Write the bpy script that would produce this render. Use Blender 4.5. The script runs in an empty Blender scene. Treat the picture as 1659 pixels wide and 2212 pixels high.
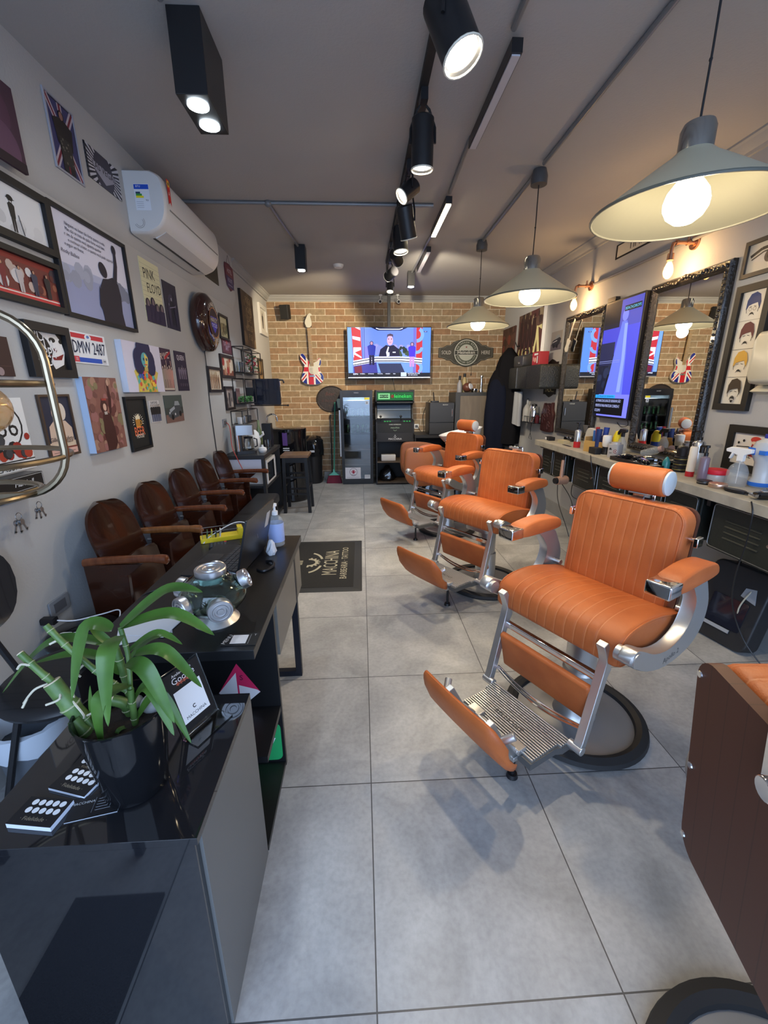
import bpy, bmesh, math, random
from math import pi, sin, cos, radians
from mathutils import Vector, Matrix, Euler
random.seed(7)
S = bpy.context.scene
COL = S.collection
# ------------------------------------------------------------------ camera
cam_d = bpy.data.cameras.new('camera'); cam = bpy.data.objects.new('camera', cam_d); COL.objects.link(cam)
cam_d.sensor_fit = 'HORIZONTAL'; cam_d.sensor_width = 36.0; cam_d.lens = 36.0*900.07/1659.0
cam_d.clip_start = 0.02; cam_d.clip_end = 100
_p, _y, _r = 0.28695, 0.05132, 0.00592
_f = Vector((sin(_y)*cos(_p), cos(_y)*cos(_p), -sin(_p))); _x = Vector((cos(_y), -sin(_y), 0)); _d = _f.cross(_x)
_x2 = cos(_r)*_x + sin(_r)*_d; _d2 = -sin(_r)*_x + cos(_r)*_d
_m = Matrix((( _x2.x, -_d2.x, -_f.x, -0.00806), (_x2.y, -_d2.y, -_f.y, -0.60985), (_x2.z, -_d2.z, -_f.z, 1.41441), (0, 0, 0, 1)))
cam.matrix_world = _m
S.camera = cam
# ------------------------------------------------------------------ view, world, daylight
S.view_settings.view_transform = 'Standard'; S.view_settings.look = 'None'
S.view_settings.exposure = 0.75; S.view_settings.gamma = 1.0; S.view_settings.use_curve_mapping = False
S.cycles.max_bounces = 8; S.cycles.diffuse_bounces = 4; S.cycles.glossy_bounces = 4; S.cycles.transmission_bounces = 6
S.cycles.caustics_reflective = False; S.cycles.caustics_refractive = False
S.cycles.sample_clamp_indirect = 6.0
W = bpy.data.worlds.new('daylight'); S.world = W; W.use_nodes = True
WB = W.node_tree.nodes['Background']; WB.inputs[0].default_value = (0.50, 0.68, 1.0, 1); WB.inputs[1].default_value = 3.6
def area_light(name, loc, rot, sx, sy, energy, color, portal=False):
    l = bpy.data.lights.new(name, 'AREA'); l.shape = 'RECTANGLE'; l.size = sx; l.size_y = sy; l.energy = energy; l.color = color
    o = bpy.data.objects.new(name, l); COL.objects.link(o); o.location = loc; o.rotation_euler = rot
    if portal: l.cycles.is_portal = True
    return o
area_light('shopfront_daylight_portal', (0.42, -1.62, 1.3), (radians(90), 0, 0), 3.5, 2.5, 1, (1, 1, 1), True)
# ------------------------------------------------------------------ materials
_M = {}
def M(name, col=(.5, .5, .5), rough=.5, metal=0., emit=0., noise=None, bump=0., bscale=60., spec=.5, trans=0., alpha=1., ior=1.45, coat=0., col2=None, nscale=8., aniso=0.):
    if name in _M: return _M[name]
    m = bpy.data.materials.new(name); m.use_nodes = True; nt = m.node_tree; b = nt.nodes['Principled BSDF']
    b.inputs['Base Color'].default_value = (*col, 1); b.inputs['Roughness'].default_value = rough; b.inputs['Metallic'].default_value = metal
    b.inputs['Specular IOR Level'].default_value = spec; b.inputs['Transmission Weight'].default_value = trans
    b.inputs['IOR'].default_value = ior; b.inputs['Coat Weight'].default_value = coat; b.inputs['Alpha'].default_value = alpha
    if emit:
        ec, es = (col, emit) if not isinstance(emit, tuple) else (emit[:3], emit[3])
        b.inputs['Emission Color'].default_value = (*ec, 1); b.inputs['Emission Strength'].default_value = es
    tc = None
    if col2 or bump:
        tc = nt.nodes.new('ShaderNodeTexCoord')
    if col2:
        n = nt.nodes.new('ShaderNodeTexNoise'); n.inputs['Scale'].default_value = nscale; n.inputs['Detail'].default_value = 6
        nt.links.new(tc.outputs['Object'], n.inputs['Vector'])
        r = nt.nodes.new('ShaderNodeValToRGB'); r.color_ramp.elements[0].position = .35; r.color_ramp.elements[1].position = .65
        r.color_ramp.elements[0].color = (*col, 1); r.color_ramp.elements[1].color = (*col2, 1)
        nt.links.new(n.outputs['Fac'], r.inputs['Fac']); nt.links.new(r.outputs['Color'], b.inputs['Base Color'])
    if bump:
        n2 = nt.nodes.new('ShaderNodeTexNoise'); n2.inputs['Scale'].default_value = bscale; n2.inputs['Detail'].default_value = 4
        nt.links.new(tc.outputs['Object'], n2.inputs['Vector'])
        bp = nt.nodes.new('ShaderNodeBump'); bp.inputs['Strength'].default_value = bump; bp.inputs['Distance'].default_value = .01
        nt.links.new(n2.outputs['Fac'], bp.inputs['Height']); nt.links.new(bp.outputs['Normal'], b.inputs['Normal'])
    _M[name] = m
    return m
def C(r, g, b, rough=.55):   # a flat print colour given as sRGB 0-255
    n = 'print_%d_%d_%d' % (r, g, b)
    f = lambda c: ((c/255.+.055)/1.055)**2.4 if c > 10 else c/255./12.92
    return M(n, (f(r), f(g), f(b)), rough)
def L(r, g, b, e=.85):       # a lit screen colour
    f = lambda c: ((c/255.+.055)/1.055)**2.4 if c > 10 else c/255./12.92
    return M('screen_%d_%d_%d_%d' % (r, g, b, int(e*10)), (f(r)*.1, f(g)*.1, f(b)*.1), .5, spec=.2, emit=(f(r), f(g), f(b), e))
def nodes(m): return m.node_tree, m.node_tree.nodes, m.node_tree.links
def mth(nt, op, a, b=None, c=None):
    n = nt.nodes.new('ShaderNodeMath'); n.operation = op
    for i, v in enumerate((a, b, c)):
        if v is None: continue
        if isinstance(v, (int, float)): n.inputs[i].default_value = v
        else: nt.links.new(v, n.inputs[i])
    return n.outputs[0]
def floor_material():
    m = M('grey_porcelain_tile', (.35, .35, .35), .38); nt, N, K = nodes(m); b = N['Principled BSDF']
    tc = N.new('ShaderNodeTexCoord'); sp = N.new('ShaderNodeSeparateXYZ'); K.new(tc.outputs['Object'], sp.inputs[0])
    def line(o):
        f = mth(nt, 'FRACT', mth(nt, 'ADD', mth(nt, 'DIVIDE', o, .6), 20.0)); d = mth(nt, 'ABSOLUTE', mth(nt, 'SUBTRACT', f, .5))
        return mth(nt, 'GREATER_THAN', d, .5-.0032)
    g = mth(nt, 'MAXIMUM', line(sp.outputs[0]), line(sp.outputs[1]))
    fx = mth(nt, 'FLOOR', mth(nt, 'DIVIDE', sp.outputs[0], .6)); fy = mth(nt, 'FLOOR', mth(nt, 'DIVIDE', sp.outputs[1], .6))
    cb = N.new('ShaderNodeCombineXYZ'); K.new(fx, cb.inputs[0]); K.new(fy, cb.inputs[1])
    wn = N.new('ShaderNodeTexWhiteNoise'); wn.noise_dimensions = '3D'; K.new(cb.outputs[0], wn.inputs['Vector'])
    vm = N.new('ShaderNodeVectorMath'); vm.operation = 'MULTIPLY_ADD'; K.new(wn.outputs['Color'], vm.inputs[0]); vm.inputs[1].default_value = (9, 9, 9); K.new(tc.outputs['Object'], vm.inputs[2])
    n1 = N.new('ShaderNodeTexNoise'); n1.inputs['Scale'].default_value = 3.2; n1.inputs['Detail'].default_value = 9; n1.inputs['Roughness'].default_value = .62; n1.inputs['Distortion'].default_value = .6
    K.new(vm.outputs[0], n1.inputs['Vector'])
    r = N.new('ShaderNodeValToRGB'); e = r.color_ramp.elements; e[0].position = .3; e[0].color = (.255, .253, .25, 1); e[1].position = .70; e[1].color = (.475, .468, .455, 1)
    K.new(n1.outputs['Fac'], r.inputs['Fac'])
    n3 = N.new('ShaderNodeTexNoise'); n3.inputs['Scale'].default_value = 60; n3.inputs['Detail'].default_value = 5; K.new(tc.outputs['Object'], n3.inputs['Vector'])
    r3 = N.new('ShaderNodeValToRGB'); r3.color_ramp.elements[0].position = .3; r3.color_ramp.elements[0].color = (.86, .86, .86, 1); r3.color_ramp.elements[1].position = .6
    K.new(n3.outputs['Fac'], r3.inputs['Fac'])
    mu = N.new('ShaderNodeMixRGB'); mu.blend_type = 'MULTIPLY'; mu.inputs[0].default_value = 1; K.new(r.outputs[0], mu.inputs[1]); K.new(r3.outputs[0], mu.inputs[2])
    mx = N.new('ShaderNodeMixRGB'); K.new(g, mx.inputs[0]); K.new(mu.outputs[0], mx.inputs[1]); mx.inputs[2].default_value = (.06, .06, .062, 1)
    K.new(mx.outputs[0], b.inputs['Base Color'])
    bp = N.new('ShaderNodeBump'); bp.inputs['Strength'].default_value = .25; bp.inputs['Distance'].default_value = .002; K.new(mth(nt, 'SUBTRACT', 1.0, g), bp.inputs['Height']); K.new(bp.outputs[0], b.inputs['Normal'])
    return m
def brick_material():
    m = M('tan_brick_veneer', (.4, .3, .2), .8); nt, N, K = nodes(m); b = N['Principled BSDF']
    tc = N.new('ShaderNodeTexCoord'); sp = N.new('ShaderNodeSeparateXYZ'); K.new(tc.outputs['Object'], sp.inputs[0])
    cb = N.new('ShaderNodeCombineXYZ'); K.new(mth(nt, 'ADD', sp.outputs[0], 3.02), cb.inputs[0]); K.new(mth(nt, 'ADD', sp.outputs[2], .055), cb.inputs[1])
    br = N.new('ShaderNodeTexBrick'); K.new(cb.outputs[0], br.inputs['Vector']); br.inputs['Scale'].default_value = 1.0
    br.inputs['Brick Width'].default_value = .294; br.inputs['Row Height'].default_value = .0905; br.inputs['Mortar Size'].default_value = .0045; br.inputs['Mortar Smooth'].default_value = .15
    br.inputs['Color1'].default_value = (.36, .185, .095, 1); br.inputs['Color2'].default_value = (.36, .27, .165, 1); br.inputs['Mortar'].default_value = (.74, .66, .52, 1); br.inputs['Bias'].default_value = .25
    n = N.new('ShaderNodeTexNoise'); n.inputs['Scale'].default_value = 22; n.inputs['Detail'].default_value = 6; K.new(tc.outputs['Object'], n.inputs['Vector'])
    r = N.new('ShaderNodeValToRGB'); r.color_ramp.elements[0].position = .25; r.color_ramp.elements[0].color = (.66, .66, .66, 1); r.color_ramp.elements[1].position = .7; K.new(n.outputs['Fac'], r.inputs['Fac'])
    mu = N.new('ShaderNodeMixRGB'); mu.blend_type = 'MULTIPLY'; mu.inputs[0].default_value = 1; K.new(br.outputs['Color'], mu.inputs[1]); K.new(r.outputs[0], mu.inputs[2])
    K.new(mu.outputs[0], b.inputs['Base Color'])
    bp = N.new('ShaderNodeBump'); bp.inputs['Strength'].default_value = .7; bp.inputs['Distance'].default_value = .006; K.new(mth(nt, 'SUBTRACT', 1.0, br.outputs['Fac']), bp.inputs['Height']); K.new(bp.outputs[0], b.inputs['Normal'])
    return m
def leather_material():
    # orange leather; stitched channels every 45 mm across the chair's own X
    m = M('tan_orange_leather', (.5, .14, .04), .45, spec=.35); nt, N, K = nodes(m); b = N['Principled BSDF']
    tc = N.new('ShaderNodeTexCoord')
    n = N.new('ShaderNodeTexNoise'); n.inputs['Scale'].default_value = 7; n.inputs['Detail'].default_value = 5; K.new(tc.outputs['Object'], n.inputs['Vector'])
    r = N.new('ShaderNodeValToRGB'); r.color_ramp.elements[0].position = .3; r.color_ramp.elements[0].color = (.40, .102, .028, 1); r.color_ramp.elements[1].position = .7; r.color_ramp.elements[1].color = (.52, .145, .040, 1)
    K.new(n.outputs['Fac'], r.inputs['Fac']); K.new(r.outputs[0], b.inputs['Base Color'])
    n2 = N.new('ShaderNodeTexNoise'); n2.inputs['Scale'].default_value = 320; n2.inputs['Detail'].default_value = 3; K.new(tc.outputs['Object'], n2.inputs['Vector'])
    bp = N.new('ShaderNodeBump'); bp.inputs['Strength'].default_value = .22; bp.inputs['Distance'].default_value = .003; K.new(n2.outputs['Fac'], bp.inputs['Height']); K.new(bp.outputs[0], b.inputs['Normal'])
    return m
def channel_leather():
    m = M('channelled_orange_leather', (.5, .14, .04), .45, spec=.35); nt, N, K = nodes(m); b = N['Principled BSDF']
    tc = N.new('ShaderNodeTexCoord'); sp = N.new('ShaderNodeSeparateXYZ'); K.new(tc.outputs['Object'], sp.inputs[0])
    n = N.new('ShaderNodeTexNoise'); n.inputs['Scale'].default_value = 7; n.inputs['Detail'].default_value = 5; K.new(tc.outputs['Object'], n.inputs['Vector'])
    r = N.new('ShaderNodeValToRGB'); r.color_ramp.elements[0].position = .3; r.color_ramp.elements[0].color = (.40, .102, .028, 1); r.color_ramp.elements[1].position = .7; r.color_ramp.elements[1].color = (.52, .145, .040, 1)
    K.new(n.outputs['Fac'], r.inputs['Fac'])
    f = mth(nt, 'ABSOLUTE', mth(nt, 'SUBTRACT', mth(nt, 'FRACT', mth(nt, 'ADD', mth(nt, 'DIVIDE', sp.outputs[0], .041), 20.5)), .5))
    inside = mth(nt, 'LESS_THAN', mth(nt, 'ABSOLUTE', sp.outputs[0]), .186)
    seam = mth(nt, 'MULTIPLY', mth(nt, 'LESS_THAN', mth(nt, 'SUBTRACT', .5, f), .035), inside)
    gr = N.new('ShaderNodeMapRange'); K.new(mth(nt, 'SUBTRACT', .5, f), gr.inputs[0]); gr.inputs[1].default_value = 0; gr.inputs[2].default_value = .22; gr.inputs[3].default_value = 0; gr.inputs[4].default_value = 1
    gr.interpolation_type = 'SMOOTHSTEP'
    hgt = mth(nt, 'ADD', mth(nt, 'MULTIPLY', gr.outputs[0], inside), mth(nt, 'SUBTRACT', 1.0, inside))
    mx = N.new('ShaderNodeMixRGB'); K.new(seam, mx.inputs[0]); K.new(r.outputs[0], mx.inputs[1]); mx.inputs[2].default_value = (.54, .185, .066, 1); K.new(mx.outputs[0], b.inputs['Base Color'])
    bp = N.new('ShaderNodeBump'); bp.inputs['Strength'].default_value = .4; bp.inputs['Distance'].default_value = .003; K.new(hgt, bp.inputs['Height'])
    n2 = N.new('ShaderNodeTexNoise'); n2.inputs['Scale'].default_value = 320; K.new(tc.outputs['Object'], n2.inputs['Vector'])
    b2 = N.new('ShaderNodeBump'); b2.inputs['Strength'].default_value = .2; b2.inputs['Distance'].default_value = .003; K.new(n2.outputs['Fac'], b2.inputs['Height']); K.new(bp.outputs[0], b2.inputs['Normal']); K.new(b2.outputs[0], b.inputs['Normal'])
    return m
def striped(name, c1, c2, period, axis=2, rough=.5, duty=.5, bump=.6, metal=0.):
    m = M(name, c1, rough, metal); nt, N, K = nodes(m); b = N['Principled BSDF']
    tc = N.new('ShaderNodeTexCoord'); sp = N.new('ShaderNodeSeparateXYZ'); K.new(tc.outputs['Object'], sp.inputs[0])
    f = mth(nt, 'FRACT', mth(nt, 'ADD', mth(nt, 'DIVIDE', sp.outputs[axis], period), 50.))
    s = mth(nt, 'LESS_THAN', f, duty)
    mx = N.new('ShaderNodeMixRGB'); K.new(s, mx.inputs[0]); mx.inputs[1].default_value = (*c1, 1); mx.inputs[2].default_value = (*c2, 1); K.new(mx.outputs[0], b.inputs['Base Color'])
    return m
def wood(name, c1, c2, rough=.35, scale=(2, 2, 14), coat=0.):
    m = M(name, c1, rough, coat=coat); nt, N, K = nodes(m); b = N['Principled BSDF']
    tc = N.new('ShaderNodeTexCoord'); mp = N.new('ShaderNodeMapping'); mp.inputs['Scale'].default_value = scale; K.new(tc.outputs['Object'], mp.inputs[0])
    n = N.new('ShaderNodeTexNoise'); n.inputs['Scale'].default_value = 2.5; n.inputs['Detail'].default_value = 8; n.inputs['Distortion'].default_value = 1.2; K.new(mp.outputs[0], n.inputs['Vector'])
    r = N.new('ShaderNodeValToRGB'); r.color_ramp.elements[0].position = .3; r.color_ramp.elements[0].color = (*c1, 1); r.color_ramp.elements[1].position = .7; r.color_ramp.elements[1].color = (*c2, 1)
    K.new(n.outputs['Fac'], r.inputs['Fac']); K.new(r.outputs[0], b.inputs['Base Color'])
    return m
def plaster(name, c1, c2):
    return M(name, c1, .82, col2=c2, nscale=1.3, bump=.12, bscale=90)
BLK = M('satin_black', (.012, .012, .014), .38)
BLKM = M('matte_black', (.014, .014, .016), .65)
BLKG = M('gloss_black', (.006, .006, .008), .06, coat=.5)
CHR = M('chrome', (.82, .83, .85), .09, 1.)
ALU = M('satin_aluminium', (.60, .60, .59), .36, .85)
STL = M('grey_steel', (.33, .34, .35), .35, .9)
WHT = M('white_plastic', (.80, .80, .79), .4)
RUB = M('black_rubber', (.015, .015, .016), .6)
LEA = leather_material(); LEC = channel_leather()
LEB = striped('brown_leather_back', (.085, .027, .014), (.060, .019, .010), .045, 0, .5, .06)
WDD = wood('dark_red_plywood', (.020, .006, .003), (.038, .010, .0045), .2, (2, 2, 6), .25)
WDA = wood('orange_armrest_wood', (.16, .055, .016), (.26, .10, .03), .25, (3, 12, 3), .3)
WDB = wood('brown_stool_wood', (.17, .09, .045), (.24, .14, .08), .4, (3, 9, 3))
GLS = M('clear_glass', (.93, .97, .96), .02, trans=1., ior=1.45)
GLG = M('green_tinted_glass', (.70, .85, .80), .02, trans=1., ior=1.45)
ACR = M('clear_acrylic', (.95, .97, .97), .03, trans=1., ior=1.3)
# ------------------------------------------------------------------ mesh building
_txt = {}
def text_mesh(s, size=1.0, extrude=0.0):
    k = (s, extrude)
    if k not in _txt:
        cu = bpy.data.curves.new('lettering_source', 'FONT'); cu.body = s; cu.size = 1.0; cu.align_x = 'CENTER'; cu.align_y = 'CENTER'; cu.resolution_u = 2; cu.extrude = extrude
        o = bpy.data.objects.new('lettering_source', cu); me = bpy.data.meshes.new_from_object(o)
        _txt[k] = ([tuple(v.co) for v in me.vertices], [tuple(p.vertices) for p in me.polygons])
        bpy.data.objects.remove(o); bpy.data.curves.remove(cu); bpy.data.meshes.remove(me)
    return _txt[k]
def rrect(w, h, r, n=5):
    r = min(r, w/2-1e-5, h/2-1e-5); o = []
    for cx, cy, a0 in ((w/2-r, h/2-r, 0), (-w/2+r, h/2-r, 90), (-w/2+r, -h/2+r, 180), (w/2-r, -h/2+r, 270)):
        for k in range(n+1):
            a = radians(a0+90*k/n); o.append((cx+r*cos(a), cy+r*sin(a)))
    return o
def circ2(r, n=24, ry=None, cx=0, cy=0):
    ry = r if ry is None else ry
    return [(cx+r*cos(2*pi*k/n), cy+ry*sin(2*pi*k/n)) for k in range(n)]
class MB:
    def __init__(s, mat=None):
        s.v, s.f, s.mi, s.mats, s.T = [], [], [], [], Matrix.Identity(4); s.use(mat or BLK)
    def use(s, mat):
        if mat not in s.mats: s.mats.append(mat)
        s.c = s.mats.index(mat); return s
    def xf(s, T=None): s.T = T or Matrix.Identity(4); return s
    def add(s, vs, fs):
        b = len(s.v); s.v += [tuple(s.T @ Vector(v)) for v in vs]
        for f in fs: s.f.append(tuple(b+i for i in f)); s.mi.append(s.c)
        return s
    def box(s, x0, x1, y0, y1, z0, z1):
        if x0 > x1: x0, x1 = x1, x0
        if y0 > y1: y0, y1 = y1, y0
        if z0 > z1: z0, z1 = z1, z0
        return s.add([(x0, y0, z0), (x1, y0, z0), (x1, y1, z0), (x0, y1, z0), (x0, y0, z1), (x1, y0, z1), (x1, y1, z1), (x0, y1, z1)],
                     [(0, 3, 2, 1), (4, 5, 6, 7), (0, 1, 5, 4), (1, 2, 6, 5), (2, 3, 7, 6), (3, 0, 4, 7)])
    def loft(s, rings, closed=True, cap=(True, True), loop=False):
        n = len(rings[0]); vs = [p for r in rings for p in r]; fs = []; R = len(rings)
        for k in range(R if loop else R-1):
            a, b = k*n, ((k+1) % R)*n
            for i in range(n if closed else n-1):
                j = (i+1) % n; fs.append((a+i, a+j, b+j, b+i))
        if closed and not loop:
            if cap[0]: fs.append(tuple(range(n))[::-1])
            if cap[1]: fs.append(tuple((R-1)*n+i for i in range(n)))
        return s.add(vs, fs)
    def prism(s, poly, axis, a0, a1):   # 2-D outline extruded along an axis ('x': outline (y,z); 'y': (x,z); 'z': (x,y))
        f = {'x': lambda p, a: (a, p[0], p[1]), 'y': lambda p, a: (p[0], a, p[1]), 'z': lambda p, a: (p[0], p[1], a)}[axis]
        return s.loft([[f(p, a0) for p in poly], [f(p, a1) for p in poly]])
    def rbox(s, x0, x1, y0, y1, z0, z1, r=.01, axis='z', e=0.):   # box with rounded outline along axis, e rounds the two ends
        c = ((x0+x1)/2, (y0+y1)/2, (z0+z1)/2); d = (abs(x1-x0), abs(y1-y0), abs(z1-z0))
        ia = 'xyz'.index(axis); u, w = [i for i in range(3) if i != ia]
        lo, hi = c[ia]-d[ia]/2, c[ia]+d[ia]/2
        st = [(lo, 0.)]+([] if e <= 0 else []) + [(hi, 0.)]
        if e > 0:
            st = [(lo+e*(1-sin(radians(t))), e*(1-cos(radians(t)))) for t in (90, 60, 30, 0)] + [(hi-e*(1-sin(radians(t))), e*(1-cos(radians(t)))) for t in (0, 30, 60, 90)]
            st = [(lo+e*(1-cos(radians(90-t))), e*(1-sin(radians(90-t)))) for t in (90, 60, 30, 0)] + [(hi-e*(1-cos(radians(90-t))), e*(1-sin(radians(90-t)))) for t in (0, 30, 60, 90)]
            st = sorted(set([(lo, e), (lo+e*.13, e*.5), (lo+e*.5, e*.13), (lo+e, 0), (hi-e, 0), (hi-e*.5, e*.13), (hi-e*.13, e*.5), (hi, e)]))
        rings = []
        for a, ins in st:
            rr = rrect(d[u]-2*ins, d[w]-2*ins, max(r-ins, .0005)); ring = []
            for p in rr:
                q = [0, 0, 0]; q[ia] = a; q[u] = c[u]+p[0]; q[w] = c[w]+p[1]; ring.append(tuple(q))
            rings.append(ring)
        return s.loft(rings)
    def cyl(s, p0, p1, r0, r1=None, n=16, cap=(True, True)):
        return s.tube([p0, p1], [r0, r0 if r1 is None else r1], n, cap=cap)
    def tube(s, pts, r, n=8, closed=False, cap=(True, True)):
        P = [Vector(p) for p in pts]; R = r if isinstance(r, (list, tuple)) else [r]*len(P)
        N = len(P); T = []
        for i in range(N):
            if closed: t = P[(i+1) % N]-P[i-1]
            else: t = P[min(i+1, N-1)]-P[max(i-1, 0)]
            T.append(t.normalized() if t.length > 1e-9 else Vector((0, 0, 1)))
        up = Vector((0, 0, 1)) if abs(T[0].z) < .9 else Vector((1, 0, 0))
        a = T[0].cross(up).normalized(); rings = []
        for i in range(N):
            a = (a - T[i]*a.dot(T[i])); a = a.normalized() if a.length > 1e-6 else T[i].orthogonal().normalized()
            b = T[i].cross(a)
            rings.append([tuple(P[i]+(a*cos(2*pi*k/n)+b*sin(2*pi*k/n))*R[i]) for k in range(n)])
        return s.loft(rings, cap=cap, loop=closed)
    def lathe(s, prof, o=(0, 0, 0), n=24, cap=(True, True), axis=None):   # prof: (r, z) pairs
        rings = [[(o[0]+max(r, 1e-5)*cos(2*pi*k/n), o[1]+max(r, 1e-5)*sin(2*pi*k/n), o[2]+z) for k in range(n)] for r, z in prof]
        return s.loft(rings, cap=cap)
    def ball(s, c, r, n=16, m=10, sz=1.):
        return s.lathe([(r*sin(pi*k/m), -r*cos(pi*k/m)*sz) for k in range(m+1)], c, n)
    def profx(s, prof, stations):   # profile (y,z) swept along x; stations (x, scale) about the profile's centre
        cy = sum(p[0] for p in prof)/len(prof); cz = sum(p[1] for p in prof)/len(prof)
        h = max(abs(p[1]-cz) for p in prof); w = max(abs(p[0]-cy) for p in prof)
        rings = []
        for x, ins in stations:
            rings.append([(x, cy+(p[0]-cy)*(1-ins/w), cz+(p[1]-cz)*(1-ins/h)) for p in prof])
        return s.loft(rings)
    def cushion(s, w, h, t, rc, re, crown, T):
        # rounded-rectangle cushion; outline in local XY, thickness along +Z from 0 to t, crowned face at the +Z side
        old = s.T; s.T = old @ T; rings = []
        def ring(ins, z):
            return [(p[0], p[1], z) for p in rrect(w-2*ins, h-2*ins, max(rc-ins, .002), 7)]
        rings += [ring(re*.6, 0), ring(re*.15, re*.25), ring(0, re*.7)]
        for k in range(0, 6):
            a = radians(90*k/5); rings.append(ring(re*(1-cos(a)), t-re+re*sin(a)))
        mn = min(w, h)/2
        for k in range(1, 7):
            ins = re+(mn-re)*.97*k/6; rings.append(ring(ins, t+crown*(1-(1-k/6)**2)))
        s.loft(rings); s.T = old
        return s
    def text(s, txt, T, size, mat=None, extrude=0.):
        if mat: s.use(mat)
        v, f = text_mesh(txt, 1., extrude)
        old = s.T; s.T = old @ T @ Matrix.Diagonal((size, size, 1 if extrude else 1, 1)); s.add(v, f); s.T = old
        return s
    def build(s, name, parent=None, smooth=35, bevel=0., label=None, loc=None, rot=None):
        me = bpy.data.meshes.new(name); me.from_pydata(s.v, [], s.f); me.update()
        for m in s.mats: me.materials.append(m)
        me.polygons.foreach_set('material_index', s.mi)
        bm = bmesh.new(); bm.from_mesh(me); bmesh.ops.recalc_face_normals(bm, faces=bm.faces) if not getattr(s, 'keepn', False) else None
        bm.to_mesh(me); bm.free()
        if smooth:
            me.polygons.foreach_set('use_smooth', [True]*len(me.polygons)); me.set_sharp_from_angle(angle=radians(smooth))
        o = bpy.data.objects.new(name, me); COL.objects.link(o)
        if parent: o.parent = parent
        if loc: o.location = loc
        if rot: o.rotation_euler = rot
        if bevel:
            b = o.modifiers.new('bevel', 'BEVEL'); b.width = bevel; b.segments = 2; b.limit_method = 'ANGLE'; b.angle_limit = radians(40)
        if label: o['label'] = label
        return o
def tag(o, label=None, cat=None, group=None, kind=None):
    if label: o['label'] = label
    if cat: o['category'] = cat
    if group: o['group'] = group
    if kind: o['kind'] = kind
    return o
def thing(name, label, cat, loc=(0, 0, 0), rz=0., group=None, rot=None):
    o = bpy.data.objects.new(name, None); COL.objects.link(o); o.location = loc; o.rotation_euler = rot or (0, 0, rz); o.empty_display_size = .1
    return tag(o, label, cat, group)
def copy_tree(o, parent=None, skip=()):
    c = o.copy(); COL.objects.link(c); c.parent = parent
    for ch in list(o.children):
        if ch.name.split('.')[0] in skip: continue
        copy_tree(ch, c, skip)
    return c
def dup(o, loc, rz, label, skip=()):
    c = copy_tree(o, None, skip); c.location = loc; c.rotation_euler = (0, 0, rz); c['label'] = label
    return c
def struct(name, mb, **k):
    o = mb.build(name, **k); o['kind'] = 'structure'; return o
def RotX(d): return Matrix.Rotation(radians(d), 4, 'X')
def RotY(d): return Matrix.Rotation(radians(d), 4, 'Y')
def RotZ(d): return Matrix.Rotation(radians(d), 4, 'Z')
def Tr(x, y, z): return Matrix.Translation((x, y, z))
def smoothpath(pts, k=6, closed=False):
    P = [Vector(p) for p in pts]; n = len(P); out = []
    rng = range(n if closed else n-1)
    for i in rng:
        p0 = P[(i-1) % n] if (closed or i > 0) else P[0]; p1 = P[i]; p2 = P[(i+1) % n]; p3 = P[(i+2) % n] if (closed or i+2 < n) else P[-1]
        for j in range(k):
            t = j/k
            out.append(tuple(.5*((2*p1)+(-p0+p2)*t+(2*p0-5*p1+4*p2-p3)*t*t+(-p0+3*p1-3*p2+p3)*t**3)))
    if not closed: out.append(tuple(P[-1]))
    return out
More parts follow.
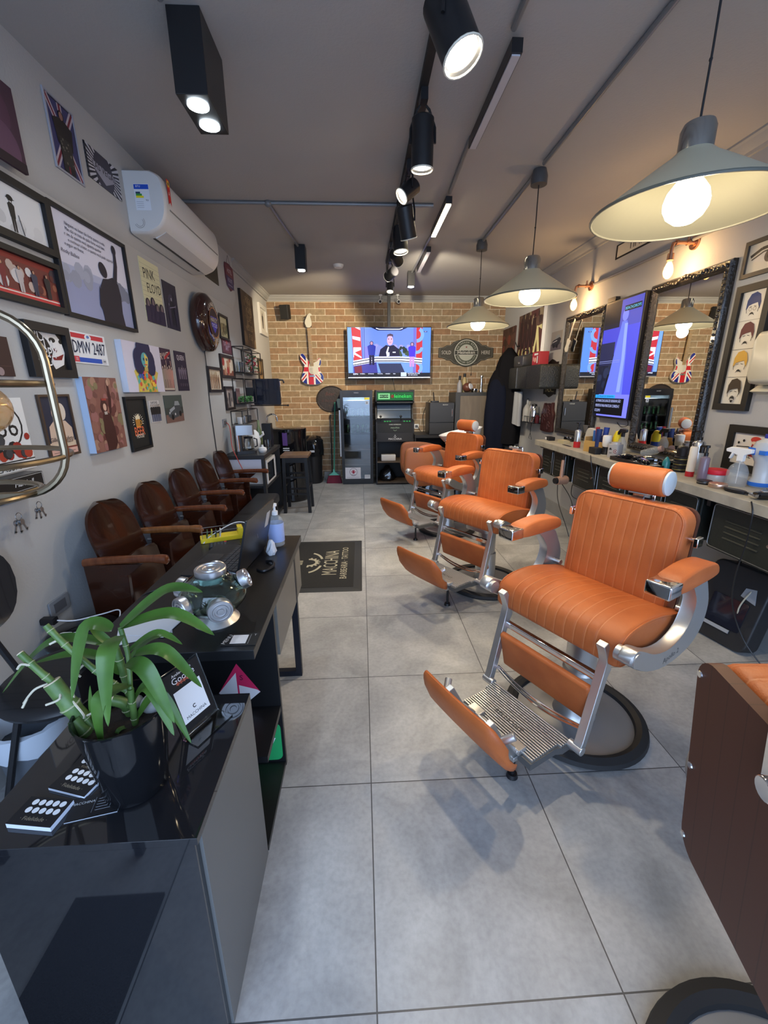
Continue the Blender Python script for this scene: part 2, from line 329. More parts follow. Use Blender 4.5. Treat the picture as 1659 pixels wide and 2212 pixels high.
class Art(MB):   # flat print in the plane facing -Y; u to the right, v up, both 0..1 over w x h, each layer 0.25 mm further out
    def __init__(s, w, h, bg, y=0., z0=0., step=.00025):
        MB.__init__(s, bg); s.w, s.h, s.y, s.z0, s.k, s.st = w, h, y, z0, 0, step; s.keepn = True; s.rect(0, 0, 1, 1, bg)
    def P(s, u, v): return ((u-.5)*s.w, s.y-s.k*s.st, s.z0+v*s.h)
    def poly(s, pts, mat):
        s.use(mat); s.k += 1
        for ax, lim, sg in ((0, 0., 1), (0, 1., -1), (1, 0., 1), (1, 1., -1)):
            o = []
            for i in range(len(pts)):
                p, q = pts[i-1], pts[i]; dp, dq = (p[ax]-lim)*sg, (q[ax]-lim)*sg
                if (dp < 0) != (dq < 0):
                    t_ = dp/(dp-dq); o.append((p[0]+(q[0]-p[0])*t_, p[1]+(q[1]-p[1])*t_))
                if dq >= 0: o.append(q)
            pts = o
            if len(pts) < 3: return s
        a = sum(pts[i][0]*pts[(i+1) % len(pts)][1]-pts[(i+1) % len(pts)][0]*pts[i][1] for i in range(len(pts)))
        if a < 0: pts = pts[::-1]
        return s.add([s.P(*p) for p in pts], [tuple(range(len(pts)))])
    def rect(s, u0, v0, u1, v1, mat): return s.poly([(u0, v0), (u1, v0), (u1, v1), (u0, v1)], mat)
    def circ(s, u, v, r, mat, ry=None, n=20, rot=0):
        ry = (r*s.w/s.h) if ry is None else ry
        c, d = cos(radians(rot)), sin(radians(rot)); o = []
        for k in range(n):
            a, b = r*cos(2*pi*k/n), ry*sin(2*pi*k/n); o.append((u+a*c-b*d, v+a*d+b*c))
        return s.poly(o, mat)
    def ring(s, u, v, r0, r1, mat, a0=0, a1=360, n=28):
        s.use(mat); s.k += 1; q = s.w/s.h; vs = []
        for k in range(n+1):
            a = radians(a0+(a1-a0)*k/n)
            vs += [s.P(u+r0*cos(a), v+r0*sin(a)*q), s.P(u+r1*cos(a), v+r1*sin(a)*q)]
        return s.add(vs, [(2*i, 2*i+1, 2*i+3, 2*i+2) for i in range(n)])
    def line(s, pts, w, mat):   # polyline of width w (in u)
        s.use(mat); s.k += 1; q = s.w/s.h
        for (a, b) in zip(pts[:-1], pts[1:]):
            dx, dy = (b[0]-a[0]), (b[1]-a[1])/q; l = math.hypot(dx, dy) or 1; nx, ny = -dy/l*w/2, dx/l*w/2*q
            s.poly([(a[0]-nx, a[1]-ny), (b[0]-nx, b[1]-ny), (b[0]+nx, b[1]+ny), (a[0]+nx, a[1]+ny)], mat); s.k -= 1
        return s
    def write(s, txt, u, v, size, mat, sx=1., rot=0, slant=0.):   # size in metres
        s.use(mat); s.k += 1; vv, ff = text_mesh(txt); x0, y0, z0 = s.P(u, v); c, d = cos(radians(rot)), sin(radians(rot))
        s.add([(x0+(p[0]*sx+p[1]*slant)*size*c-p[1]*size*d, y0, z0+(p[0]*sx+p[1]*slant)*size*d+p[1]*size*c) for p in vv], ff)
        return s
    def blobs(s, n, u0, v0, u1, v1, r0, r1, mats, seed=1):
        rr = random.Random(seed)
        for k in range(n):
            s.circ(rr.uniform(u0, u1), rr.uniform(v0, v1), rr.uniform(r0, r1), mats[k % len(mats)], n=9)
            s.k -= .9
        return s
    def person(s, u, v, h, mat, head=None, w=.3, arm=0, hair=None, legs=None):   # standing figure, feet at v
        q = s.h/s.w; hh = h*.13; W_ = h*w*q
        s.poly([(u-W_*.34, v), (u-W_*.05, v), (u, v+h*.42), (u+W_*.05, v), (u+W_*.34, v), (u+W_*.36, v+h*.5), (u-W_*.36, v+h*.5)], legs or mat)
        s.poly([(u-W_*.42, v+h*.42), (u+W_*.42, v+h*.42), (u+W_*.56, v+h*.8), (u+W_*.2, v+h*.87), (u-W_*.2, v+h*.87), (u-W_*.56, v+h*.8)], mat)
        if arm: s.line([(u+W_*.42*arm, v+h*.78), (u+W_*.66*arm, v+h*1.0), (u+W_*.62*arm, v+h*1.18)], W_*.24, mat)
        if hair: s.circ(u, v+h*.93, hh*q*.62, hair, ry=hh*.66)
        s.circ(u, v+h*.925, hh*q*.42, head or mat, ry=hh*.52)
        return s
# ------------------------------------------------------------------ the room
XL, XR, YB, YF, ZC = -1.38, 2.22, 6.25, -1.6, 2.74
WALL = plaster('grey_wall_paint', (.42, .42, .42), (.445, .445, .443)); CEIL = plaster('dark_grey_ceiling_paint', (.42, .405, .395), (.44, .425, .415))
TRIM = plaster('pale_grey_moulding_paint', (.36, .36, .35), (.39, .39, .38))
fl = MB(floor_material()).box(XL-.1, XR+.1, YF-.02, YB+.1, -.06, 0); struct('floor', fl, smooth=0)
struct('ceiling', MB(CEIL).box(XL-.1, XR+.1, YF-.1, YB+.1, ZC, ZC+.08), smooth=0)
struct('wall_left', MB(WALL).box(XL-.1, XL, YF, YB+.1, 0, ZC), smooth=0)
struct('wall_right', MB(WALL).box(XR, XR+.1, YF, YB+.1, 0, ZC), smooth=0)
struct('wall_back', MB(brick_material()).box(XL, XR, YB, YB+.1, 0, ZC), smooth=0)
struct('wall_front', MB(WALL).box(XL, XR, YF-.1, YF, 2.5, ZC).box(XL, XL+.12, YF-.1, YF, 0, 2.5).box(XR-.12, XR, YF-.1, YF, 0, 2.5), smooth=0)
# shallow beam running along the top of the left wall, soft lower edge
struct('trim_1', MB(WALL).prism([(XL, 2.25), (XL+.012, 2.262), (XL+.03, 2.30), (XL+.045, 2.34), (XL+.045, ZC), (XL, ZC)], 'y', YF, 4.40), smooth=50)
cp = [(0, 0), (.075, 0), (.075, -.012), (.06, -.02), (.045, -.045), (.022, -.058), (.018, -.075), (0, -.075)]
struct('trim_2', MB(TRIM).prism([(XL+a, ZC+b) for a, b in cp], 'y', 4.40, YB), smooth=30)
struct('trim_3', MB(TRIM).prism([(YB-a, ZC+b) for a, b in cp], 'x', XL, XR), smooth=30)
struct('trim_4', MB(TRIM).prism([(XR-a, ZC+b) for a, b in cp], 'y', YF, YB), smooth=30)
BASE = M('tile_baseboard', (.29, .285, .275), .4, col2=(.33, .325, .31), nscale=5)
struct('baseboard_right', MB(BASE).box(XR-.012, XR, YF, YB, 0, .14), smooth=0)
struct('baseboard_left', MB(BASE).box(XL, XL+.012, YF, YB, 0, .10), smooth=0)
struct('trim_5', MB(M('pavement', (.42, .42, .41), .9, col2=(.36, .36, .35), nscale=2)).box(-9, 9, -12, YF-.02, -.12, -.01), smooth=0)
# ------------------------------------------------------------------ ceiling services
CON = M('grey_painted_conduit', (.20, .205, .215), .35, .2)
def conduit(pts, label, r=.0125, name='ceiling_conduit', grp=None, boxes=()):
    mb = MB(CON).tube(pts, r, 10)
    for p in boxes: mb.ball(p, .026, 10, 8)
    tag(mb.build(name), label, 'conduit', grp)
zc = ZC-.0126
conduit([(XL+.05, 3.0, zc), (.56, 3.0, zc)], 'grey conduit crossing the ceiling from the air conditioner to the lamp track', boxes=((-.66, 3.0, zc-.003),))
conduit([(-.69, YF, zc), (-.68, 1.33, zc)], 'grey conduit on the ceiling leading to the near black twin spotlight box')
conduit([(-.66, 3.03, zc), (-.575, 4.02, zc)], 'grey conduit on the ceiling between the cross pipe and the far left spotlight box')
conduit([(.60, YF, zc), (.60, 1.40, zc)], 'grey conduit on the ceiling above the unlit long linear lamp')
conduit([(.62, 2.12, zc), (.64, 2.78, zc)], 'grey conduit on the ceiling between the unlit and the lit linear lamps')
conduit([(.65, 3.50, zc), (.62, 4.85, zc)], 'grey conduit on the ceiling past the lit linear lamp towards the back')
conduit([(1.12, YF, zc), (1.135, 2.37, zc)], 'grey conduit on the ceiling ending at the middle pendant lamp')
conduit([(1.135, 2.50, zc), (1.15, 3.77, zc)], 'grey conduit on the ceiling between the middle and far pendant lamps')
conduit([(XR-.03, YF, 2.345), (XR-.03, 3.62, 2.345)], 'slim pale conduit running along the right wall above the mirrors', .011, 'wall_conduit')
conduit([(XR-.03, YF, .30), (XR-.03, 1.42, .30)], 'pale pipe low on the right wall beside the black toolbox', .02, 'wall_conduit')
tag(MB(WHT).lathe([(0, -.03), (.045, -.03), (.055, -.012), (.058, 0)], (-.23, 4.62, ZC)).build('smoke_detector'), 'small round white smoke detector on the ceiling', 'smoke detector')
# ------------------------------------------------------------------ lamp makers
HOT = M('warm_lamp_glow', (1., .80, .48), .3, emit=16.); COLD = M('cold_led_glow', (.80, .92, 1.), .3, emit=22.)
SPOTG = M('spot_lamp_glow', (1., .90, .72), .3, emit=20.); SHADE = M('olive_grey_enamel', (.52, .49, .36), .35); SHIN = M('cream_enamel', (.105, .105, .085), .45)
def lamp(kind, name, parent, loc, energy, color, size=.05, rot=None, angle=60, blend=.5):
    l = bpy.data.lights.new(name, kind); l.energy = energy; l.color = color; l.shadow_soft_size = size
    if kind == 'SPOT': l.spot_size = radians(angle); l.spot_blend = blend
    o = bpy.data.objects.new(name, l); COL.objects.link(o); o.parent = parent; o.location = loc
    if rot is not None: o.rotation_euler = rot
    return o
WARM = (1., .80, .54)
def pendant(x, y, label, e):
    t = thing('pendant_lamp', label, 'pendant lamp', (x, y, 0), 0, 'cone pendant lamps above the barber chairs')
    MB(M('grey_canopy', (.10, .10, .105), .4, .3)).lathe([(0, 2.655), (.05, 2.655), (.052, 2.70), (.04, ZC-.001)], n=20).build('ceiling_rose', t)
    MB(BLKM).tube([(0, 0, 2.66), (.002, 0, 2.45), (0, 0, 2.255)], .0035, 6).ball((.001, 0, 2.42), .006, 6, 6).build('cord', t)
    MB(M('polished_grey_cap', (.42, .42, .40), .2, .9)).lathe([(0, 2.26), (.015, 2.26), (.045, 2.252), (.052, 2.235), (.052, 2.17), (.06, 2.163)], n=24).build('lamp_cap', t)
    mb = MB(SHADE); pr = [(.056, 2.172), (.075, 2.155), (.12, 2.125), (.297, 2.002)]
    mb.lathe(pr, n=48, cap=(False, False)); mb.use(SHIN).lathe([(r_-.002, z_-.003) for r_, z_ in pr], n=48, cap=(False, False))
    mb.tube([(.297*cos(2*pi*k/48), .297*sin(2*pi*k/48), 2.0) for k in range(48)], .005, 6, closed=True); mb.keepn = True
    mb.build('lamp_shade', t, smooth=60)
    MB(HOT).lathe([(.0, 1.962), (.03, 1.966), (.055, 1.985), (.068, 2.01), (.070, 2.03), (.062, 2.06), (.04, 2.09), (.02, 2.11)], n=24).build('bulb', t)
    lamp('POINT', 'bulb_light', t, (0, 0, 1.945), e, WARM, .05)
pendant(1.13, 1.02, 'large olive cone pendant lamp nearest the camera, cut by the right edge', 13)
pendant(1.15, 2.47, 'olive cone pendant lamp in the middle of the row of three', 14)
pendant(1.15, 3.78, 'olive cone pendant lamp farthest back, in front of the brick wall', 14)
# track and its spots
tag(MB(BLKM).box(.285, .32, .55, 4.45, ZC-.03, ZC-.001).build('lamp_track', smooth=0), 'long black lamp track down the middle of the ceiling', 'track')
def spot(x, y, z0, tgt, label, length=.19, r=.055, on=True, e=18, zt=ZC-.03, ang=65, col=(1., .86, .64)):
    # cylinder whose mouth centre is offset from the pivot along the aim direction
    t = thing('track_spotlight', label, 'spotlight', (x, y, 0), 0, 'black cylinder spotlights on the ceiling track')
    p = Vector((0, 0, z0)); d = (Vector(tgt)-Vector((x, y, z0))).normalized(); a, b = p-d*length*.5, p+d*length*.5
    MB(BLK).cyl(a, a+d*.006, r*.9, r, 24).cyl(a+d*.006, b, r, r, 24, cap=(False, False)).cyl(b, b-d*.02, r, r*.86, 24, cap=(False, False)).cyl(b-d*.02, b-d*.03, r*.86, r*.1, 24).build('housing', t)
    side = d.cross(Vector((0, 0, 1))); side = (side.normalized() if side.length > .05 else Vector((1, 0, 0)))*(r+.006)
    MB(BLK).tube([p+side, p+side*.98+Vector((0, 0, .06)), (side*.5)+Vector((0, 0, max(z0+.09, zt-.06))), (0, 0, zt-.03), (-side.x*.5, -side.y*.5, max(z0+.09, zt-.06)), p-side*.98+Vector((0, 0, .06)), p-side], .006, 6).box(-.016, .016, -.05, .05, zt-.045, zt).build('yoke', t)
    MB(M('cream_rim', (.75, .70, .58), .4)).tube([b+(side.normalized()*cos(2*pi*k/20)+d.cross(side).normalized()*sin(2*pi*k/20))*r for k in range(20)], .0035, 6, closed=True).build('rim', t)
    if on:
        MB(SPOTG).cyl(b-d*.012, b-d*.016, r*.84, r*.84, 20).build('lamp_lens', t)
        lamp('SPOT', 'spot_light', t, b+d*.01, e, col, .035, d.to_track_quat('-Z', 'Y').to_euler(), ang, .4)
spot(.29, 1.0, 2.46, (1.15, .39, .25), 'big black cylinder spotlight nearest the camera, tilted right', .18, .062, e=34)
spot(.305, 1.75, 2.52, (.32, 1.9, 0), 'black cylinder spotlight pointing straight down, second from the camera', .20, .052, e=30)
spot(.305, 2.36, 2.57, (-1.3, 1.7, 1.2), 'small black spotlight glowing yellow, third from the camera', .12, .045, e=9)
spot(.305, 2.47, 2.44, (.9, 3.4, 0), 'black cylinder spotlight in the middle of the track, turned away to the right', .18, .052, e=34)
spot(.305, 2.93, 2.48, (.5, 2.6, 0), 'black cylinder spotlight pointing down, just before the two folded spots', .17, .055, e=32)
spot(.32, 3.45, 2.50, (1.55, 6.1, 1.75), 'black spotlight turned sideways to the right near the end of the track', .13, .045, e=110, ang=75)
spot(.30, 3.80, 2.46, (-.95, 6.2, 1.95), 'black spotlight turned to the back left near the end of the track', .13, .045, e=170, ang=52, col=(1., .80, .52))
spot(.32, 4.25, 2.44, (.2, 3.6, 0.), 'smallest spotlight with a yellow glow at the far end of the track', .09, .035, e=12)
# box spots
def boxspot(x, y, label, w, dpt, h, n, e, tgt):
    t = thing('ceiling_spotlight_box', label, 'spotlight', (x, y, 0), 0, 'square black spotlight boxes with cold white lamps')
    MB(BLK).box(-w/2, w/2, -dpt/2, dpt/2, ZC-h, ZC-.001).build('housing', t, smooth=0, bevel=.002)
    for k in range(n):
        yy = (k-(n-1)/2)*dpt/n
        MB(COLD).cyl((0, yy, ZC-h-.004), (0, yy, ZC-h-.0005), .040 if n > 1 else .035, None, 20).build('lamp_lens', t)
    lamp('SPOT', 'spot_light', t, (0, 0, ZC-h-.03), e, (.82, .92, 1.), .06, (Vector(tgt)-Vector((x, y, ZC-h))).to_track_quat('-Z', 'Y').to_euler(), 110, .6)
boxspot(-.62, 1.50, 'black twin spotlight box with two bright white lamps, nearest on the left', .12, .26, .26, 2, 14, (-.62, 1.5, 0))
boxspot(-.565, 4.0, 'small black spotlight box with a cold lamp, above the guitar side', .10, .12, .21, 1, 30, (-.8, 4.2, 0))
boxspot(.61, 4.88, 'small black spotlight box with a cold lamp, at the far end above the television', .085, .09, .16, 1, 30, (.3, 5.1, 0))
def linear(x, y0, y1, on, label):
    t = thing('linear_ceiling_lamp', label, 'ceiling lamp', (x, (y0+y1)/2, 0), 0, 'slim linear lamps along the ceiling conduit'); h = (y1-y0)/2
    MB(BLK).box(-.022, .022, -h, h, ZC-.072, ZC-.026).build('housing', t, smooth=0)
    m = M('lit_linear_diffuser', (1., .84, .55), .3, emit=14.) if on else M('unlit_diffuser', (.55, .54, .58), .4)
    MB(m).box(-.017, .017, -h+.01, h-.01, ZC-.078, ZC-.0722).build('diffuser', t, smooth=0)
linear(.625, 1.42, 2.10, False, 'unlit linear lamp with a grey diffuser, nearest the camera')
linear(.64, 2.80, 3.47, True, 'lit warm linear lamp right of the track')
linear(.665, 3.88, 4.60, False, 'unlit linear lamp at the far end of the conduit')
# copper pipe sconces
COP = M('copper', (.58, .31, .20), .32, 1.)
FIL = M('filament_glow', (1., .55, .18), .3, emit=40.); AMB = M('amber_bulb_glass', (1., .72, .38), .05, alpha=.22)
def sconce(y, z, label):
    t = thing('copper_pipe_sconce', label, 'wall lamp', (XR, y, z), 0, 'copper pipe sconces above the mirrors')
    MB(COP).cyl((0, 0, 0), (-.014, 0, 0), .042, None, 20).cyl((-.014, 0, 0), (-.022, 0, 0), .025, None, 16).build('wall_flange', t)
    MB(COP).tube([(-.02, 0, 0), (-.13, 0, 0), (-.15, 0, -.006), (-.156, 0, -.03), (-.156, 0, -.07)], .011, 10).cyl((-.04, 0, 0), (-.06, 0, 0), .017).cyl((-.12, 0, 0), (-.135, 0, 0), .016).cyl((-.05, 0, 0), (-.05, 0, .045), .008).cyl((-.156, 0, -.065), (-.156, 0, -.105), .019, .021).build('pipe_arm', t)
    MB(AMB).lathe([(.010, -.10), (.014, -.115), (.026, -.15), (.030, -.175), (.024, -.20), (.010, -.215), (0, -.218)], (-.156, 0, 0), 20).build('bulb', t)
    MB(FIL).cyl((-.156, 0, -.125), (-.156, 0, -.19), .0055, .004, 8).build('filament', t)
    lamp('POINT', 'bulb_light', t, (-.156, 0, -.16), 7, (1., .62, .28), .02)
sconce(3.72, 2.35, 'copper pipe wall lamp with a glowing bulb, farther one by the far mirror')
sconce(2.42, 2.33, 'copper pipe wall lamp with a glowing bulb, above the near mirror behind the big pendant')
# ------------------------------------------------------------------ air conditioner
t = thing('air_conditioner', 'white split air conditioner high on the left wall with paper stickers', 'air conditioner', (XL+.045, 2.75, 2.30))
ACW = M('ac_white_plastic', (.66, .65, .64), .35); hw = .48
prof = [(0, .0), (.10, .0), (.165, .03), (.205, .085), (.218, .16), (.214, .25), (.195, .295), (.15, .318), (0, .32)]
mb = MB(ACW); pr = smoothpath([(a, 0, b) for a, b in prof[1:-1]], 4); pr = [(0, 0)]+[(p[0], p[2]) for p in pr]+[(0, .32)]
cx_, cz_ = .1, .16
rings = []
for yy, s_ in ((-hw, .93), (-hw+.01, .98), (-hw+.03, 1), (hw-.03, 1), (hw-.01, .98), (hw, .93)):
    rings.append([((a-cx_)*s_+cx_ if a > 0 else 0, yy, (b-cz_)*s_+cz_) for a, b in pr])
mb.loft(rings); mb.build('casing', t, smooth=40)
MB(M('ac_front_seam', (.25, .24, .23), .5)).box(.2165, .2185, -hw+.06, hw-.04, .134, .142).build('front_slot', t, smooth=0)
MB(BLK).prism([(.085, -.003), (.10, -.003), (.10, .012), (.085, .012)], 'y', -hw+.09, hw-.14).build('air_outlet_slot', t)
MB(M('ac_flap', (.60, .59, .60), .25)).prism([(.108, -.004), (.172, .030), (.166, .036), (.104, .004)], 'y', -hw+.08, hw-.05).build('flap', t)
lab = Art(.085, .13, C(225, 228, 235)); lab.rect(.02, .8, .98, .98, C(30, 80, 190)); lab.rect(.1, .55, .5, .63, C(60, 150, 60)); lab.rect(.1, .63, .4, .7, C(30, 60, 90)); lab.rect(.1, .47, .6, .55, C(240, 220, 40)); lab.write('BTU', .3, .9, .014, C(240, 240, 240)); lab.write('9.0', .8, .38, .012, C(20, 20, 20))
for k in range(4): lab.rect(.1, .1+.07*k, .55, .11+.07*k, C(120, 125, 140))
lab.build('energy_label', t, smooth=0, loc=(.095, -hw-.002, .115))
rb = Art(.05, .16, C(190, 40, 40)); rb.P = lambda u, v: ((u-.5)*.05, -rb.k*.0002, v*.16)
rb = Art(.04, .13, C(200, 45, 40)); rb.poly([(0, 0), (.5, .12), (1, 0), (1, -.01), (0, -.01)], ACW); rb.circ(.5, .84, .62, C(220, 60, 40)); rb.circ(.5, .84, .42, C(235, 190, 60)); rb.circ(.5, .84, .2, C(40, 60, 40)); rb.write('A', .5, .45, .03, C(240, 220, 210))
rb.build('award_sticker', t, smooth=0, loc=(.2205, -hw+.07, .165), rot=(0, 0, radians(90)))
rg = Art(.1, .1, ACW); rg.v, rg.f, rg.mi = [], [], []; rg.ring(.5, .5, .2, .215, C(90, 90, 95), 200, 400); rg.ring(.5, .5, .28, .295, C(90, 90, 95), 200, 400)
rg.build('round_mark', t, smooth=0, loc=(.06, -hw-.002, .005))
# ------------------------------------------------------------------ barber chairs (local: faces -Y, X across)
def barber_chair():
    t = thing('barber_chair', '', 'barber chair', (0, 0, 0), 0, 'orange leather barber chairs along the counter')
    MB(M('grey_base_paint', (.22, .225, .235), .35, .2)).lathe([(0, .004), (.255, .004), (.26, .014), (.20, .018), (.11, .024), (.09, .03), (0, .03)], n=48).build('base', t)
    MB(ALU).lathe([(.09, .03), (.075, .06), (.07, .25), (.062, .26), (.062, .44), (.05, .44)], n=32).build('column', t)
    MB(RUB).lathe([(.238, .0), (.285, .0), (.295, .010), (.290, .028), (.264, .040), (.243, .030), (.238, .012)], n=56, cap=(False, False)).loft([[(.243*cos(2*pi*k/56), .243*sin(2*pi*k/56), z) for k in range(56)] for z in (.0, .012)], cap=(False, False)).build('base_ring', t)
    MB(ALU).rbox(-.10, .10, -.14, .12, .44, .495, .03, e=.005).box(-.235, .235, -.06, -.03, .46, .50).box(-.235, .235, .07, .10, .46, .50).build('underframe', t)
    # seat
    sp = [(-.246, .515), (-.252, .545), (-.250, .585), (-.235, .618), (-.19, .640), (-.10, .650), (.0, .640), (.10, .617), (.16, .603), (.17, .585), (.15, .55), (.05, .520), (-.08, .510), (-.20, .505)]
    sp = [(p[0], p[2]) for p in [(q[0], 0, q[2]) for q in smoothpath([(a, 0, b_) for a, b_ in sp], 3, True)]]
    st = [(-.270, .022), (-.268, .012), (-.262, .004), (-.252, 0), (.252, 0), (.262, .004), (.268, .012), (.270, .022)]
    MB(LEC).profx(sp, st).build('seat', t, smooth=50)
    for sx in (-1, 1):   # piping along both side edges
        mb = MB(LEA)
        cy = sum(p[0] for p in sp)/len(sp); cz = sum(p[1] for p in sp)/len(sp)
        mb.tube([(sx*.266, cy+(p[0]-cy)*.955, cz+(p[1]-cz)*.90) for p in sp], .0035, 6, closed=True); mb.build('seat_piping', t)
    # back: cushion leaning back a few degrees; local Z of cushion = towards the sitter (-Y)
    T = Tr(0, .232, .757) @ RotX(-6) @ RotX(90)
    bk = MB(LEC); bk.cushion(.445, .445, .095, .06, .022, .012, T)
    bk.build('backrest', t, smooth=50)
    rp = rrect(.437, .437, .045, 7)
    MB(LEA).tube([tuple(T @ Vector((p[0], p[1], .092))) for p in rrect(.427, .427, .053, 7)], .0038, 6, closed=True).build('back_piping', t)
    T2 = Tr(0, .236, .757) @ RotX(-6) @ RotX(90)
    MB(LEB).xf(T2).loft([[(p[0], p[1], z) for p in rp] for z in (-.022, .0)]).xf().build('back_panel', t, smooth=50)
    for sx in (-1, 1):
        for zz in (-.19, -.02, .18):
            p = T2 @ Vector((sx*.210, zz, -.0245)); q = T2 @ Vector((sx*.210, zz, -.018)); MB(CHR).cyl(p, q, .006, .0075, 10).build('screw', t)
    for sx in (-1, 1):   # adjusting knob on the side of the back
        MB(CHR).cyl((sx*.220, .20, .875), (sx*.250, .20, .875), .007, None, 10).box(sx*.245, sx*.262, .178, .222, .852, .888).build('side_knob', t, bevel=.003)
    MB(CHR).xf(T2).rbox(-.045, .045, .115, .252, -.028, -.022, .012).box(-.040, .040, .236, .252, -.022, .03).cyl((0, .165, -.028), (0, .165, -.055), .014, .017, 16).cyl((-.018, .145, -.03), (-.018, .145, -.035), .005).build('headrest_bracket', t, bevel=.002)
    # arms
    for sx in (-1, 1):
        ap = [(-.115, .783), (-.115, .828), (-.06, .843), (0, .850), (.07, .848), (.13, .838), (.150, .815), (.143, .790), (.05, .782)]
        x0, x1 = (.272, .352); st = [(sx*x0, .010), (sx*(x0+.004), .003), (sx*(x0+.012), 0), (sx*(x1-.012), 0), (sx*(x1-.004), .003), (sx*x1, .010)]
        MB(LEA).profx([(p[0], p[2]) for p in smoothpath([(a, 0, b_) for a, b_ in ap], 3, True)], st).build('armrest', t, smooth=50)
        MB(CHR).rbox(min(sx*x0, sx*x1), max(sx*x0, sx*x1), -.182, -.108, .781, .829, .008, 'y', .005).build('arm_cap', t)
        out = [(-.285, .572), (-.30, .60), (-.275, .625), (-.235, .612), (-.15, .570), (-.05, .556), (.035, .585), (.075, .64), (.082, .70), (.045, .757), (.02, .785), (.115, .785), (.158, .73), (.188, .66), (.182, .59), (.145, .535), (.07, .500), (-.06, .488), (-.18, .515)]
        out = [(p[0], p[2]) for p in smoothpath([(a, 0, b_) for a, b_ in out], 3, True)]
        f = MB(ALU).profx(out, [(sx*.286, .004), (sx*.290, 0), (sx*.326, 0), (sx*.330, .004)])
        f.cyl((sx*.268, -.268, .592), (sx*.335, -.268, .592), .026, None, 18).cyl((sx*.25, .145, .62), (sx*.30, .145, .62), .012)
        f.build('side_frame', t, smooth=40)
        TT = Matrix(((0, 0, sx, sx*.3310), (-sx*1., 0, 0, -.02), (0, 1, 0, .520), (0, 0, 0, 1))) if False else None
        tb = MB(M('dark_lettering', (.08, .08, .08), .4)); X_ = Vector((0, sx*1., 0)); X_ = Vector((0, 1, 0)) if sx > 0 else Vector((0, -1, 0)); 
        ang = radians(6)*(1 if sx > 0 else -1); ux = Vector((0, X_.y*cos(ang), sin(ang))); uy = Vector((0, -X_.y*sin(ang), cos(ang))); n = ux.cross(uy)
        tb.text('Apollo 2', Matrix(((ux.x, uy.x, n.x, sx*.3304), (ux.y, uy.y, n.y, -.03), (ux.z, uy.z, n.z, .522), (0, 0, 0, 1))), .03); tb.build('lettering', t, smooth=0)
    # legrest frame
    for sx in (-1, 1):
        MB(ALU).prism([(-.262, .600), (-.246, .575), (-.240, .545), (-.222, .500), (-.218, .480), (-.232, .455), (-.300, .190), (-.330, .165), (-.330, .200), (-.322, .215), (-.262, .470), (-.252, .520), (-.268, .560), (-.285, .590)], 'x', sx*.204, sx*.236).cyl((sx*.185, -.322, .182), (sx*.24, -.322, .182), .017, None, 14).build('leg_frame', t, smooth=40, bevel=.002)
    MB(CHR).box(-.212, .212, -.252, -.228, .425, .452).build('frame_crossbar', t, bevel=.004)
    MB(LEA).cushion(.415, .175, .028, .012, .012, .004, Tr(0, -.242, .33) @ RotX(14) @ RotX(90)).build('legrest_pad', t, smooth=50)
    MB(CHR).tube(smoothpath([(-.205, -.285, .235), (-.1, -.292, .212), (0, -.295, .205), (.1, -.292, .212), (.205, -.285, .235)], 6), .006, 8).tube(smoothpath([(-.205, -.280, .242), (-.1, -.285, .224), (0, -.288, .218), (.1, -.285, .224), (.205, -.280, .242)], 6), .005, 8).build('leg_trim', t)
    # foot plate, ribbed
    fp = MB(ALU).use(M('plate_groove', (.12, .12, .12), .5, .4)).prism([(-.19, -.305), (-.19, -.36), (-.178, -.385), (-.175, -.515), (.175, -.515), (.178, -.385), (.19, -.36), (.19, -.305)], 'z', .150, .177)
    fp.use(ALU)
    for k in range(17):
        y = -.318-.0115*k; w = .186 if y > -.37 else .172; fp.rbox(-w, w, y-.0036, y+.0036, .174, .187, .002, 'x')
    fp.build('footplate', t, smooth=40)
    MB(M('dark_lettering', (.08, .08, .08), .4)).text('BELMONT', Tr(.0, -.435, .1876) @ RotZ(0), .030).build('plate_lettering', t, smooth=0)
    mb = MB(ALU)
    for x in (-.10, .10):
        mb.prism([(-.50, .165), (-.53, .150), (-.60, .235), (-.665, .355), (-.640, .365), (-.585, .265), (-.52, .20)], 'x', x-.012, x+.012)
        mb.box(x-.03, x+.03, -.525, -.485, .178, .20)
    mb.cyl((-.125, -.52, .19), (.125, -.52, .19), .009); mb.box(-.12, .12, -.535, -.50, .145, .165).cyl((-.14, -.63, .31), (-.165, -.60, .335), .014).cyl((.14, -.63, .31), (.165, -.60, .335), .014)
    mb.build('toe_pad_bracket', t, bevel=.002)
    # toe pad: bowed paddle
    n = 14; rings = []
    for k in range(n+1):
        u = -1+2*k/n; x = .20*u; e = max(0., (abs(u)-.80)/.20); hh = .132*(1-.62*e**2); th = .018*(1-.55*e**2); bow = .020*u*u
        c = Vector((x, -.665+bow*.4-.0, .298)); ring = []
        up = Vector((0, -.50, .866)); nn = Vector((0, -.866, -.50))
        for j in range(16):
            a = 2*pi*j/16; sy = math.copysign(abs(cos(a))**.55, cos(a)); sz = math.copysign(abs(sin(a))**.7, sin(a))
            v = c+up*(hh*sy)+nn*(th*sz+.022*(1-sy*sy)-.012); ring.append(tuple(v))
        rings.append(ring)
    MB(LEA).loft(rings).build('toe_pad', t, smooth=60)
    MB(BLK).cyl((.07, -.47, .0), (.07, -.47, .016), .022, .018, 14).cyl((.07, -.47, .016), (.07, -.47, .15), .008).build('support_foot', t)
    # headrest, group only where fitted
    h = MB(LEA); n = 20
    def ov(x, s_=1.): return [(x, .235+(.052*cos(2*pi*k/n))*s_, 1.058+(.056*sin(2*pi*k/n))*s_) for k in range(n)]
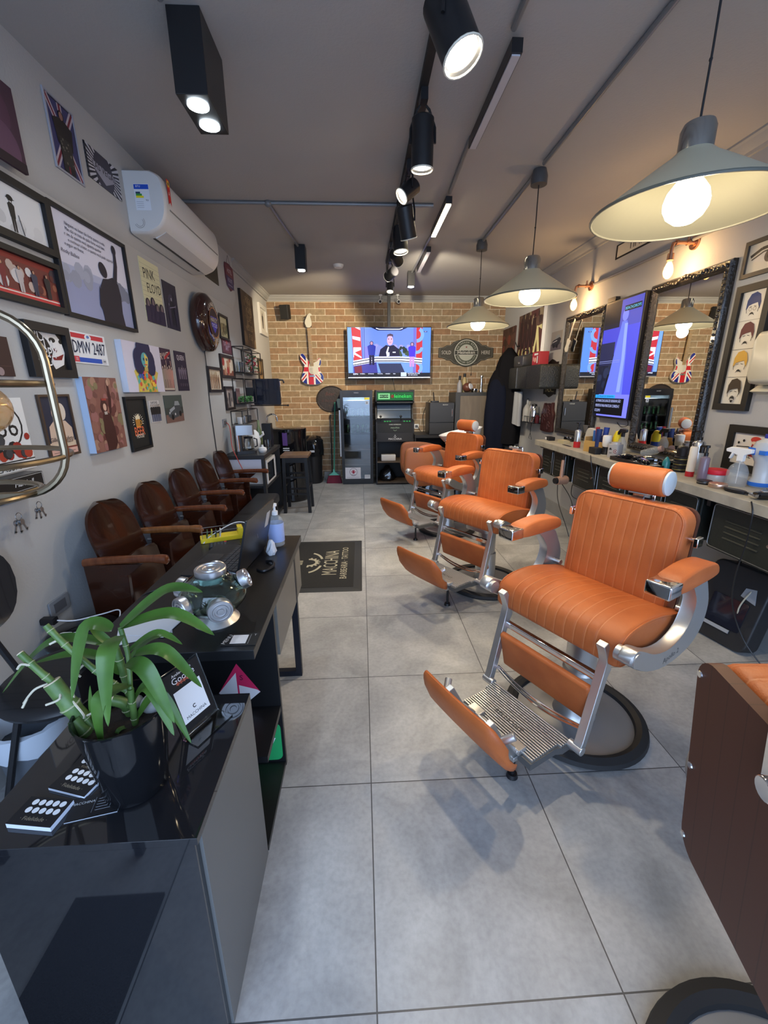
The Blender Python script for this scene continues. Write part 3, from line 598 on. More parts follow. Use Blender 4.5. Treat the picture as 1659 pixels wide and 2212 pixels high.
    h.loft([ov(-.104, .90), ov(-.101, .97), ov(-.094, 1), ov(.094, 1), ov(.101, .97), ov(.104, .90)]); hr = h.build('headrest', t, smooth=50)
    for sx in (-1, 1):
        hh_ = MB(M('pale_grey_vinyl', (.50, .56, .58), .4)).loft([ov(sx*.1042, .86), ov(sx*.112, .86), ov(sx*.115, .78)]); hh_.build('headrest_end', hr, smooth=40)
    MB(CHR).box(-.02, .02, .240, .250, .96, 1.04).build('headrest_post', hr, bevel=.002)
    return t
chair = barber_chair()
chair['label'] = 'orange leather barber chair with headrest and ribbed footplate, nearest fully visible one'
chair.location = (.915, .885, 0); chair.rotation_euler = (0, 0, radians(-61.5))
dup(chair, (.897, 2.235, 0), radians(-55.5), 'orange leather barber chair without headrest, middle of the three turned to the aisle', ('headrest',))
dup(chair, (.858, 3.50, 0), radians(-58.6), 'orange leather barber chair with headrest, third back beside the white wash basin')
dup(chair, (0.801, -0.285, 0), radians(78), 'barber chair seen from behind at the right edge, brown back panel towards the camera', ('headrest', 'seat_piping'))
# ------------------------------------------------------------------ left wall pictures
LW = radians(90); RW = radians(-90)
K_ = C(18, 18, 20); Wt = C(226, 226, 228); CR = C(222, 214, 190)
def picture(name, cat, label, y0, y1, z0, z1, draw, bg, frame=None, fw=.02, fd=.02, x=None, side='L', depth=.004, edge=None, group=None):
    """frame given -> moulding bars + print; depth large + edge -> stretched canvas"""
    w, h = y1-y0, z1-z0
    if side == 'L': t = thing(name, label, cat, (XL if x is None else x, (y0+y1)/2, z0), LW, group)
    elif side == 'R': t = thing(name, label, cat, (XR if x is None else x, (y0+y1)/2, z0), RW, group)
    else: t = thing(name, label, cat, ((y0+y1)/2, x, z0), 0, group)
    if frame:
        f = MB(frame)
        o = [(-w/2, 0), (w/2, 0), (w/2, h), (-w/2, h)]; i = [(-w/2+fw, fw), (w/2-fw, fw), (w/2-fw, h-fw), (-w/2+fw, h-fw)]
        rings = []
        for P_, y in ((o, -.001), (o, -fd+.002), ([(a*.995, b) for a, b in o], -fd), (i, -fd), (i, -fd*.35)):
            rings.append([(p[0], y, p[1]) for p in P_])
        f.loft(rings, cap=(True, False)); f.build('frame', t, smooth=0)
        a = Art(w-2*fw, h-2*fw, bg, -fd*.36, fw)
    else:
        MB(edge or bg).box(-w/2, w/2, -depth, -.0005, 0, h).build('board', t, smooth=0)
        a = Art(w, h, bg, -depth-.0002)
    draw(a); a.build('print', t, smooth=0)
    return t
NAV, PUR, DPU, BLU, RED, TAN = C(28, 26, 48), C(70, 60, 110), C(40, 32, 60), C(40, 60, 150), C(170, 40, 40), C(180, 140, 100)
def d_union(a):
    a.rect(.03, .02, .97, .98, C(60, 60, 105))
    for p, q in (((.03, .02), (.97, .98)), ((.97, .02), (.03, .98))): a.line([p, q], .16, C(185, 175, 185)); a.line([p, q], .06, C(120, 40, 55))
    a.rect(.42, .02, .58, .98, C(190, 180, 190)); a.rect(.46, .02, .54, .98, C(120, 40, 55))
    a.person(.5, .02, .86, C(38, 34, 36), C(150, 110, 100), .5, 0, C(30, 20, 20)); a.rect(.3, .12, .72, .5, C(52, 50, 48)); a.blobs(14, .32, .14, .7, .48, .015, .03, [C(110, 105, 95)], 3)
picture('framed_poster', 'poster', 'tall poster of a figure before a crossed flag, high on the left wall', 1.66, 1.86, 2.365, 2.655, d_union, NAV, C(160, 160, 170), .008, .008, x=XL+.045)
def d_vegas(a):
    for k in range(28):
        t0 = 2*pi*k/28; t1 = 2*pi*(k+.5)/28
        a.poly([(.5, .5), (.5+.9*cos(t0), .5+.9*sin(t0)), (.5+.9*cos(t1), .5+.9*sin(t1))], C(190, 190, 200)); a.k -= 1
    a.k += 1; a.circ(.5, .5, .3, C(60, 60, 75)); a.poly([(.12, .62), (.88, .62), (.8, .4), (.5, .12), (.2, .4)], C(150, 150, 165)); a.write('LAS VEGAS', .5, .52, .043, C(25, 25, 35))
    a.poly([(0, 0), (.03, 0), (.03, 1), (0, 1)], C(30, 30, 40))
picture('metal_sign', 'sign', 'black and silver sunburst Las Vegas sign on the upper left wall', 1.915, 2.215, 2.435, 2.585, d_vegas, C(35, 35, 48), x=XL+.045)
def d_purple(a):
    a.circ(.6, .6, .3, C(85, 55, 75), ry=.35); a.circ(.35, .3, .25, C(62, 40, 58)); a.circ(.75, .2, .2, C(100, 70, 92)); a.rect(0, 0, 1, .12, C(38, 24, 34))
picture('canvas_print', 'picture', 'dark purple canvas print at the top left corner of the picture', 1.05, 1.45, 2.245, 2.525, d_purple, C(72, 48, 64), x=XL+.045, depth=.012)
def d_clown(a):
    a.blobs(10, .1, .02, .9, .3, .03, .08, [C(196, 198, 202), C(208, 210, 214)], 5)
    a.person(.5, .06, .68, C(28, 28, 30), C(200, 200, 200), .26, 0, K_); a.circ(.5, .735, .045, K_, ry=.06); a.rect(.44, .715, .56, .73, K_); a.line([(.58, .45), (.62, .06)], .010, K_)
picture('framed_picture', 'picture', 'black framed white picture of a small dark figure in a bowler hat', 1.17, 1.585, 1.985, 2.215, d_clown, C(216, 218, 222), K_, .028, .03)
def d_movie(a):
    a.rect(0, 0, 1, .16, C(200, 60, 60)); a.rect(0, .10, 1, .13, C(230, 220, 210)); a.rect(0, .86, 1, 1, C(130, 40, 35))
    a.blobs(26, .02, .28, .98, .8, .03, .07, [C(190, 170, 160), C(90, 40, 40), C(60, 50, 60), C(150, 90, 70), C(210, 205, 205)], 11)
    for i, u in enumerate((.12, .3, .5, .68, .85)): a.person(u, .14, .62, [C(225, 220, 220), C(120, 40, 45), C(190, 180, 180), C(60, 60, 80), C(40, 36, 40)][i], C(190, 140, 115), .34, 0, C(50, 25, 20))
picture('framed_poster', 'poster', 'black framed red and white group poster at the left edge, between two frames', 1.10, 1.575, 1.755, 1.955, d_movie, C(110, 50, 45), K_, .022, .03)
def d_fist(a):
    a.rect(0, 0, 1, .42, C(150, 158, 196)); a.rect(0, .42, 1, .5, C(168, 176, 206)); a.blobs(14, 0, .36, .4, .52, .03, .07, [C(150, 156, 178), C(162, 168, 190)], 4); a.blobs(10, .75, .36, 1, .5, .04, .07, [C(120, 126, 148)], 7)
    for k, (s_, sx) in enumerate((('Ninguém vai bater tão forte quanto a vida.', 1), ('Mas não se trata de quão forte você bate,', 1), ('e sim de quanto você aguenta apanhar', 1), ('e continuar a lutar, o quanto você pode suportar', .95), ('e seguir em frente.', 1))):
        a.write(s_, .08+len(s_)*.0085, .91-.052*k, .022, C(40, 40, 60), .85, slant=.2)
    a.write('Rocky Balboa', .17, .62, .024, C(40, 40, 60), slant=.3)
    D = C(34, 32, 46)
    a.poly([(.50, 0), (.48, .22), (.52, .40), (.58, .50), (.66, .52), (.74, .56), (.82, .50), (.84, .36), (.82, .16), (.84, 0)], D); a.circ(.60, .60, .058, D, ry=.085, rot=15); a.poly([(.72, .45), (.80, .50), (.855, .72), (.86, .86), (.82, .86), (.80, .72)], D)
    a.circ(.835, .90, .035, D, ry=.055); a.poly([(.46, .18), (.50, .1), (.53, .3), (.5, .4)], D)
picture('framed_poster', 'poster', 'large black framed poster of a man raising his fist beside lines of text', 1.585, 2.215, 1.752, 2.222, d_fist, C(205, 206, 226), K_, .018, .025)
def d_joker(a):
    a.poly([(.28, 1), (.8, 1), (.95, .8), (1, .5), (.9, .15), (.6, .0), (.5, .2), (.62, .5), (.5, .8)], C(222, 220, 220)); a.circ(.66, .82, .10, K_, ry=.07); a.circ(.92, .8, .06, K_, ry=.06); a.circ(.70, .55, .05, C(90, 20, 30)); a.poly([(.5, .4), (.72, .36), (.95, .46), (.85, .28), (.6, .26)], C(120, 25, 30))
    for k, s_ in enumerate(('PUT', 'ON A', 'HAPPY', 'FACE')): a.write(s_, .33, .88-.22*k, .062, Wt, 1.0 if k < 2 else .9)
picture('framed_poster', 'poster', 'thick black framed poster reading PUT ON A HAPPY FACE with a white face', 1.28, 1.55, 1.472, 1.692, d_joker, C(20, 18, 20), C(22, 20, 22), .035, .03)
def d_plate(a):
    a.rect(.06, .80, .94, .95, C(190, 50, 60)); a.circ(.5, .86, .09, C(225, 228, 235), ry=.10); a.circ(.5, .88, .04, C(90, 120, 180), ry=.05); a.rect(.17, .04, .80, .19, C(40, 80, 180)); a.rect(.04, .04, .17, .22, C(200, 60, 70)); a.rect(.82, .04, .93, .2, C(200, 200, 205))
    a.write('DMW 2487', .5, .50, .083, C(25, 30, 60), .66); a.write('32', .105, .13, .018, Wt); a.write('8/08', .875, .12, .012, K_)
t = picture('licence_plate', 'sign', 'white red and blue vintage car number plate DMW 2487 on the left wall', 1.576, 1.868, 1.545, 1.690, d_plate, C(222, 224, 228), depth=.004)
def d_hair(a):
    rr = random.Random(5); cols = [C(220, 90, 60), C(240, 200, 70), C(90, 180, 170), C(200, 70, 120), C(120, 170, 70), C(60, 90, 180), C(230, 150, 60)]
    a.poly([(.24, 0), (.26, .18), (.2, .42), (.32, .52), (.5, .46), (.68, .52), (.86, .42), (.76, .18), (.78, 0)], C(210, 190, 90))
    for k in range(60): a.circ(rr.uniform(.28, .74), rr.uniform(.02, .44), rr.uniform(.015, .04), cols[k % 7], n=8); a.k -= (1 if k % 4 else 0)
    for u, v, r_ in ((.5, .78, .19), (.36, .68, .14), (.64, .66, .14), (.34, .56, .12), (.66, .54, .12), (.44, .9, .12), (.58, .9, .11)): a.circ(u, v, r_, C(34, 36, 76))
    a.circ(.5, .66, .095, C(90, 170, 180), ry=.16); a.poly([(.5, .80), (.59, .72), (.56, .54), (.5, .50)], C(230, 200, 90)); a.circ(.47, .68, .02, C(30, 60, 90)); a.circ(.545, .68, .02, C(30, 60, 90)); a.rect(.46, .56, .55, .58, C(190, 70, 70)); a.rect(.455, .44, .55, .52, C(190, 170, 90))
picture('canvas_print', 'picture', 'white canvas portrait with big dark blue hair and a multicoloured shirt', 1.97, 2.43, 1.405, 1.69, d_hair, C(208, 206, 226), depth=.035, edge=C(205, 212, 228))
def d_pf(a):
    for k in range(9): a.rect(0, .35+.07*k, 1, .354+.07*k, C(150, 150, 130)); a.k -= 1
    a.k += 1
    a.write('PINK', .42, .78, .085, C(20, 20, 20), .85, 4); a.write('FLOYD', .60, .57, .08, C(20, 20, 20), .8, 4)
    for u, h in ((.16, .42), (.42, .46), (.62, .38), (.86, .40)): a.circ(u, h-.12, .12, C(28, 22, 40)); a.circ(u+.01, h-.13, .06, C(120, 105, 110), ry=.075); a.rect(u-.17, 0, u+.17, h-.16, C(38, 30, 62))
picture('poster', 'poster', 'cream brick poster reading PINK FLOYD above four dark heads', 2.40, 2.665, 1.845, 2.22, d_pf, C(210, 206, 170))
def d_band(a):
    a.circ(.5, .62, .2, C(60, 56, 80)); a.person(.52, .1, .6, C(26, 24, 34), C(150, 150, 165), .32, 1, K_); a.person(.28, .06, .5, C(52, 46, 70), C(110, 105, 125), .3, 0, K_); a.person(.76, .06, .5, C(44, 40, 62), C(100, 95, 115), .3, 0, K_); a.line([(.3, .45), (.75, .52)], .03, C(120, 115, 140))
picture('poster', 'poster', 'small dark purple poster of a guitarist, right of the brick pattern poster', 2.70, 2.92, 1.845, 2.155, d_band, C(40, 36, 54))
def d_raz(a):
    a.write('R*A*Z', .5, .82, .062, C(225, 210, 200), .8, 8); a.poly([(.5, .74), (.95, .9), (.95, .96), (.45, .8)], RED)
    for i, u in enumerate((.22, .38, .54, .70, .84)): a.person(u, .04, .55+.03*(i % 2), C(150+10*i, 140, 130), C(190, 170, 160), .26, i % 2, K_)
    a.rect(.1, .02, .9, .07, C(190, 180, 170))
picture('poster', 'poster', 'purple red band poster with red headline, left one of two side by side', 2.47, 2.67, 1.41, 1.695, d_raz, C(52, 32, 56))
def d_queen(a):
    a.write('QUEEN', .5, .84, .05, C(220, 215, 225), .8)
    for i, u in enumerate((.25, .42, .58, .75)): a.person(u, .3, .3, C(120, 110, 130), C(190, 180, 190), .4, 1 if i == 1 else 0, K_); a.circ(u, .16, .06, C(80, 72, 92))
picture('poster', 'poster', 'dark violet poster reading QUEEN over a row of small figures', 2.735, 2.94, 1.41, 1.695, d_queen, C(40, 32, 56))
def d_angus(a):
    a.blobs(70, .02, .02, .98, .98, .04, .12, [C(140, 96, 84), C(112, 72, 64), C(160, 124, 104), C(96, 52, 48), C(150, 100, 96), C(128, 116, 84)], 21)
    D = C(62, 26, 24); a.poly([(.36, 0), (.34, .3), (.38, .5), (.48, .54), (.62, .5), (.68, .3), (.70, .1), (.6, 0)], D); a.poly([(.58, .48), (.66, .52), (.72, .72), (.70, .9), (.64, .9), (.63, .72)], D); a.circ(.68, .93, .03, C(190, 150, 130), ry=.045)
    a.circ(.46, .61, .10, C(70, 34, 30), ry=.085); a.circ(.47, .60, .05, C(205, 165, 145), ry=.05); a.rect(.43, .50, .52, .54, C(180, 170, 160)); a.rect(.40, .69, .55, .72, C(150, 60, 50))
picture('canvas_print', 'picture', 'reddish brown canvas painting of a singer with one arm raised', 1.565, 1.85, 1.11, 1.48, d_angus, C(128, 84, 74), depth=.035, edge=C(186, 206, 232))
def d_beer(a):
    O = C(225, 160, 60); a.poly([(.38, .42), (.62, .42), (.62, .60), (.38, .60)], O)
    for k in range(3): a.rect(.42+.07*k, .44, .445+.07*k, .58, C(25, 28, 28)); a.k -= 1
    a.k += 1; a.ring(.64, .51, .05, .075, O, -90, 90); a.circ(.44, .62, .06, C(230, 220, 190)); a.circ(.53, .64, .07, C(230, 220, 190)); a.circ(.59, .615, .045, C(230, 220, 190))
    for k in range(13):
        g = radians(-20+220*k/12); a.line([(.5+.22*cos(g), .54+.12*sin(g)), (.5+.31*cos(g), .54+.17*sin(g))], .018, C(230, 225, 205)); a.k -= 1
    a.k += 1; a.write('BEER', .5, .33, .075, C(232, 120, 80), .75); a.write('·HOUSE·', .5, .235, .034, C(235, 230, 215), .8)
picture('framed_sign', 'sign', 'black framed BEER HOUSE sign with a beer mug drawing', 1.945, 2.185, 1.062, 1.38, d_beer, C(24, 27, 28), C(14, 15, 16), .016, .018)
def d_ramo(a):
    a.write('RAMONES', .5, .9, .023, K_, .9)
    for i, u in enumerate((.18, .36, .54, .72, .88)): a.person(u, .04, .78, C(30, 28, 32), C(200, 190, 180), .3, 0, C(60, 30, 25), C(90, 95, 120))
picture('poster', 'poster', 'small white poster reading RAMONES with five dark standing figures', 2.24, 2.38, 1.21, 1.35, d_ramo, C(200, 198, 200))
def d_car(a):
    a.rect(0, 0, 1, .3, C(120, 92, 84)); a.rect(0, .3, 1, .55, C(58, 66, 62)); a.poly([(.12, .25), (.2, .5), (.5, .62), (.8, .62), (.92, .42), (.7, .2), (.3, .12)], C(70, 76, 82)); a.poly([(.22, .48), (.5, .60), (.52, .5), (.25, .36)], C(160, 168, 178)); a.circ(.35, .2, .07, K_, n=12); a.circ(.80, .30, .07, K_, n=12); a.poly([(.5, .62), (.55, .78), (.75, .78), (.82, .62)], C(150, 158, 165)); a.circ(.2, .36, .03, C(210, 210, 215)); a.circ(.5, .3, .03, C(210, 210, 215))
picture('poster', 'poster', 'small grey green poster of a classic open car, left wall', 2.46, 2.76, 1.19, 1.38, d_car, C(72, 84, 82))
def d_route(a):
    a.circ(.5, .62, .42, C(30, 30, 32), ry=.36); a.circ(.5, .62, .39, C(226, 226, 224), ry=.335); a.write('66', .66, .60, .11, C(28, 28, 30)); a.write('ROUTE', .45, .85, .04, C(28, 28, 30))
    a.blobs(24, .05, .22, .95, .46, .04, .1, [C(30, 30, 34), C(170, 60, 40), C(60, 62, 66), C(150, 40, 30)], 9); a.circ(.28, .24, .15, C(24, 24, 26)); a.circ(.28, .24, .09, C(90, 110, 130)); a.rect(0, .135, 1, .15, K_)
    a.write('CLASSIC', .5, .06, .036, C(24, 24, 26), 1.1)
picture('metal_sign', 'sign', 'white sign with 66, a motorcycle and CLASSIC at the left edge', .90, 1.20, 1.11, 1.39, d_route, C(224, 224, 222))
def d_gil(a):
    a.rect(0, .22, 1, 1, C(34, 40, 62)); a.poly([(.1, .2), (.15, .5), (.35, .6), (.75, .58), (.95, .45), (.95, .2)], C(205, 180, 160)); a.circ(.5, .72, .19, C(220, 180, 160), ry=.16); a.circ(.66, .74, .16, C(214, 200, 184), ry=.15); a.circ(.54, .60, .11, C(235, 230, 226), ry=.07); a.rect(.38, .72, .48, .735, C(90, 60, 50))
    a.write('Gillette Safety', .5, .27, .026, C(60, 40, 30), 1.05); a.write('Razor', .76, .22, .02, C(60, 40, 30)); a.rect(0, 0, 1, .10, C(215, 170, 155)); a.rect(0, .10, 1, .13, C(120, 60, 50)); a.rect(.1, .04, .9, .05, C(120, 90, 80))
picture('framed_poster', 'poster', 'brown framed vintage shaving poster of a man with a white cap', 1.285, 1.485, 1.125, 1.40, d_gil, C(210, 190, 165), C(70, 52, 38), .010, .012)
def d_brown(a): a.circ(.7, .12, .07, C(150, 130, 130)); a.rect(.05, .25, .95, .27, C(70, 45, 45))
picture('metal_sign', 'sign', 'dark brown wall plaque at the left edge behind the hanging brass shelf', .98, 1.20, 1.47, 1.615, d_brown, C(52, 30, 30), depth=.008)
# amplifier shaped key holder with keys
t = thing('key_holder', 'black amplifier shaped key holder with brass panel on the left wall', 'key holder', (XL, 1.0, 1.02), LW)
MB(BLK).box(-.13, .13, -.075, -.001, 0, .085).build('body', t, bevel=.003, smooth=0)
a = Art(.245, .05, C(16, 16, 18), -.0765, .032); a.rect(0, .97, 1, 1, C(190, 190, 190)); a.rect(0, 0, .012, 1, C(190, 190, 190)); a.rect(.988, 0, 1, 1, C(190, 190, 190)); a.rect(0, 0, 1, .03, C(190, 190, 190)); a.write('Marshall', .6, .5, .028, C(235, 235, 235), slant=.3); a.build('front_panel', t, smooth=0)
MB(M('brass_panel', (.45, .36, .20), .35, .7)).box(-.122, .122, -.078, -.0755, .004, .028).build('brass_strip', t, smooth=0)
for k in range(5): MB(M('dark_gold_knob', (.35, .28, .15), .3, .8)).cyl((-.09+.045*k, -.078, .016), (-.09+.045*k, -.088, .016), .007, None, 12).build('knob', t)
for i, (y, z, s_) in enumerate(((1.095, 1.0, 1.), (.985, .985, 1.15))):
    g = thing('key_ring', ['small key ring on the right of the black key holder', 'bunch of keys hanging below the middle of the black key holder'][i], 'keys', (XL+.055, y, z-.03), LW)
    MB(STL).tube([(.014*cos(a_*pi/8), 0, .014*sin(a_*pi/8)) for a_ in range(16)], .0015, 5, closed=True).build('ring', g)
    for k in range(3): MB(STL).xf(RotY(-22+22*k) @ Matrix.Diagonal((s_, 1, s_, 1))).cyl((0, -.002+.004*k, -.022), (0, .001+.004*k, -.022), .010, None, 14).box(-.003, .003, -.002+.004*k, .001+.004*k, -.058, -.03).box(-.003, .007, -.002+.004*k, .001+.004*k, -.054, -.05).build('key', g, smooth=0)
# neon style round sign
t = thing('round_neon_sign', 'round dark dome wall sign with white ring lettering and blue shield', 'sign', (XL, 3.34, 1.965), LW)
MB(M('dark_red_brown_gloss', (.035, .012, .010), .12, coat=.5)).xf(RotX(90)).lathe([(.20, 0), (.225, .02), (.235, .05), (.225, .09), (.19, .112), (.10, .125), (0, .128)], n=48).build('dome', t, smooth=60)
a = Art(.38, .38, C(28, 16, 16), -.1165, -.19); a.v, a.f, a.mi = [], [], []
a.circ(.5, .5, .30, C(40, 20, 18)); a.ring(.5, .5, .30, .315, C(190, 120, 70)); a.poly([(.3, .62), (.7, .62), (.7, .45), (.5, .28), (.3, .45)], C(60, 60, 190)); a.rect(.2, .5, .8, .6, C(30, 22, 22)); a.write('HARLEY', .5, .55, .052, C(225, 215, 205), .9); a.write('CYCLES', .5, .44, .04, Wt)
for s_, a0, a1, up in (('GENUINE', 140, 40, 1), ('MOTOR', 235, 305, -1)):
    for i, ch in enumerate(s_):
        g = a0+(a1-a0)*i/(len(s_)-1); a.write(ch, .5+.375*cos(radians(g)), .5+.375*sin(radians(g)), .042, C(230, 225, 220), 1, (g-90) if up > 0 else g+90)
a.build('dial', t, smooth=0, loc=(0, -.012, 0))
tag(MB(BLK).tube(smoothpath([(XL+.012, 3.36, 1.77), (XL+.008, 3.38, 1.6), (XL+.006, 3.36, 1.3), (XL+.006, 3.38, .95), (XL+.006, 3.40, .60)], 5), .004, 6).build('power_cord'), 'black cord running down the left wall from the round sign', 'cord')
# small frames towards the back
BRW = C(34, 24, 20)
def d_a(a): a.blobs(20, .1, .1, .9, .6, .05, .12, [C(150, 140, 100), C(110, 100, 70), C(80, 80, 50)], 2); a.rect(.1, .7, .9, .95, C(200, 196, 160)); a.person(.6, .2, .6, C(90, 84, 60), C(180, 160, 120), .3)
picture('framed_picture', 'picture', 'small black framed picture in yellow green tones, right of the round sign', 3.85, 4.14, 1.90, 2.13, d_a, C(176, 170, 130), K_, .022, .02)
def d_orn(a): a.poly([(.1, .1), (.9, .1), (1, .5), (.9, .9), (.5, 1), (.1, .9), (0, .5)], C(90, 45, 60)); a.write('TATTOO', .5, .62, .06, C(190, 170, 190), .9); a.write('ART', .5, .35, .06, C(190, 170, 190)); a.circ(.5, .85, .1, C(160, 70, 80))
picture('metal_sign', 'sign', 'small wine red shaped sign below the yellow green picture', 3.90, 4.22, 1.77, 1.915, d_orn, C(70, 38, 50), x=XL+.0005)
def d_b(a): a.rect(0, 0, 1, .3, C(120, 70, 55)); a.blobs(18, .1, .2, .9, .9, .05, .12, [C(205, 190, 170), C(170, 120, 90), C(150, 50, 40)], 6)
picture('framed_picture', 'picture', 'black framed picture in red and cream tones, beside the upper wire shelf', 3.77, 4.22, 1.53, 1.755, d_b, C(190, 172, 150), BRW, .028, .02)
def d_c(a):
    a.blobs(10, .1, .6, .9, .95, .06, .14, [C(200, 185, 160), C(180, 160, 130)], 8)
    for u in (.2, .36, .5, .64, .8): a.person(u, .05, .7, C(150, 112, 84), C(190, 150, 120), .26, 0, C(120, 80, 60))
picture('framed_picture', 'picture', 'black framed sepia picture of five figures, lower left of the small frames', 3.38, 3.755, 1.395, 1.62, d_c, C(206, 190, 168), BRW, .024, .02)
def d_d(a): a.blobs(16, .1, .1, .9, .9, .06, .14, [C(150, 140, 140), C(90, 80, 80), C(180, 165, 150)], 12); a.person(.5, .05, .85, C(70, 62, 62), C(190, 170, 160), .4)
picture('framed_picture', 'picture', 'smallest black framed picture, just above the wall socket and coffee corner', 3.81, 4.10, 1.215, 1.45, d_d, C(128, 118, 116), BRW, .024, .02)
def d_hot(a):
    for s_, v, m in (('HOTEL', .66, C(190, 180, 195)), ('ROUTE', .84, C(190, 180, 195)), ('SOUTH', .3, C(170, 160, 185))): a.write(s_, .5, v, .06, m, .85)
t = thing('hanging_shield_sign', 'small shield shaped sign hanging from a wire below the ceiling moulding', 'sign', (XL+.047, 4.24, 2.39), LW)
sh = [(0, 0), (.10, .035), (.14, .10), (.15, .20), (.13, .24), (0, .255), (-.13, .24), (-.15, .20), (-.14, .10), (-.10, .035)]
MB(C(96, 44, 60)).prism(sh, 'y', -.006, -.001).build('board', t, smooth=0)
a = Art(.24, .20, C(62, 52, 96), -.0065, .028); a.rect(0, .52, 1, 1, C(110, 50, 62)); a.write('HOTEL', .5, .76, .055, C(200, 190, 200), .9); a.write('ROUTE', .5, .34, .05, C(180, 172, 200), .9); a.rect(.2, .1, .8, .14, C(150, 140, 170)); a.build('print', t, smooth=0)
MB(BLK).tube([(-.06, -.003, .25), (0, -.003, .33), (.06, -.003, .25)], .0012, 5).build('hanging_wire', t)
def d_tall(a):
    a.blobs(40, .05, .05, .95, .95, .04, .14, [C(70, 52, 40), C(92, 74, 54), C(50, 40, 34), C(110, 92, 68)], 31)
    for r_, s_ in enumerate(('ROCK', 'HOME', 'LIVE', 'LOUD', 'PUB')): a.write(s_, .55, .86-.17*r_, .10, C(150, 132, 100), .9)
picture('wooden_sign', 'sign', 'tall dark brown wooden sign with worn stacked letters near the back corner', 4.70, 5.24, 1.92, 2.52, d_tall, C(66, 50, 40), edge=C(30, 22, 18), depth=.03)
def d_wh(a): a.rect(.2, .1, .8, .9, C(200, 196, 186)); a.person(.5, .14, .66, C(60, 56, 52), C(120, 110, 100), .4, 0, K_)
picture('framed_picture', 'picture', 'white framed picture beside the brick wall corner', 5.63, 6.08, 2.155, 2.545, d_wh, C(214, 212, 204), C(206, 204, 198), .05, .03)
def d_sm(a): a.blobs(10, .1, .1, .9, .9, .08, .16, [C(190, 150, 90), C(90, 70, 50)], 14)
picture('framed_picture', 'picture', 'tiny tan framed picture below the white frame, behind the wire shelf', 5.35, 5.62, 1.52, 1.82, d_sm, C(160, 130, 84), C(50, 40, 30), .03, .02)
def d_tri(a): a.rect(.1, .1, .9, .9, C(46, 42, 30))
picture('metal_sign', 'sign', 'dark olive sign mostly hidden behind the air conditioner', 3.50, 3.86, 2.36, 2.66, d_tri, C(54, 50, 38), x=XL+.045)
# wall sockets
def socket(y, z, label, w=.12, h=.075, side=LW, x=XL, m=None):
    t = thing('wall_socket', label, 'socket', (x, y, z), side)
    MB(m or M('grey_socket_plate', (.22, .23, .25), .45)).rbox(-w/2, w/2, -.009, -.0005, -h/2, h/2, .008, 'y', .002).build('plate', t)
    MB(M('socket_insert', (.10, .10, .11), .5)).box(-w*.3, w*.3, -.0105, -.0088, -h*.28, h*.28).build('insert', t, smooth=0)
    return t
socket(1.135, .495, 'grey wall socket low on the left wall beside the black bin lid')
socket(3.72, 1.10, 'grey wall socket beside the coffee maker')
# ------------------------------------------------------------------ theatre seats along the left wall
def theatre_seat():
    t = thing('theatre_seat', '', 'theatre seat', (0, 0, 0), LW, 'wooden folding theatre seats along the left wall')
    # local: faces -Y (world +x), X across, origin on floor at wall line
    def shell(zs, ws, yfun, th, rc=0.):   # bent plywood panel
        out = []
        for z, w in zip(zs, ws):
            ring = []
            for sgn in (0, 1):
                for k in range(15):
                    u = -1+2*k/14 if sgn == 0 else 1-2*k/14
                    x = w*u; ring.append((x, yfun(z)+.030*(1-u*u)+(th if sgn else 0)-.0, z))
            out.append(ring)
        return out
    zs = [.50, .505, .52, .60, .68, .74]+[.74+.156*sin(radians(a_)) for a_ in (15, 27, 38, 48, 57, 65, 72, 78, 83, 87)]; ws = [.165, .176, .182, .187, .189, .189]+[.189*cos(radians(a_))**.62 for a_ in (15, 27, 38, 48, 57, 65, 72, 78, 83, 87)]
    MB(WDD).loft(shell(zs, ws, lambda z: -.205+(z-.50)*.26, .012)).build('backrest', t, smooth=60)
    zs = [.255, .27, .32, .42, .52, .60, .625]; ws = [.160, .172, .180, .183, .181, .170, .145]
    MB(WDD).loft(shell(zs, ws, lambda z: -.235-(.62-z)*.10, .014)).build('folded_seat', t, smooth=60)
    for sx in (-1, 1):
        mb = MB(STL).box(sx*.188, sx*.194, -.20, -.16, .50, .66).cyl((sx*.186, -.185, .63), (sx*.186, -.205, .63), .006).cyl((sx*.186, -.185, .56), (sx*.186, -.202, .56), .006)
        mb.build('hinge_strap', t, smooth=30)
    return t
def armrest(parent, sx):
    ap = smoothpath([(0, -.10, 0), (0, -.20, 0), (0, -.34, 0), (0, -.44, 0), (0, -.475, 0)], 3)
    rings = []
    for i, p in enumerate(ap):
        s_ = 1.0+.25*sin(pi*min(1, i/(len(ap)-1)))*(0) + (.18 if .7 < i/(len(ap)-1) < .97 else 0); s_ *= .62 if i == len(ap)-1 else 1
        rings.append([(sx*.215+q[0]*s_, p[1], .665+q[1]*s_+.012*sin(i/len(ap)*pi)) for q in rrect(.034, .036, .014, 4)])
    MB(WDA if False else WDR).loft(rings).cyl((sx*.215, -.474, .668), (sx*.215, -.480, .668), .006, .004, 10).build('armrest', parent, smooth=50)
    MB(WDD).prism([(-.10, .655), (-.36, .655), (-.29, .60), (-.27, .12), (-.28, .03), (-.28, 0), (-.05, 0), (-.05, .03), (-.12, .12)], 'x', sx*.215-.012, sx*.215+.012).build('end_panel', parent, smooth=30, bevel=.002)
WDR = wood('red_brown_armrest_wood', (.10, .026, .010), (.18, .055, .02), .22, (3, 12, 3), .3)
seat0 = theatre_seat(); armrest(seat0, -1)
ws_ = ['dark wooden folding theatre seat nearest the camera, behind the desk', 'second dark wooden theatre seat from the camera', 'middle of the five dark wooden theatre seats', 'fourth dark wooden theatre seat from the camera', 'fifth and farthest wooden theatre seat, beside the kitchen counter']
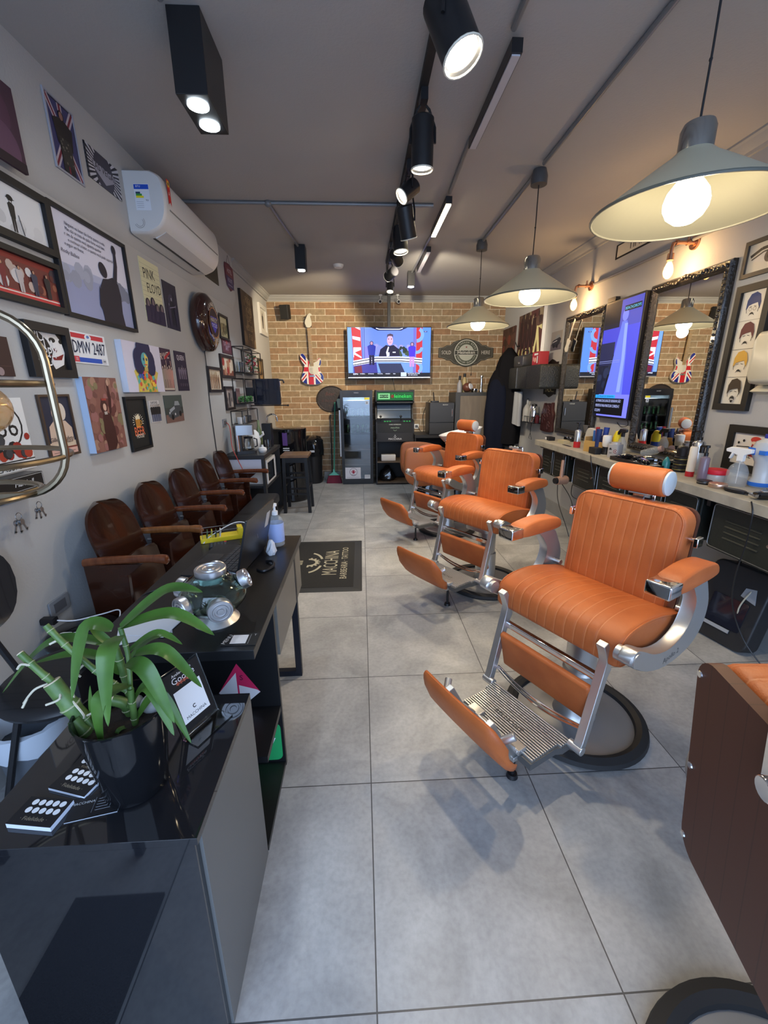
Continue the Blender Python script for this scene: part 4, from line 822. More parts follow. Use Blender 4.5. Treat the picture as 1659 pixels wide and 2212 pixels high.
seat0['label'] = ws_[0]; seat0.location = (XL, 1.425, 0)
for k in range(1, 5):
    s_ = dup(seat0, (XL, 1.425+.43*k, 0), LW, ws_[k])
    if k == 1:   # its near armrest is worn to a lighter orange
        for ch in s_.children:
            if ch.name.startswith('armrest'):
                ch.data = ch.data.copy(); ch.data.materials.clear(); ch.data.materials.append(WDA); ch['label'] = 'worn orange armrest'
    if k == 4: armrest(s_, 1)
# black upholstered bench in front of the far seats
t = thing('upholstered_bench', 'long low black padded bench in front of the theatre seats', 'bench', (-.965, 2.72, 0))
MB(M('black_leatherette', (.022, .022, .024), .38, bump=.15, bscale=220)).rbox(-.115, .115, -.98, .80, .325, .42, .03, 'y', .02).build('cushion', t, smooth=50)
MB(BLKM).box(-.10, .10, -.96, .78, .30, .325).build('frame', t, smooth=0)
for sx in (-1, 1):
    for sy in (-.90, 0, .72): MB(BLK).box(sx*.085-.015, sx*.085+.015, sy-.018, sy+.018, 0, .30).build('leg', t, smooth=0)
# ------------------------------------------------------------------ reception desk with shelf pedestal
DSK = M('black_desk_laminate', (.009, .0092, .010), .30, bump=.05, bscale=300); GRL = M('taupe_laminate', (.18, .17, .15), .4)
t = thing('reception_desk', 'long black reception desk with laptop, grey apron and open metal leg', 'desk', (-.575, .93, 0))
MB(DSK).box(-.245, .245, -.49, .49, .668, .70).build('tabletop', t, smooth=0, bevel=.0015)
MB(GRL).box(.215, .233, -.12, .48, .425, .668).build('apron', t, smooth=0)
mb = MB(M('dark_metal_leg', (.022, .024, .034), .4, .5))
for z0, z1, x0, x1 in ((0, .030, -.20, .235), (.64, .668, -.20, .235), (.03, .64, -.235, -.205), (.03, .64, .205, .235)): mb.box(x0, x1, .30, .33, z0, z1)
mb.cyl((.22, .315, 0), (.22, .315, .004), .014)
mb.build('metal_leg', t, smooth=0)
# pedestal: side panel at the far side, back board, shelf, floor board
SHB = M('black_shelf_laminate', (.010, .010, .011), .35)
MB(SHB).box(-.235, .245, -.232, -.214, 0, .668).build('back_panel', t, smooth=0)
MB(SHB).box(-.235, -.217, -.545, -.232, 0, .668).build('side_panel', t, smooth=0)
MB(SHB).box(-.217, .243, -.548+.09, -.232, .258, .282).build('shelf', t, smooth=0)
MB(SHB).box(-.217, .243, -.548, -.232, .0, .02).build('bottom_shelf', t, smooth=0)
# stickers on the back board
tk = thing('green_sticker', 'green rounded sticker with a white letter y on the black shelf back', 'sticker', (-.44, .698, .03))
a = Art(.20, .175, C(38, 160, 92), -.0015); a.v, a.f, a.mi = [], [], []; a.use(C(38, 160, 92)); a.add([(p[0], -.0015, .0875+p[1]) for p in rrect(.20, .175, .025)], [tuple(range(24))]); a.write('y', .80, .53, .085, Wt); a.write('p a', .3, .53, .085, Wt); a.build('print', tk, smooth=0)
tk = thing('pink_sticker', 'pink and white diamond sign standing in the black desk shelf', 'sticker', (-.475, .698, .283))
a = Art(.15, .19, C(205, 40, 90), -.0015); a.v, a.f, a.mi = [], [], []; a.poly([(.5, 1), (1, .35), (.5, -.0), (0, .35)], C(205, 40, 90)); a.poly([(.5, .52), (.93, .40), (1, .35), (.5, 0), (.5, .3)], C(225, 222, 226)); a.poly([(.46, .8), (.46, .3), (.2, .22), (0, .35)], C(220, 218, 222)); a.write('S', .58, .68, .03, C(70, 20, 50)); a.build('print', tk, smooth=0)
# ------------------------------------------------------------------ glossy black cabinet in front
t = thing('glossy_black_cabinet', 'glossy black low cabinet with grey side in the left foreground', 'cabinet', (-.545, .18, 0))
GPT = M('gloss_black_panel', (.010, .0105, .013), .035, spec=.9)
MB(GPT).box(-.215, .213, -.197, .193, .592, .61).build('top', t, smooth=0, bevel=.001)
MB(GPT).box(-.213, .206, -.195, -.178, .0, .590).build('front_panel', t, smooth=0)
MB(M('satin_grey_panel', (.115, .115, .112), .35)).box(.199, .213, -.178, .193, 0, .592).build('side_panel', t, smooth=0)
MB(SHB).box(-.213, -.199, -.178, .193, 0, .592).build('side_panel', t, smooth=0)
MB(SHB).box(-.199, .199, -.178, .185, .02, .04).build('bottom_panel', t, smooth=0)
# ------------------------------------------------------------------ plant pot
t = thing('potted_lucky_bamboo', 'lucky bamboo with green leaves and cut stalks in a glossy black pot', 'potted plant', (-.500, .105, .6105))
MB(M('gloss_black_pot', (.006, .0065, .008), .10, coat=.2)).lathe([(0, 0), (.055, 0), (.060, .006), (.074, .12), (.082, .190), (.085, .198), (.081, .198), (.073, .15), (.065, .12)], n=40, cap=(True, False)).build('pot', t)
MB(M('dark_soil', (.03, .02, .014), .9, bump=.8, bscale=60)).lathe([(.074, .152), (.05, .160), (.02, .155), (0, .158)], n=24, cap=(False, True)).build('soil', t)
tagg = MB(M('white_pebble', (.60, .62, .62), .4)).ball((.038, .045, .168), .026, 14, 8, .7).build('pebble', t); MB(M('grey_pebble', (.34, .34, .32), .5)).ball((-.004, .052, .165), .017, 12, 8, .8).build('pebble', t)
STM = M('bamboo_green', (.055, .12, .028), .4, col2=(.11, .19, .05), nscale=30); STY = M('pale_root', (.55, .50, .38), .7); LF = M('lucky_bamboo_leaf', (.038, .100, .014), .33, col2=(.072, .158, .026), nscale=14)
def stalk(pts, r, cut=True, nodes_=4, mat=None):
    P_ = smoothpath(pts, 6); n = len(P_); R_ = [r*(1+.0*i) for i in range(n)]
    mb = MB(mat or STM); step = max(2, n//(nodes_+1))
    for i in range(step, n-1, step): R_[i] = r*1.14
    mb.tube(P_, R_, 12)
    o = mb.build('stalk', t)
    if cut:
        d = (Vector(P_[-1])-Vector(P_[-2])).normalized(); MB(M('cut_bamboo', (.62, .52, .36), .7)).cyl(Vector(P_[-1]), Vector(P_[-1])+d*.002, r*.99, r*.9, 14).build('cut_end', o)
    for i in range(step, n-1, step):
        q = Vector(P_[i]); d = (Vector(P_[min(n-1, i+1)])-Vector(P_[i-1])).normalized(); s1 = d.orthogonal().normalized(); s2 = d.cross(s1)
        MB(M('node_ring', (.36, .38, .22), .6)).tube([tuple(q+(s1*cos(2*pi*k/12)+s2*sin(2*pi*k/12))*r*1.1) for k in range(12)], r*.10+.0004, 5, closed=True).build('node', o)
    return o
stalk([(-.045, .0, .06), (-.062, -.002, .14), (-.092, -.004, .21), (-.118, .0, .262)], .0155, nodes_=2)
stalk([(-.01, -.01, .07), (-.05, -.01, .15), (-.10, .0, .235), (-.138, .0, .292), (-.165, .005, .325)], .0065, nodes_=5)
stalk([(.0, .03, .08), (-.005, .03, .17), (-.03, .02, .20)], .011, nodes_=1)
stalk([(.01, .01, .19), (.018, .012, .22), (-.01, .01, .245), (-.055, .012, .295), (-.088, .015, .335), (-.118, .02, .375)], .0060, nodes_=6, cut=False)
stalk([(-.02, -.01, .06), (-.055, -.02, .14), (-.08, -.02, .19)], .011, nodes_=2, cut=False)
for pts in ([(-.118, 0, .262), (-.14, -.01, .258), (-.155, -.012, .245), (-.172, -.01, .225)], [(-.11, 0, .25), (-.095, -.02, .24), (-.115, -.03, .235)], [(-.142, 0, .30), (-.155, -.01, .312), (-.165, -.01, .302)], [(-.095, .0, .228), (-.078, -.01, .218), (-.065, -.012, .192), (-.072, -.01, .18)], [(-.085, 0, .222), (-.08, -.005, .255)], [(-.055, .01, .295), (-.068, 0, .282), (-.062, 0, .272)], [(-.162, -.012, .236), (-.168, -.02, .222)], [(-.06, -.01, .19), (-.045, -.015, .20)], [(-.1, .015, .345), (-.112, .01, .34)]):
    MB(STY).tube(smoothpath(pts, 4), .0022, 6).build('root', t)
stalk([(.02, .0, .09), (.022, .0, .17), (.026, .0, .24)], .0062, cut=False, nodes_=3)
stalk([(-.005, .04, .10), (-.008, .045, .20), (-.018, .05, .30)], .0070, cut=False, nodes_=4)
stalk([(.026, 0, .24), (.022, .02, .30), (.012, .03, .36)], .0045, cut=False, nodes_=2)
def leaf(base, mid, tip, w, fold=.2, name='leaf'):
    P_ = smoothpath([base, mid, tip], 9); n = len(P_); mb = MB(LF); rings = []; up0 = Vector((0, -.35, 1)).normalized()
    for i, p in enumerate(P_):
        t_ = i/(n-1); p = Vector(p); d = (Vector(P_[min(n-1, i+1)])-Vector(P_[max(0, i-1)])).normalized(); s_ = d.cross(up0)
        s_ = s_.normalized() if s_.length > .05 else Vector((1, 0, 0)); u = s_.cross(d).normalized()
        ww = w*(.10+.90*sin(pi*min(1, t_*.93+.07))**.75) if t_ < .97 else w*.04
        ww *= (1-t_)**.22
        rings.append([tuple(p-s_*ww+u*ww*fold), tuple(p-s_*ww*.5+u*ww*fold*.35), tuple(p), tuple(p+s_*ww*.5+u*ww*fold*.35), tuple(p+s_*ww+u*ww*fold), tuple(p+s_*ww*.5+u*(ww*fold*.35-.0008)), tuple(p-u*.0012), tuple(p-s_*ww*.5+u*(ww*fold*.35-.0008))])
    mb.loft(rings); return mb.build(name, t, smooth=60)
A_ = (.012, .03, .36)
leaf(A_, (.10, .055, .425), (.175, .04, .425), .017); leaf(A_, (.11, .04, .38), (.190, .03, .335), .017)
leaf((.0, .025, .36), (-.04, .01, .37), (-.065, -.03, .245), .019); leaf((.018, .015, .35), (.026, -.045, .345), (.022, -.075, .22), .020)
leaf((.03, .0, .30), (.075, -.02, .295), (.115, -.03, .18), .018); leaf((.04, .015, .31), (.10, .01, .315), (.155, .02, .22), .016)
leaf((-.01, .045, .31), (-.12, .03, .335), (-.225, .01, .235), .013); leaf((-.012, .045, .27), (-.09, .045, .295), (-.17, .03, .285), .012)
leaf((.026, 0, .25), (.006, -.06, .26), (-.012, -.055, .13), .020); leaf((.026, 0, .21), (.07, -.01, .25), (.110, -.03, .15), .016)
leaf((.026, 0, .17), (.075, .01, .215), (.125, .0, .10), .013); leaf((-.018, .05, .30), (-.045, .045, .34), (-.052, .035, .375), .010)
leaf((.0, .05, .27), (.05, .055, .315), (.10, .05, .33), .011); leaf((-.06, .0, .15), (-.05, -.01, .20), (-.045, -.005, .255), .007); leaf((.015, .01, .14), (.0, -.02, .16), (-.01, -.03, .12), .006)
leaf((.012, .03, .30), (.07, .045, .335), (.12, .04, .31), .010); leaf((-.015, .05, .24), (-.04, .04, .27), (-.028, .03, .20), .014)
# ------------------------------------------------------------------ cards on the cabinet
def card_stack(x, y, z, rz, w, h, th, label, white=False, dots=True, name='business_cards'):
    t = thing(name, label, 'cards', (x, y, z), radians(rz), 'black loyalty cards beside the plant pot')
    MB(C(215, 222, 235)).box(-w/2, w/2, -h/2, h/2, 0, th).build('stack', t, smooth=0)
    a = MB(C(20, 20, 24)).box(-w/2, w/2, -h/2, h/2, th+.0001, th+.0008); T = Tr(0, 0, th+.0012)
    if dots:
        a.use(C(235, 238, 242))
        for i in range(5):
            for j in range(2): a.lathe([(0, 0), (.0062, 0)], (-w*.28+i*w*.16, h*.02+j*.016, th+.0012), 14, cap=(False, False))
        a.text('· Fidelidade ·', T @ Tr(0, -h*.28, 0), .011, C(150, 140, 120))
    else:
        a.text('MACCHINA', T @ Tr(-w*.27, h*.20, 0), .008, C(200, 205, 210)); a.use(C(150, 155, 165))
        for k in range(5): a.box(w*.02, w*.42, h*.25-k*h*.12, h*.26-k*h*.12, th+.0008, th+.0011)
        a.box(-w*.04, -w*.035, -h*.3, h*.35, th+.0008, th+.0011)
    a.build('top_card', t, smooth=0); return t
zc0 = .6105
card_stack(-.655, .045, zc0, -8, .092, .056, .010, 'thick stack of black loyalty cards with ten white dots, nearest the cabinet edge')
card_stack(-.628, .115, zc0, -16, .092, .056, .006, 'stack of black loyalty cards with white dots, second from the front edge')
card_stack(-.622, .118+.045, zc0, -6, .088, .05, .003, 'thin black loyalty cards with white dots, third and partly covered')
card_stack(-.612, .212, zc0, -10, .09, .055, .006, 'black loyalty cards with white dots, farthest and half behind the pot')
card_stack(-.560, .060, zc0, 12, .092, .052, .001, 'single black business card with small print lying beside the front stack', dots=False, name='business_card')
# acrylic sign holder
t = thing('acrylic_sign_holder', 'slanted clear acrylic stand with black and white notice beside the plant', 'sign', (-.425, .265, .6105), radians(62))
SL = RotX(-18)
MB(ACR).xf(Tr(0, .0, 0) @ SL).box(-.055, .055, -.002, .002, .0, .165).xf().box(-.055, .055, -.05, .0, 0, .003).build('holder', t, smooth=0)
a = Art(.10, .15, C(18, 18, 20), -.0025, .010); a.write('Avalie-nos no', .5, .93, .010, Wt); a.write('Google', .5, .84, .022, C(225, 225, 230)); a.write('*****', .5, .75, .022, C(240, 120, 90)); a.rect(.12, .12, .88, .68, C(225, 226, 228)); a.write('MACCHINA', .5, .19, .011, K_); a.ring(.5, .30, .03, .05, K_, 40, 320)
o = a.build('insert', t, smooth=0); o.matrix_local = SL
# desk top items
CLP = M('clear_thin_plastic', (.55, .60, .63), .08, alpha=.30)
t = thing('candy_jar', 'round green glass candy jar with many metal screw lids on an aluminium foot', 'jar', (-.49, .615, .7005))
MB(ALU).lathe([(0, 0), (.070, 0), (.072, .004), (.052, .026), (.048, .03), (0, .03)], n=36).build('foot', t)
MB(GLG).lathe([(.040, .030), (.075, .045), (.098, .075), (.103, .095), (.098, .115), (.080, .142), (.055, .158), (.050, .165), (.046, .165), (.05, .156), (.076, .139), (.094, .113), (.099, .095), (.094, .077), (.072, .049), (.036, .034), (0, .033)], n=36, cap=(False, True)).build('glass_body', t)
LIDM = M('spun_aluminium_lid', (.62, .62, .64), .34, 1.)
def lid(az, el, dist, r=.036):
    T = Tr(0, 0, .095) @ RotZ(az) @ RotY(90-el) @ Tr(0, 0, dist)
    MB(GLG).xf(T).lathe([(r*.85, -.028), (r*.85, .0)], n=24, cap=(False, False)).build('neck', t)
    MB(LIDM).xf(T).lathe([(r, -.004), (r*1.03, 0), (r*1.03, .017), (r*.98, .020), (r*.86, .020), (r*.82, .0165), (r*.66, .0165), (r*.62, .020), (r*.50, .020), (r*.46, .0165), (r*.30, .0165), (r*.26, .020), (0, .020)], n=40).build('lid', t, smooth=25)
lid(-62, -6, .096); lid(10, 22, .098, .030); lid(-128, -4, .096); lid(100, 22, .098, .030); lid(170, 8, .096, .032)
lid(0, 90, .068, .046)
t = thing('desk_card', 'black card with white print at the near desk corner', 'card', (-.380, .495, .7005), 0)
mb = MB(C(18, 18, 20)).box(-.05, .05, -.032, .032, 0, .0015).text('MENU', Tr(-.040, 0, .002) @ RotZ(75), .018, C(225, 225, 225)).use(C(225, 226, 228)); mb.box(-.028, .018, -.022, .022, .0016, .002).use(C(120, 120, 120)); mb.box(.024, .026, -.025, .025, .0016, .002).text('T', Tr(.038, .02, .002), .012, C(220, 220, 220)); mb.build('card', t, smooth=0)
t = thing('paper_sheets', 'loose white papers on the near left end of the desk', 'paper', (-.69, .56, .7005), radians(24)); PAP = M('white_paper', (.66, .68, .72), .7)
MB(PAP).box(-.075, .075, -.05, .05, 0, .001).build('sheet', t, smooth=0); MB(PAP).xf(Tr(.02, .012, .0014) @ RotZ(-34)).box(-.07, .07, -.05, .05, 0, .001).build('sheet', t, smooth=0)
# laptop: hinge line along y, keyboard towards the seats
t = thing('laptop', 'open black laptop seen from behind its lid on the desk', 'laptop', (-.485, 1.075, .7005), radians(-96))
LP = M('laptop_black', (.016, .016, .018), .3)
MB(LP).rbox(-.17, .17, -.235, -.005, .002, .018, .012).build('base', t, bevel=.001)
kb = MB(M('laptop_key', (.06, .06, .065), .4))
for i in range(5):
    for j in range(13): kb.box(-.152+j*.0235, -.132+j*.0235, -.125+i*.021, -.107+i*.021, .018, .0205)
kb.build('keyboard', t, smooth=0)
MB(M('touchpad', (.03, .03, .032), .2)).box(-.05, .05, -.22, -.145, .018, .0186).build('touchpad', t, smooth=0)
TL = Tr(0, -.002, .016) @ RotX(-14)
MB(LP).xf(TL).rbox(-.17, .17, -.004, .004, 0, .232, .010, 'y').build('lid', t, bevel=.001)
MB(M('laptop_screen', (.01, .012, .02), .12)).xf(TL).box(-.158, .158, -.0048, -.0041, .014, .222).build('screen', t, smooth=0)
ls = MB(C(190, 192, 196)).xf(TL).box(-.13, -.085, .0042, .0048, .12, .19); ls.build('lid_sticker', t, smooth=0)
MB(M('laptop_emblem', (.35, .35, .37), .3, .8)).xf(TL).prism([(-.012, .10), (-.008, .10), (.012, .125), (.008, .125)], 'y', .0042, .0047).build('lid_emblem', t, smooth=0)
t = thing('sanitizer_bottle', 'clear pump bottle of hand sanitizer with blue white label on the desk', 'bottle', (-.425, 1.292, .7005), radians(-10))
MB(CLP).lathe([(0, 0), (.034, 0), (.037, .004), (.037, .115), (.030, .135), (.014, .148), (.012, .158)], n=28, cap=(True, False)).build('bottle', t)
MB(M('label_blue_white', (.36, .46, .78), .4)).lathe([(.0374, .022), (.0378, .024), (.0378, .11), (.0374, .112)], n=28, cap=(False, False)).build('label', t)
MB(WHT).lathe([(.014, .150), (.015, .168), (.006, .172), (.005, .19), (.012, .192), (.012, .204), (0, .206)], n=16).box(-.006, .006, -.045, 0, .192, .202).build('pump', t)
t = thing('calculator', 'black calculator with grey keys between laptop and yellow tray', 'calculator', (-.67, 1.285, .7005), radians(-72))
MB(BLK).rbox(-.035, .035, -.07, .07, 0, .014, .008).build('body', t, bevel=.001)
for i in range(5):
    for j in range(4): MB(C(70, 74, 80) if (i, j) != (4, 0) else C(200, 70, 60)).box(-.029+j*.015, -.018+j*.015, -.062+i*.015, -.052+i*.015, .014, .017).build('key', t, smooth=0)
t = thing('yellow_card_tray', 'bright yellow plastic stand tray behind the laptop', 'tray', (-.715, 1.39, .7005), radians(22))
YEL = M('yellow_plastic', (.85, .66, .03), .35)
MB(YEL).rbox(-.10, .10, -.035, .035, 0, .022, .01).box(.075, .10, -.035, .035, .022, .055).build('tray', t, bevel=.001)
MB(STL).tube([(-.09, .03, .022), (-.09, .03, .06), (.09, .03, .06)], .0015, 5).tube([(-.09, -.03, .022), (-.09, -.03, .055), (.09, -.03, .055)], .0015, 5).build('wire_rack', t)
for k in range(4): MB([C(60, 90, 50), C(200, 200, 80), C(40, 60, 40), C(210, 210, 205)][k]).xf(Tr(-.07+.02*k, 0, .022) @ RotY(12)).box(-.002, .002, -.028, .028, 0, .03).build('card', t, smooth=0)
t = thing('white_charger', 'white phone charger and coiled white cable beside the yellow tray', 'charger', (-.56, 1.335, .7005), radians(-20))
MB(WHT).rbox(-.005, .05, -.02, .02, 0, .026, .008, 'z', .004).build('charger_block', t)
MB(M('white_cable', (.72, .74, .78), .4)).tube(smoothpath([(-.005, 0, .012), (-.04, .01, .02), (-.05, .03, .03), (-.02, .05, .03), (.02, .03, .035), (-.01, -.01, .035), (-.05, .02, .03), (-.06, .06, .07), (-.12, .04, .075), (-.19, -.05, .03), (-.205, -.09, .002)], 6), .0025, 6).build('cable', t)
MB(WHT).ball((-.03, .01, .014), .016, 12, 8, .8).build('adapter', t)
t = thing('crumpled_tissue', 'crumpled white paper behind the laptop lid next to the sanitizer', 'tissue', (-.425, 1.165, .7005))
mb = MB(PAP); rr = random.Random(3); n = 12
mb.loft([[((.022*rr.uniform(.6, 1.15))*cos(2*pi*k/n)*s_, (.02*rr.uniform(.6, 1.15))*sin(2*pi*k/n)*s_, z) for k in range(n)] for z, s_ in ((0, .8), (.015, 1.1), (.035, .9), (.055, .75), (.07, .35))]); mb.build('tissue', t, smooth=0)
tag(MB(BLK).tube(smoothpath([(-.43, 1.08, .704), (-.40, 1.06, .712), (-.39, 1.02, .707), (-.42, .98, .704), (-.45, 1.0, .704)], 5), .006, 6).build('laptop_cable'), 'black cable bundle on the desk behind the laptop lid', 'cable')
tag(MB(BLK).tube(smoothpath([(-.62, .90, .703), (-.70, .87, .703), (-.79, .83, .703), (-.822, .79, .69), (-.828, .76, .60), (-.84, .74, .40)], 5), .003, 6).build('desk_cable'), 'thin black cable crossing the desk and dropping over its left edge', 'cable')
# ------------------------------------------------------------------ behind the desk
t = thing('round_side_chair', 'black chair with round ribbed seat and separate backrest at lower left', 'chair', (-1.06, .70, 0))
SK = striped('ribbed_black_vinyl', (.016, .016, .018), (.010, .010, .012), .035, 1, .4, .12)
MB(SK).lathe([(0, .415), (.17, .415), (.20, .425), (.208, .44), (.200, .455), (.17, .462), (0, .464)], n=44).build('seat', t, smooth=50)
bk = MB(SK).loft([[( -.27+.05*cos(0)+.02*(1-((j if j < 9 else 17-j)/4-1)**2)*(-1)+(.012 if j > 8 else 0)-.02, -.02+w*(((j if j < 9 else 17-j))/4-1), z) for j in range(18)] for z, w in [(.76+.14*sin(radians(a_)), .178*max(.12, cos(radians(a_)))**.55) for a_ in (-88, -84, -76, -66, -54, -40, -22, 0, 22, 40, 54, 66, 76, 84, 88)]]); 
bk.build('backrest', t, smooth=60)
for a_, b_ in (((-.215, -.05, .44), (-.275, -.06, .72)), ((-.215, .05, .44), (-.275, .04, .72))): MB(BLK).tube([a_, ((a_[0]+b_[0])/2-.01, (a_[1]+b_[1])/2, .56), b_], .011, 8).build('back_post', t)
for sx, sy in ((-1, -1), (-1, 1), (1, -1), (1, 1)): MB(BLK).tube([(sx*.10, sy*.10, .42), (sx*.145, sy*.145, .2), (sx*.185, sy*.185, 0)], .0115, 8).build('leg', t)
t = thing('waste_bin', 'grey plastic waste bin with a white bag under the round chair', 'waste bin', (-1.235, .70, 0))
GB = M('blue_grey_plastic', (.16, .18, .21), .4)
MB(GB).lathe([(0, 0), (.092, 0), (.097, .006), (.12, .27), (.124, .275), (.118, .275), (.094, .01), (0, .01)], n=32).build('bin', t)
mb = MB(M('white_bin_bag', (.60, .66, .74), .35)); rr = random.Random(4); n = 28
mb.loft([[((r_+rr.uniform(-.004, .004))*cos(2*pi*k/n), (r_+rr.uniform(-.004, .004))*sin(2*pi*k/n), z+rr.uniform(-.012, .012)*(1 if z < .27 else .3)) for k in range(n)] for r_, z in ((.129, .20), (.131, .24), (.128, .281), (.115, .283), (.105, .20))], cap=(False, False)); mb.build('bag', t, smooth=50)
t = thing('round_lidded_bin', 'black bin with a round flat glossy lid and green bag at the left wall', 'bin', (-1.237, 1.052, 0))
MB(BLKG).lathe([(0, .42), (.128, .42), (.140, .412), (.142, .395), (.135, .385), (.11, .385)], n=40, cap=(True, False)).build('lid', t, smooth=50)
MB(M('green_tint_bag', (.16, .26, .27), .2, alpha=.75)).lathe([(.128, .38), (.137, .37), (.134, .33), (.12, .30)], n=30, cap=(False, False)).build('bag', t)
MB(BLK).lathe([(0, 0), (.10, 0), (.122, .37), (.118, .383)], n=32, cap=(True, False)).build('bin', t)
t = thing('phone_charger', 'white cable and charging puck lying on the round black lid by the socket', 'charger', (-1.237, 1.065, .4215))
WC = M('white_cable', (.72, .74, .78), .4)
MB(WC).tube(smoothpath([(-.085, -.03, .055), (-.03, .0, .035), (.05, .06, .03), (.13, .05, .05), (.17, -.05, .03)], 6), .0028, 6).build('cable', t)
MB(WC).tube(smoothpath([(-.02, -.06, .006), (.06, -.02, .008), (.12, -.05, .01)], 6), .0025, 6).build('cable', t)
MB(WHT).rbox(-.06, -.01, -.085, -.055, .0, .012, .012).build('charging_puck', t)
MB(BLK).rbox(-.142, -.09, -.05, -.015, .04, .07, .008, 'x').build('plug', t)
tag(MB(BLK).tube(smoothpath([(-1.02, .92, .02), (-.95, .72, .012), (-.99, .55, .012), (-1.1, .48, .012), (-1.2, .45, .012)], 6), .004, 6).build('floor_cable'), 'black cable lying on the floor under the round chair', 'cable')
t = thing('open_notebook', 'white open notebook on the seat area between the first chairs and desk', 'notebook', (-.93, 1.42, .42), radians(-12))
MB(PAP).box(-.07, .07, -.11, .11, 0, .006).build('pages', t, smooth=0); MB(BLKM).box(-.08, .08, -.115, .115, -.02, -.0005).build('cover', t, smooth=0)
t = thing('small_stool', 'low black stool standing between theatre seats and desk', 'stool', (-.93, 1.42, 0)); MB(BLKM).rbox(-.10, .10, -.13, .13, .37, .398, .02).build('seat', t)
for sx in (-1, 1):
    for sy in (-1, 1): MB(BLK).cyl((sx*.08, sy*.11, 0), (sx*.08, sy*.11, .37), .010, None, 8).build('leg', t)
# ------------------------------------------------------------------ hanging brass shelf frame at the left edge
t = thing('hanging_brass_shelf', 'rounded brass tube hanging shelf with rings, cut by the left edge', 'hanging shelf', (-.93, .34, 0))
BRS = M('aged_brass', (.34, .27, .18), .28, 1.)
def hoop(w, z0, z1, r, ang):
    z1 -= .04
    o_ = [(p[0]*cos(ang), p[0]*sin(ang), (z0+z1)/2+p[1]) for p in rrect(2*w, z1-z0, r, 8)]; return MB(BRS).tube(o_, .0085, 10, closed=True)
hoop(.245, 1.185, 1.615, .10, radians(10)).build('hoop', t); hoop(.225, 1.185, 1.615, .10, radians(-62)).build('hoop', t)
for z, r_ in ((1.43, .235), (1.27, .243), (1.19, .17)): MB(BRS).tube([(r_*cos(2*pi*k/40), r_*sin(2*pi*k/40)*.9, z) for k in range(40)], .0065, 8, closed=True).build('ring', t)
MB(BRS).tube([(0, 0, 1.57), (0, 0, ZC-.01)], .003, 6).build('suspension_rod', t)
t = thing('amber_glass_globe', 'amber glass globe hanging inside the brass shelf at the left edge', 'globe lamp', (-.905, .45, 1.375))
AM = M('amber_glass', (.80, .46, .16), .06, .3, alpha=.62, bump=.5, bscale=22)
MB(AM).ball((0, 0, 0), .060, 28, 18).build('globe', t); MB(BRS).cyl((0, 0, .059), (0, 0, .08), .02, .014, 16).cyl((0, 0, .08), (0, 0, .10), .005).build('cap', t)
# ------------------------------------------------------------------ back wall things
# guitar
t = thing('electric_guitar', 'white electric guitar with red white and blue flag body hanging on the brick wall', 'guitar', (-.75, YB-.06, 1.45))
def g2(p): return ((-.92+((p[0]/4.809+560)-652.5)*.00764)+.75, 1.49+(830-(p[1]/4.809+600))*.0067-1.45)
bd = [(540, 880), (515, 850), (485, 800), (462, 782), (444, 808), (455, 860), (478, 912), (470, 960), (452, 1010), (447, 1060), (470, 1092), (520, 1107), (590, 1107), (640, 1087), (660, 1050), (655, 1010), (632, 970), (625, 930), (641, 880), (637, 838), (618, 832), (598, 862), (568, 882)]
bp_ = smoothpath([(g2(p)[0], 0, g2(p)[1]) for p in bd], 3, True); bp_ = [(p[0], p[2]) for p in bp_]
def flag_material():
    m = M('flag_guitar_paint', (.02, .03, .25), .2, coat=.5); nt, N, K = nodes(m); b = N['Principled BSDF']
    tc = N.new('ShaderNodeTexCoord'); sp = N.new('ShaderNodeSeparateXYZ'); K.new(tc.outputs['Object'], sp.inputs[0])
    u = mth(nt, 'ABSOLUTE', mth(nt, 'SUBTRACT', sp.outputs[0], -.02)); vz = mth(nt, 'SUBTRACT', sp.outputs[2], .26); v = mth(nt, 'ABSOLUTE', vz)
    d = mth(nt, 'ABSOLUTE', mth(nt, 'SUBTRACT', mth(nt, 'MULTIPLY', u, 1.15), v))
    def layer(prev, mask, col):
        mx = N.new('ShaderNodeMixRGB'); K.new(mask, mx.inputs[0]); mx.inputs[2].default_value = (*col, 1)
        if isinstance(prev, tuple): mx.inputs[1].default_value = (*prev, 1)
        else: K.new(prev, mx.inputs[1])
        return mx.outputs[0]
    W_, R_ = (.75, .74, .70), (.50, .015, .025)
    c = layer((.012, .02, .22), mth(nt, 'LESS_THAN', d, .040), W_); c = layer(c, mth(nt, 'LESS_THAN', d, .014), R_)
    c = layer(c, mth(nt, 'MAXIMUM', mth(nt, 'LESS_THAN', u, .066), mth(nt, 'LESS_THAN', v, .055)), W_)
    c = layer(c, mth(nt, 'MAXIMUM', mth(nt, 'LESS_THAN', u, .040), mth(nt, 'LESS_THAN', v, .032)), R_)
    K.new(c, b.inputs['Base Color']); return m
CRM = M('cream_plastic', (.62, .60, .50), .3)
MB(CRM).prism(bp_, 'y', -.010, .028).use(flag_material()).prism([(a*.985+.0, b*.985+.002) for a, b in bp_], 'y', -.0125, -.0101).build('body', t, smooth=40)
pg = [(540, 878), (566, 884), (600, 866), (622, 838), (632, 850), (622, 900), (612, 940), (620, 985), (640, 1020), (610, 1018), (580, 1000), (545, 1000), (522, 980), (520, 930), (528, 890)]
MB(M('white_pickguard', (.62, .60, .52), .3)).prism([g2(p) for p in pg], 'y', -.0155, -.0126).build('pickguard', t)
n0, n1, n2, n3 = g2((527, 530)), g2((556, 530)), g2((570, 915)), g2((534, 915))
MB(wood('maple_fretboard', (.30, .20, .10), (.40, .28, .15), .35)).prism([n0, n1, n2, n3], 'y', -.022, -.006).build('neck', t)
fr = MB(STL)
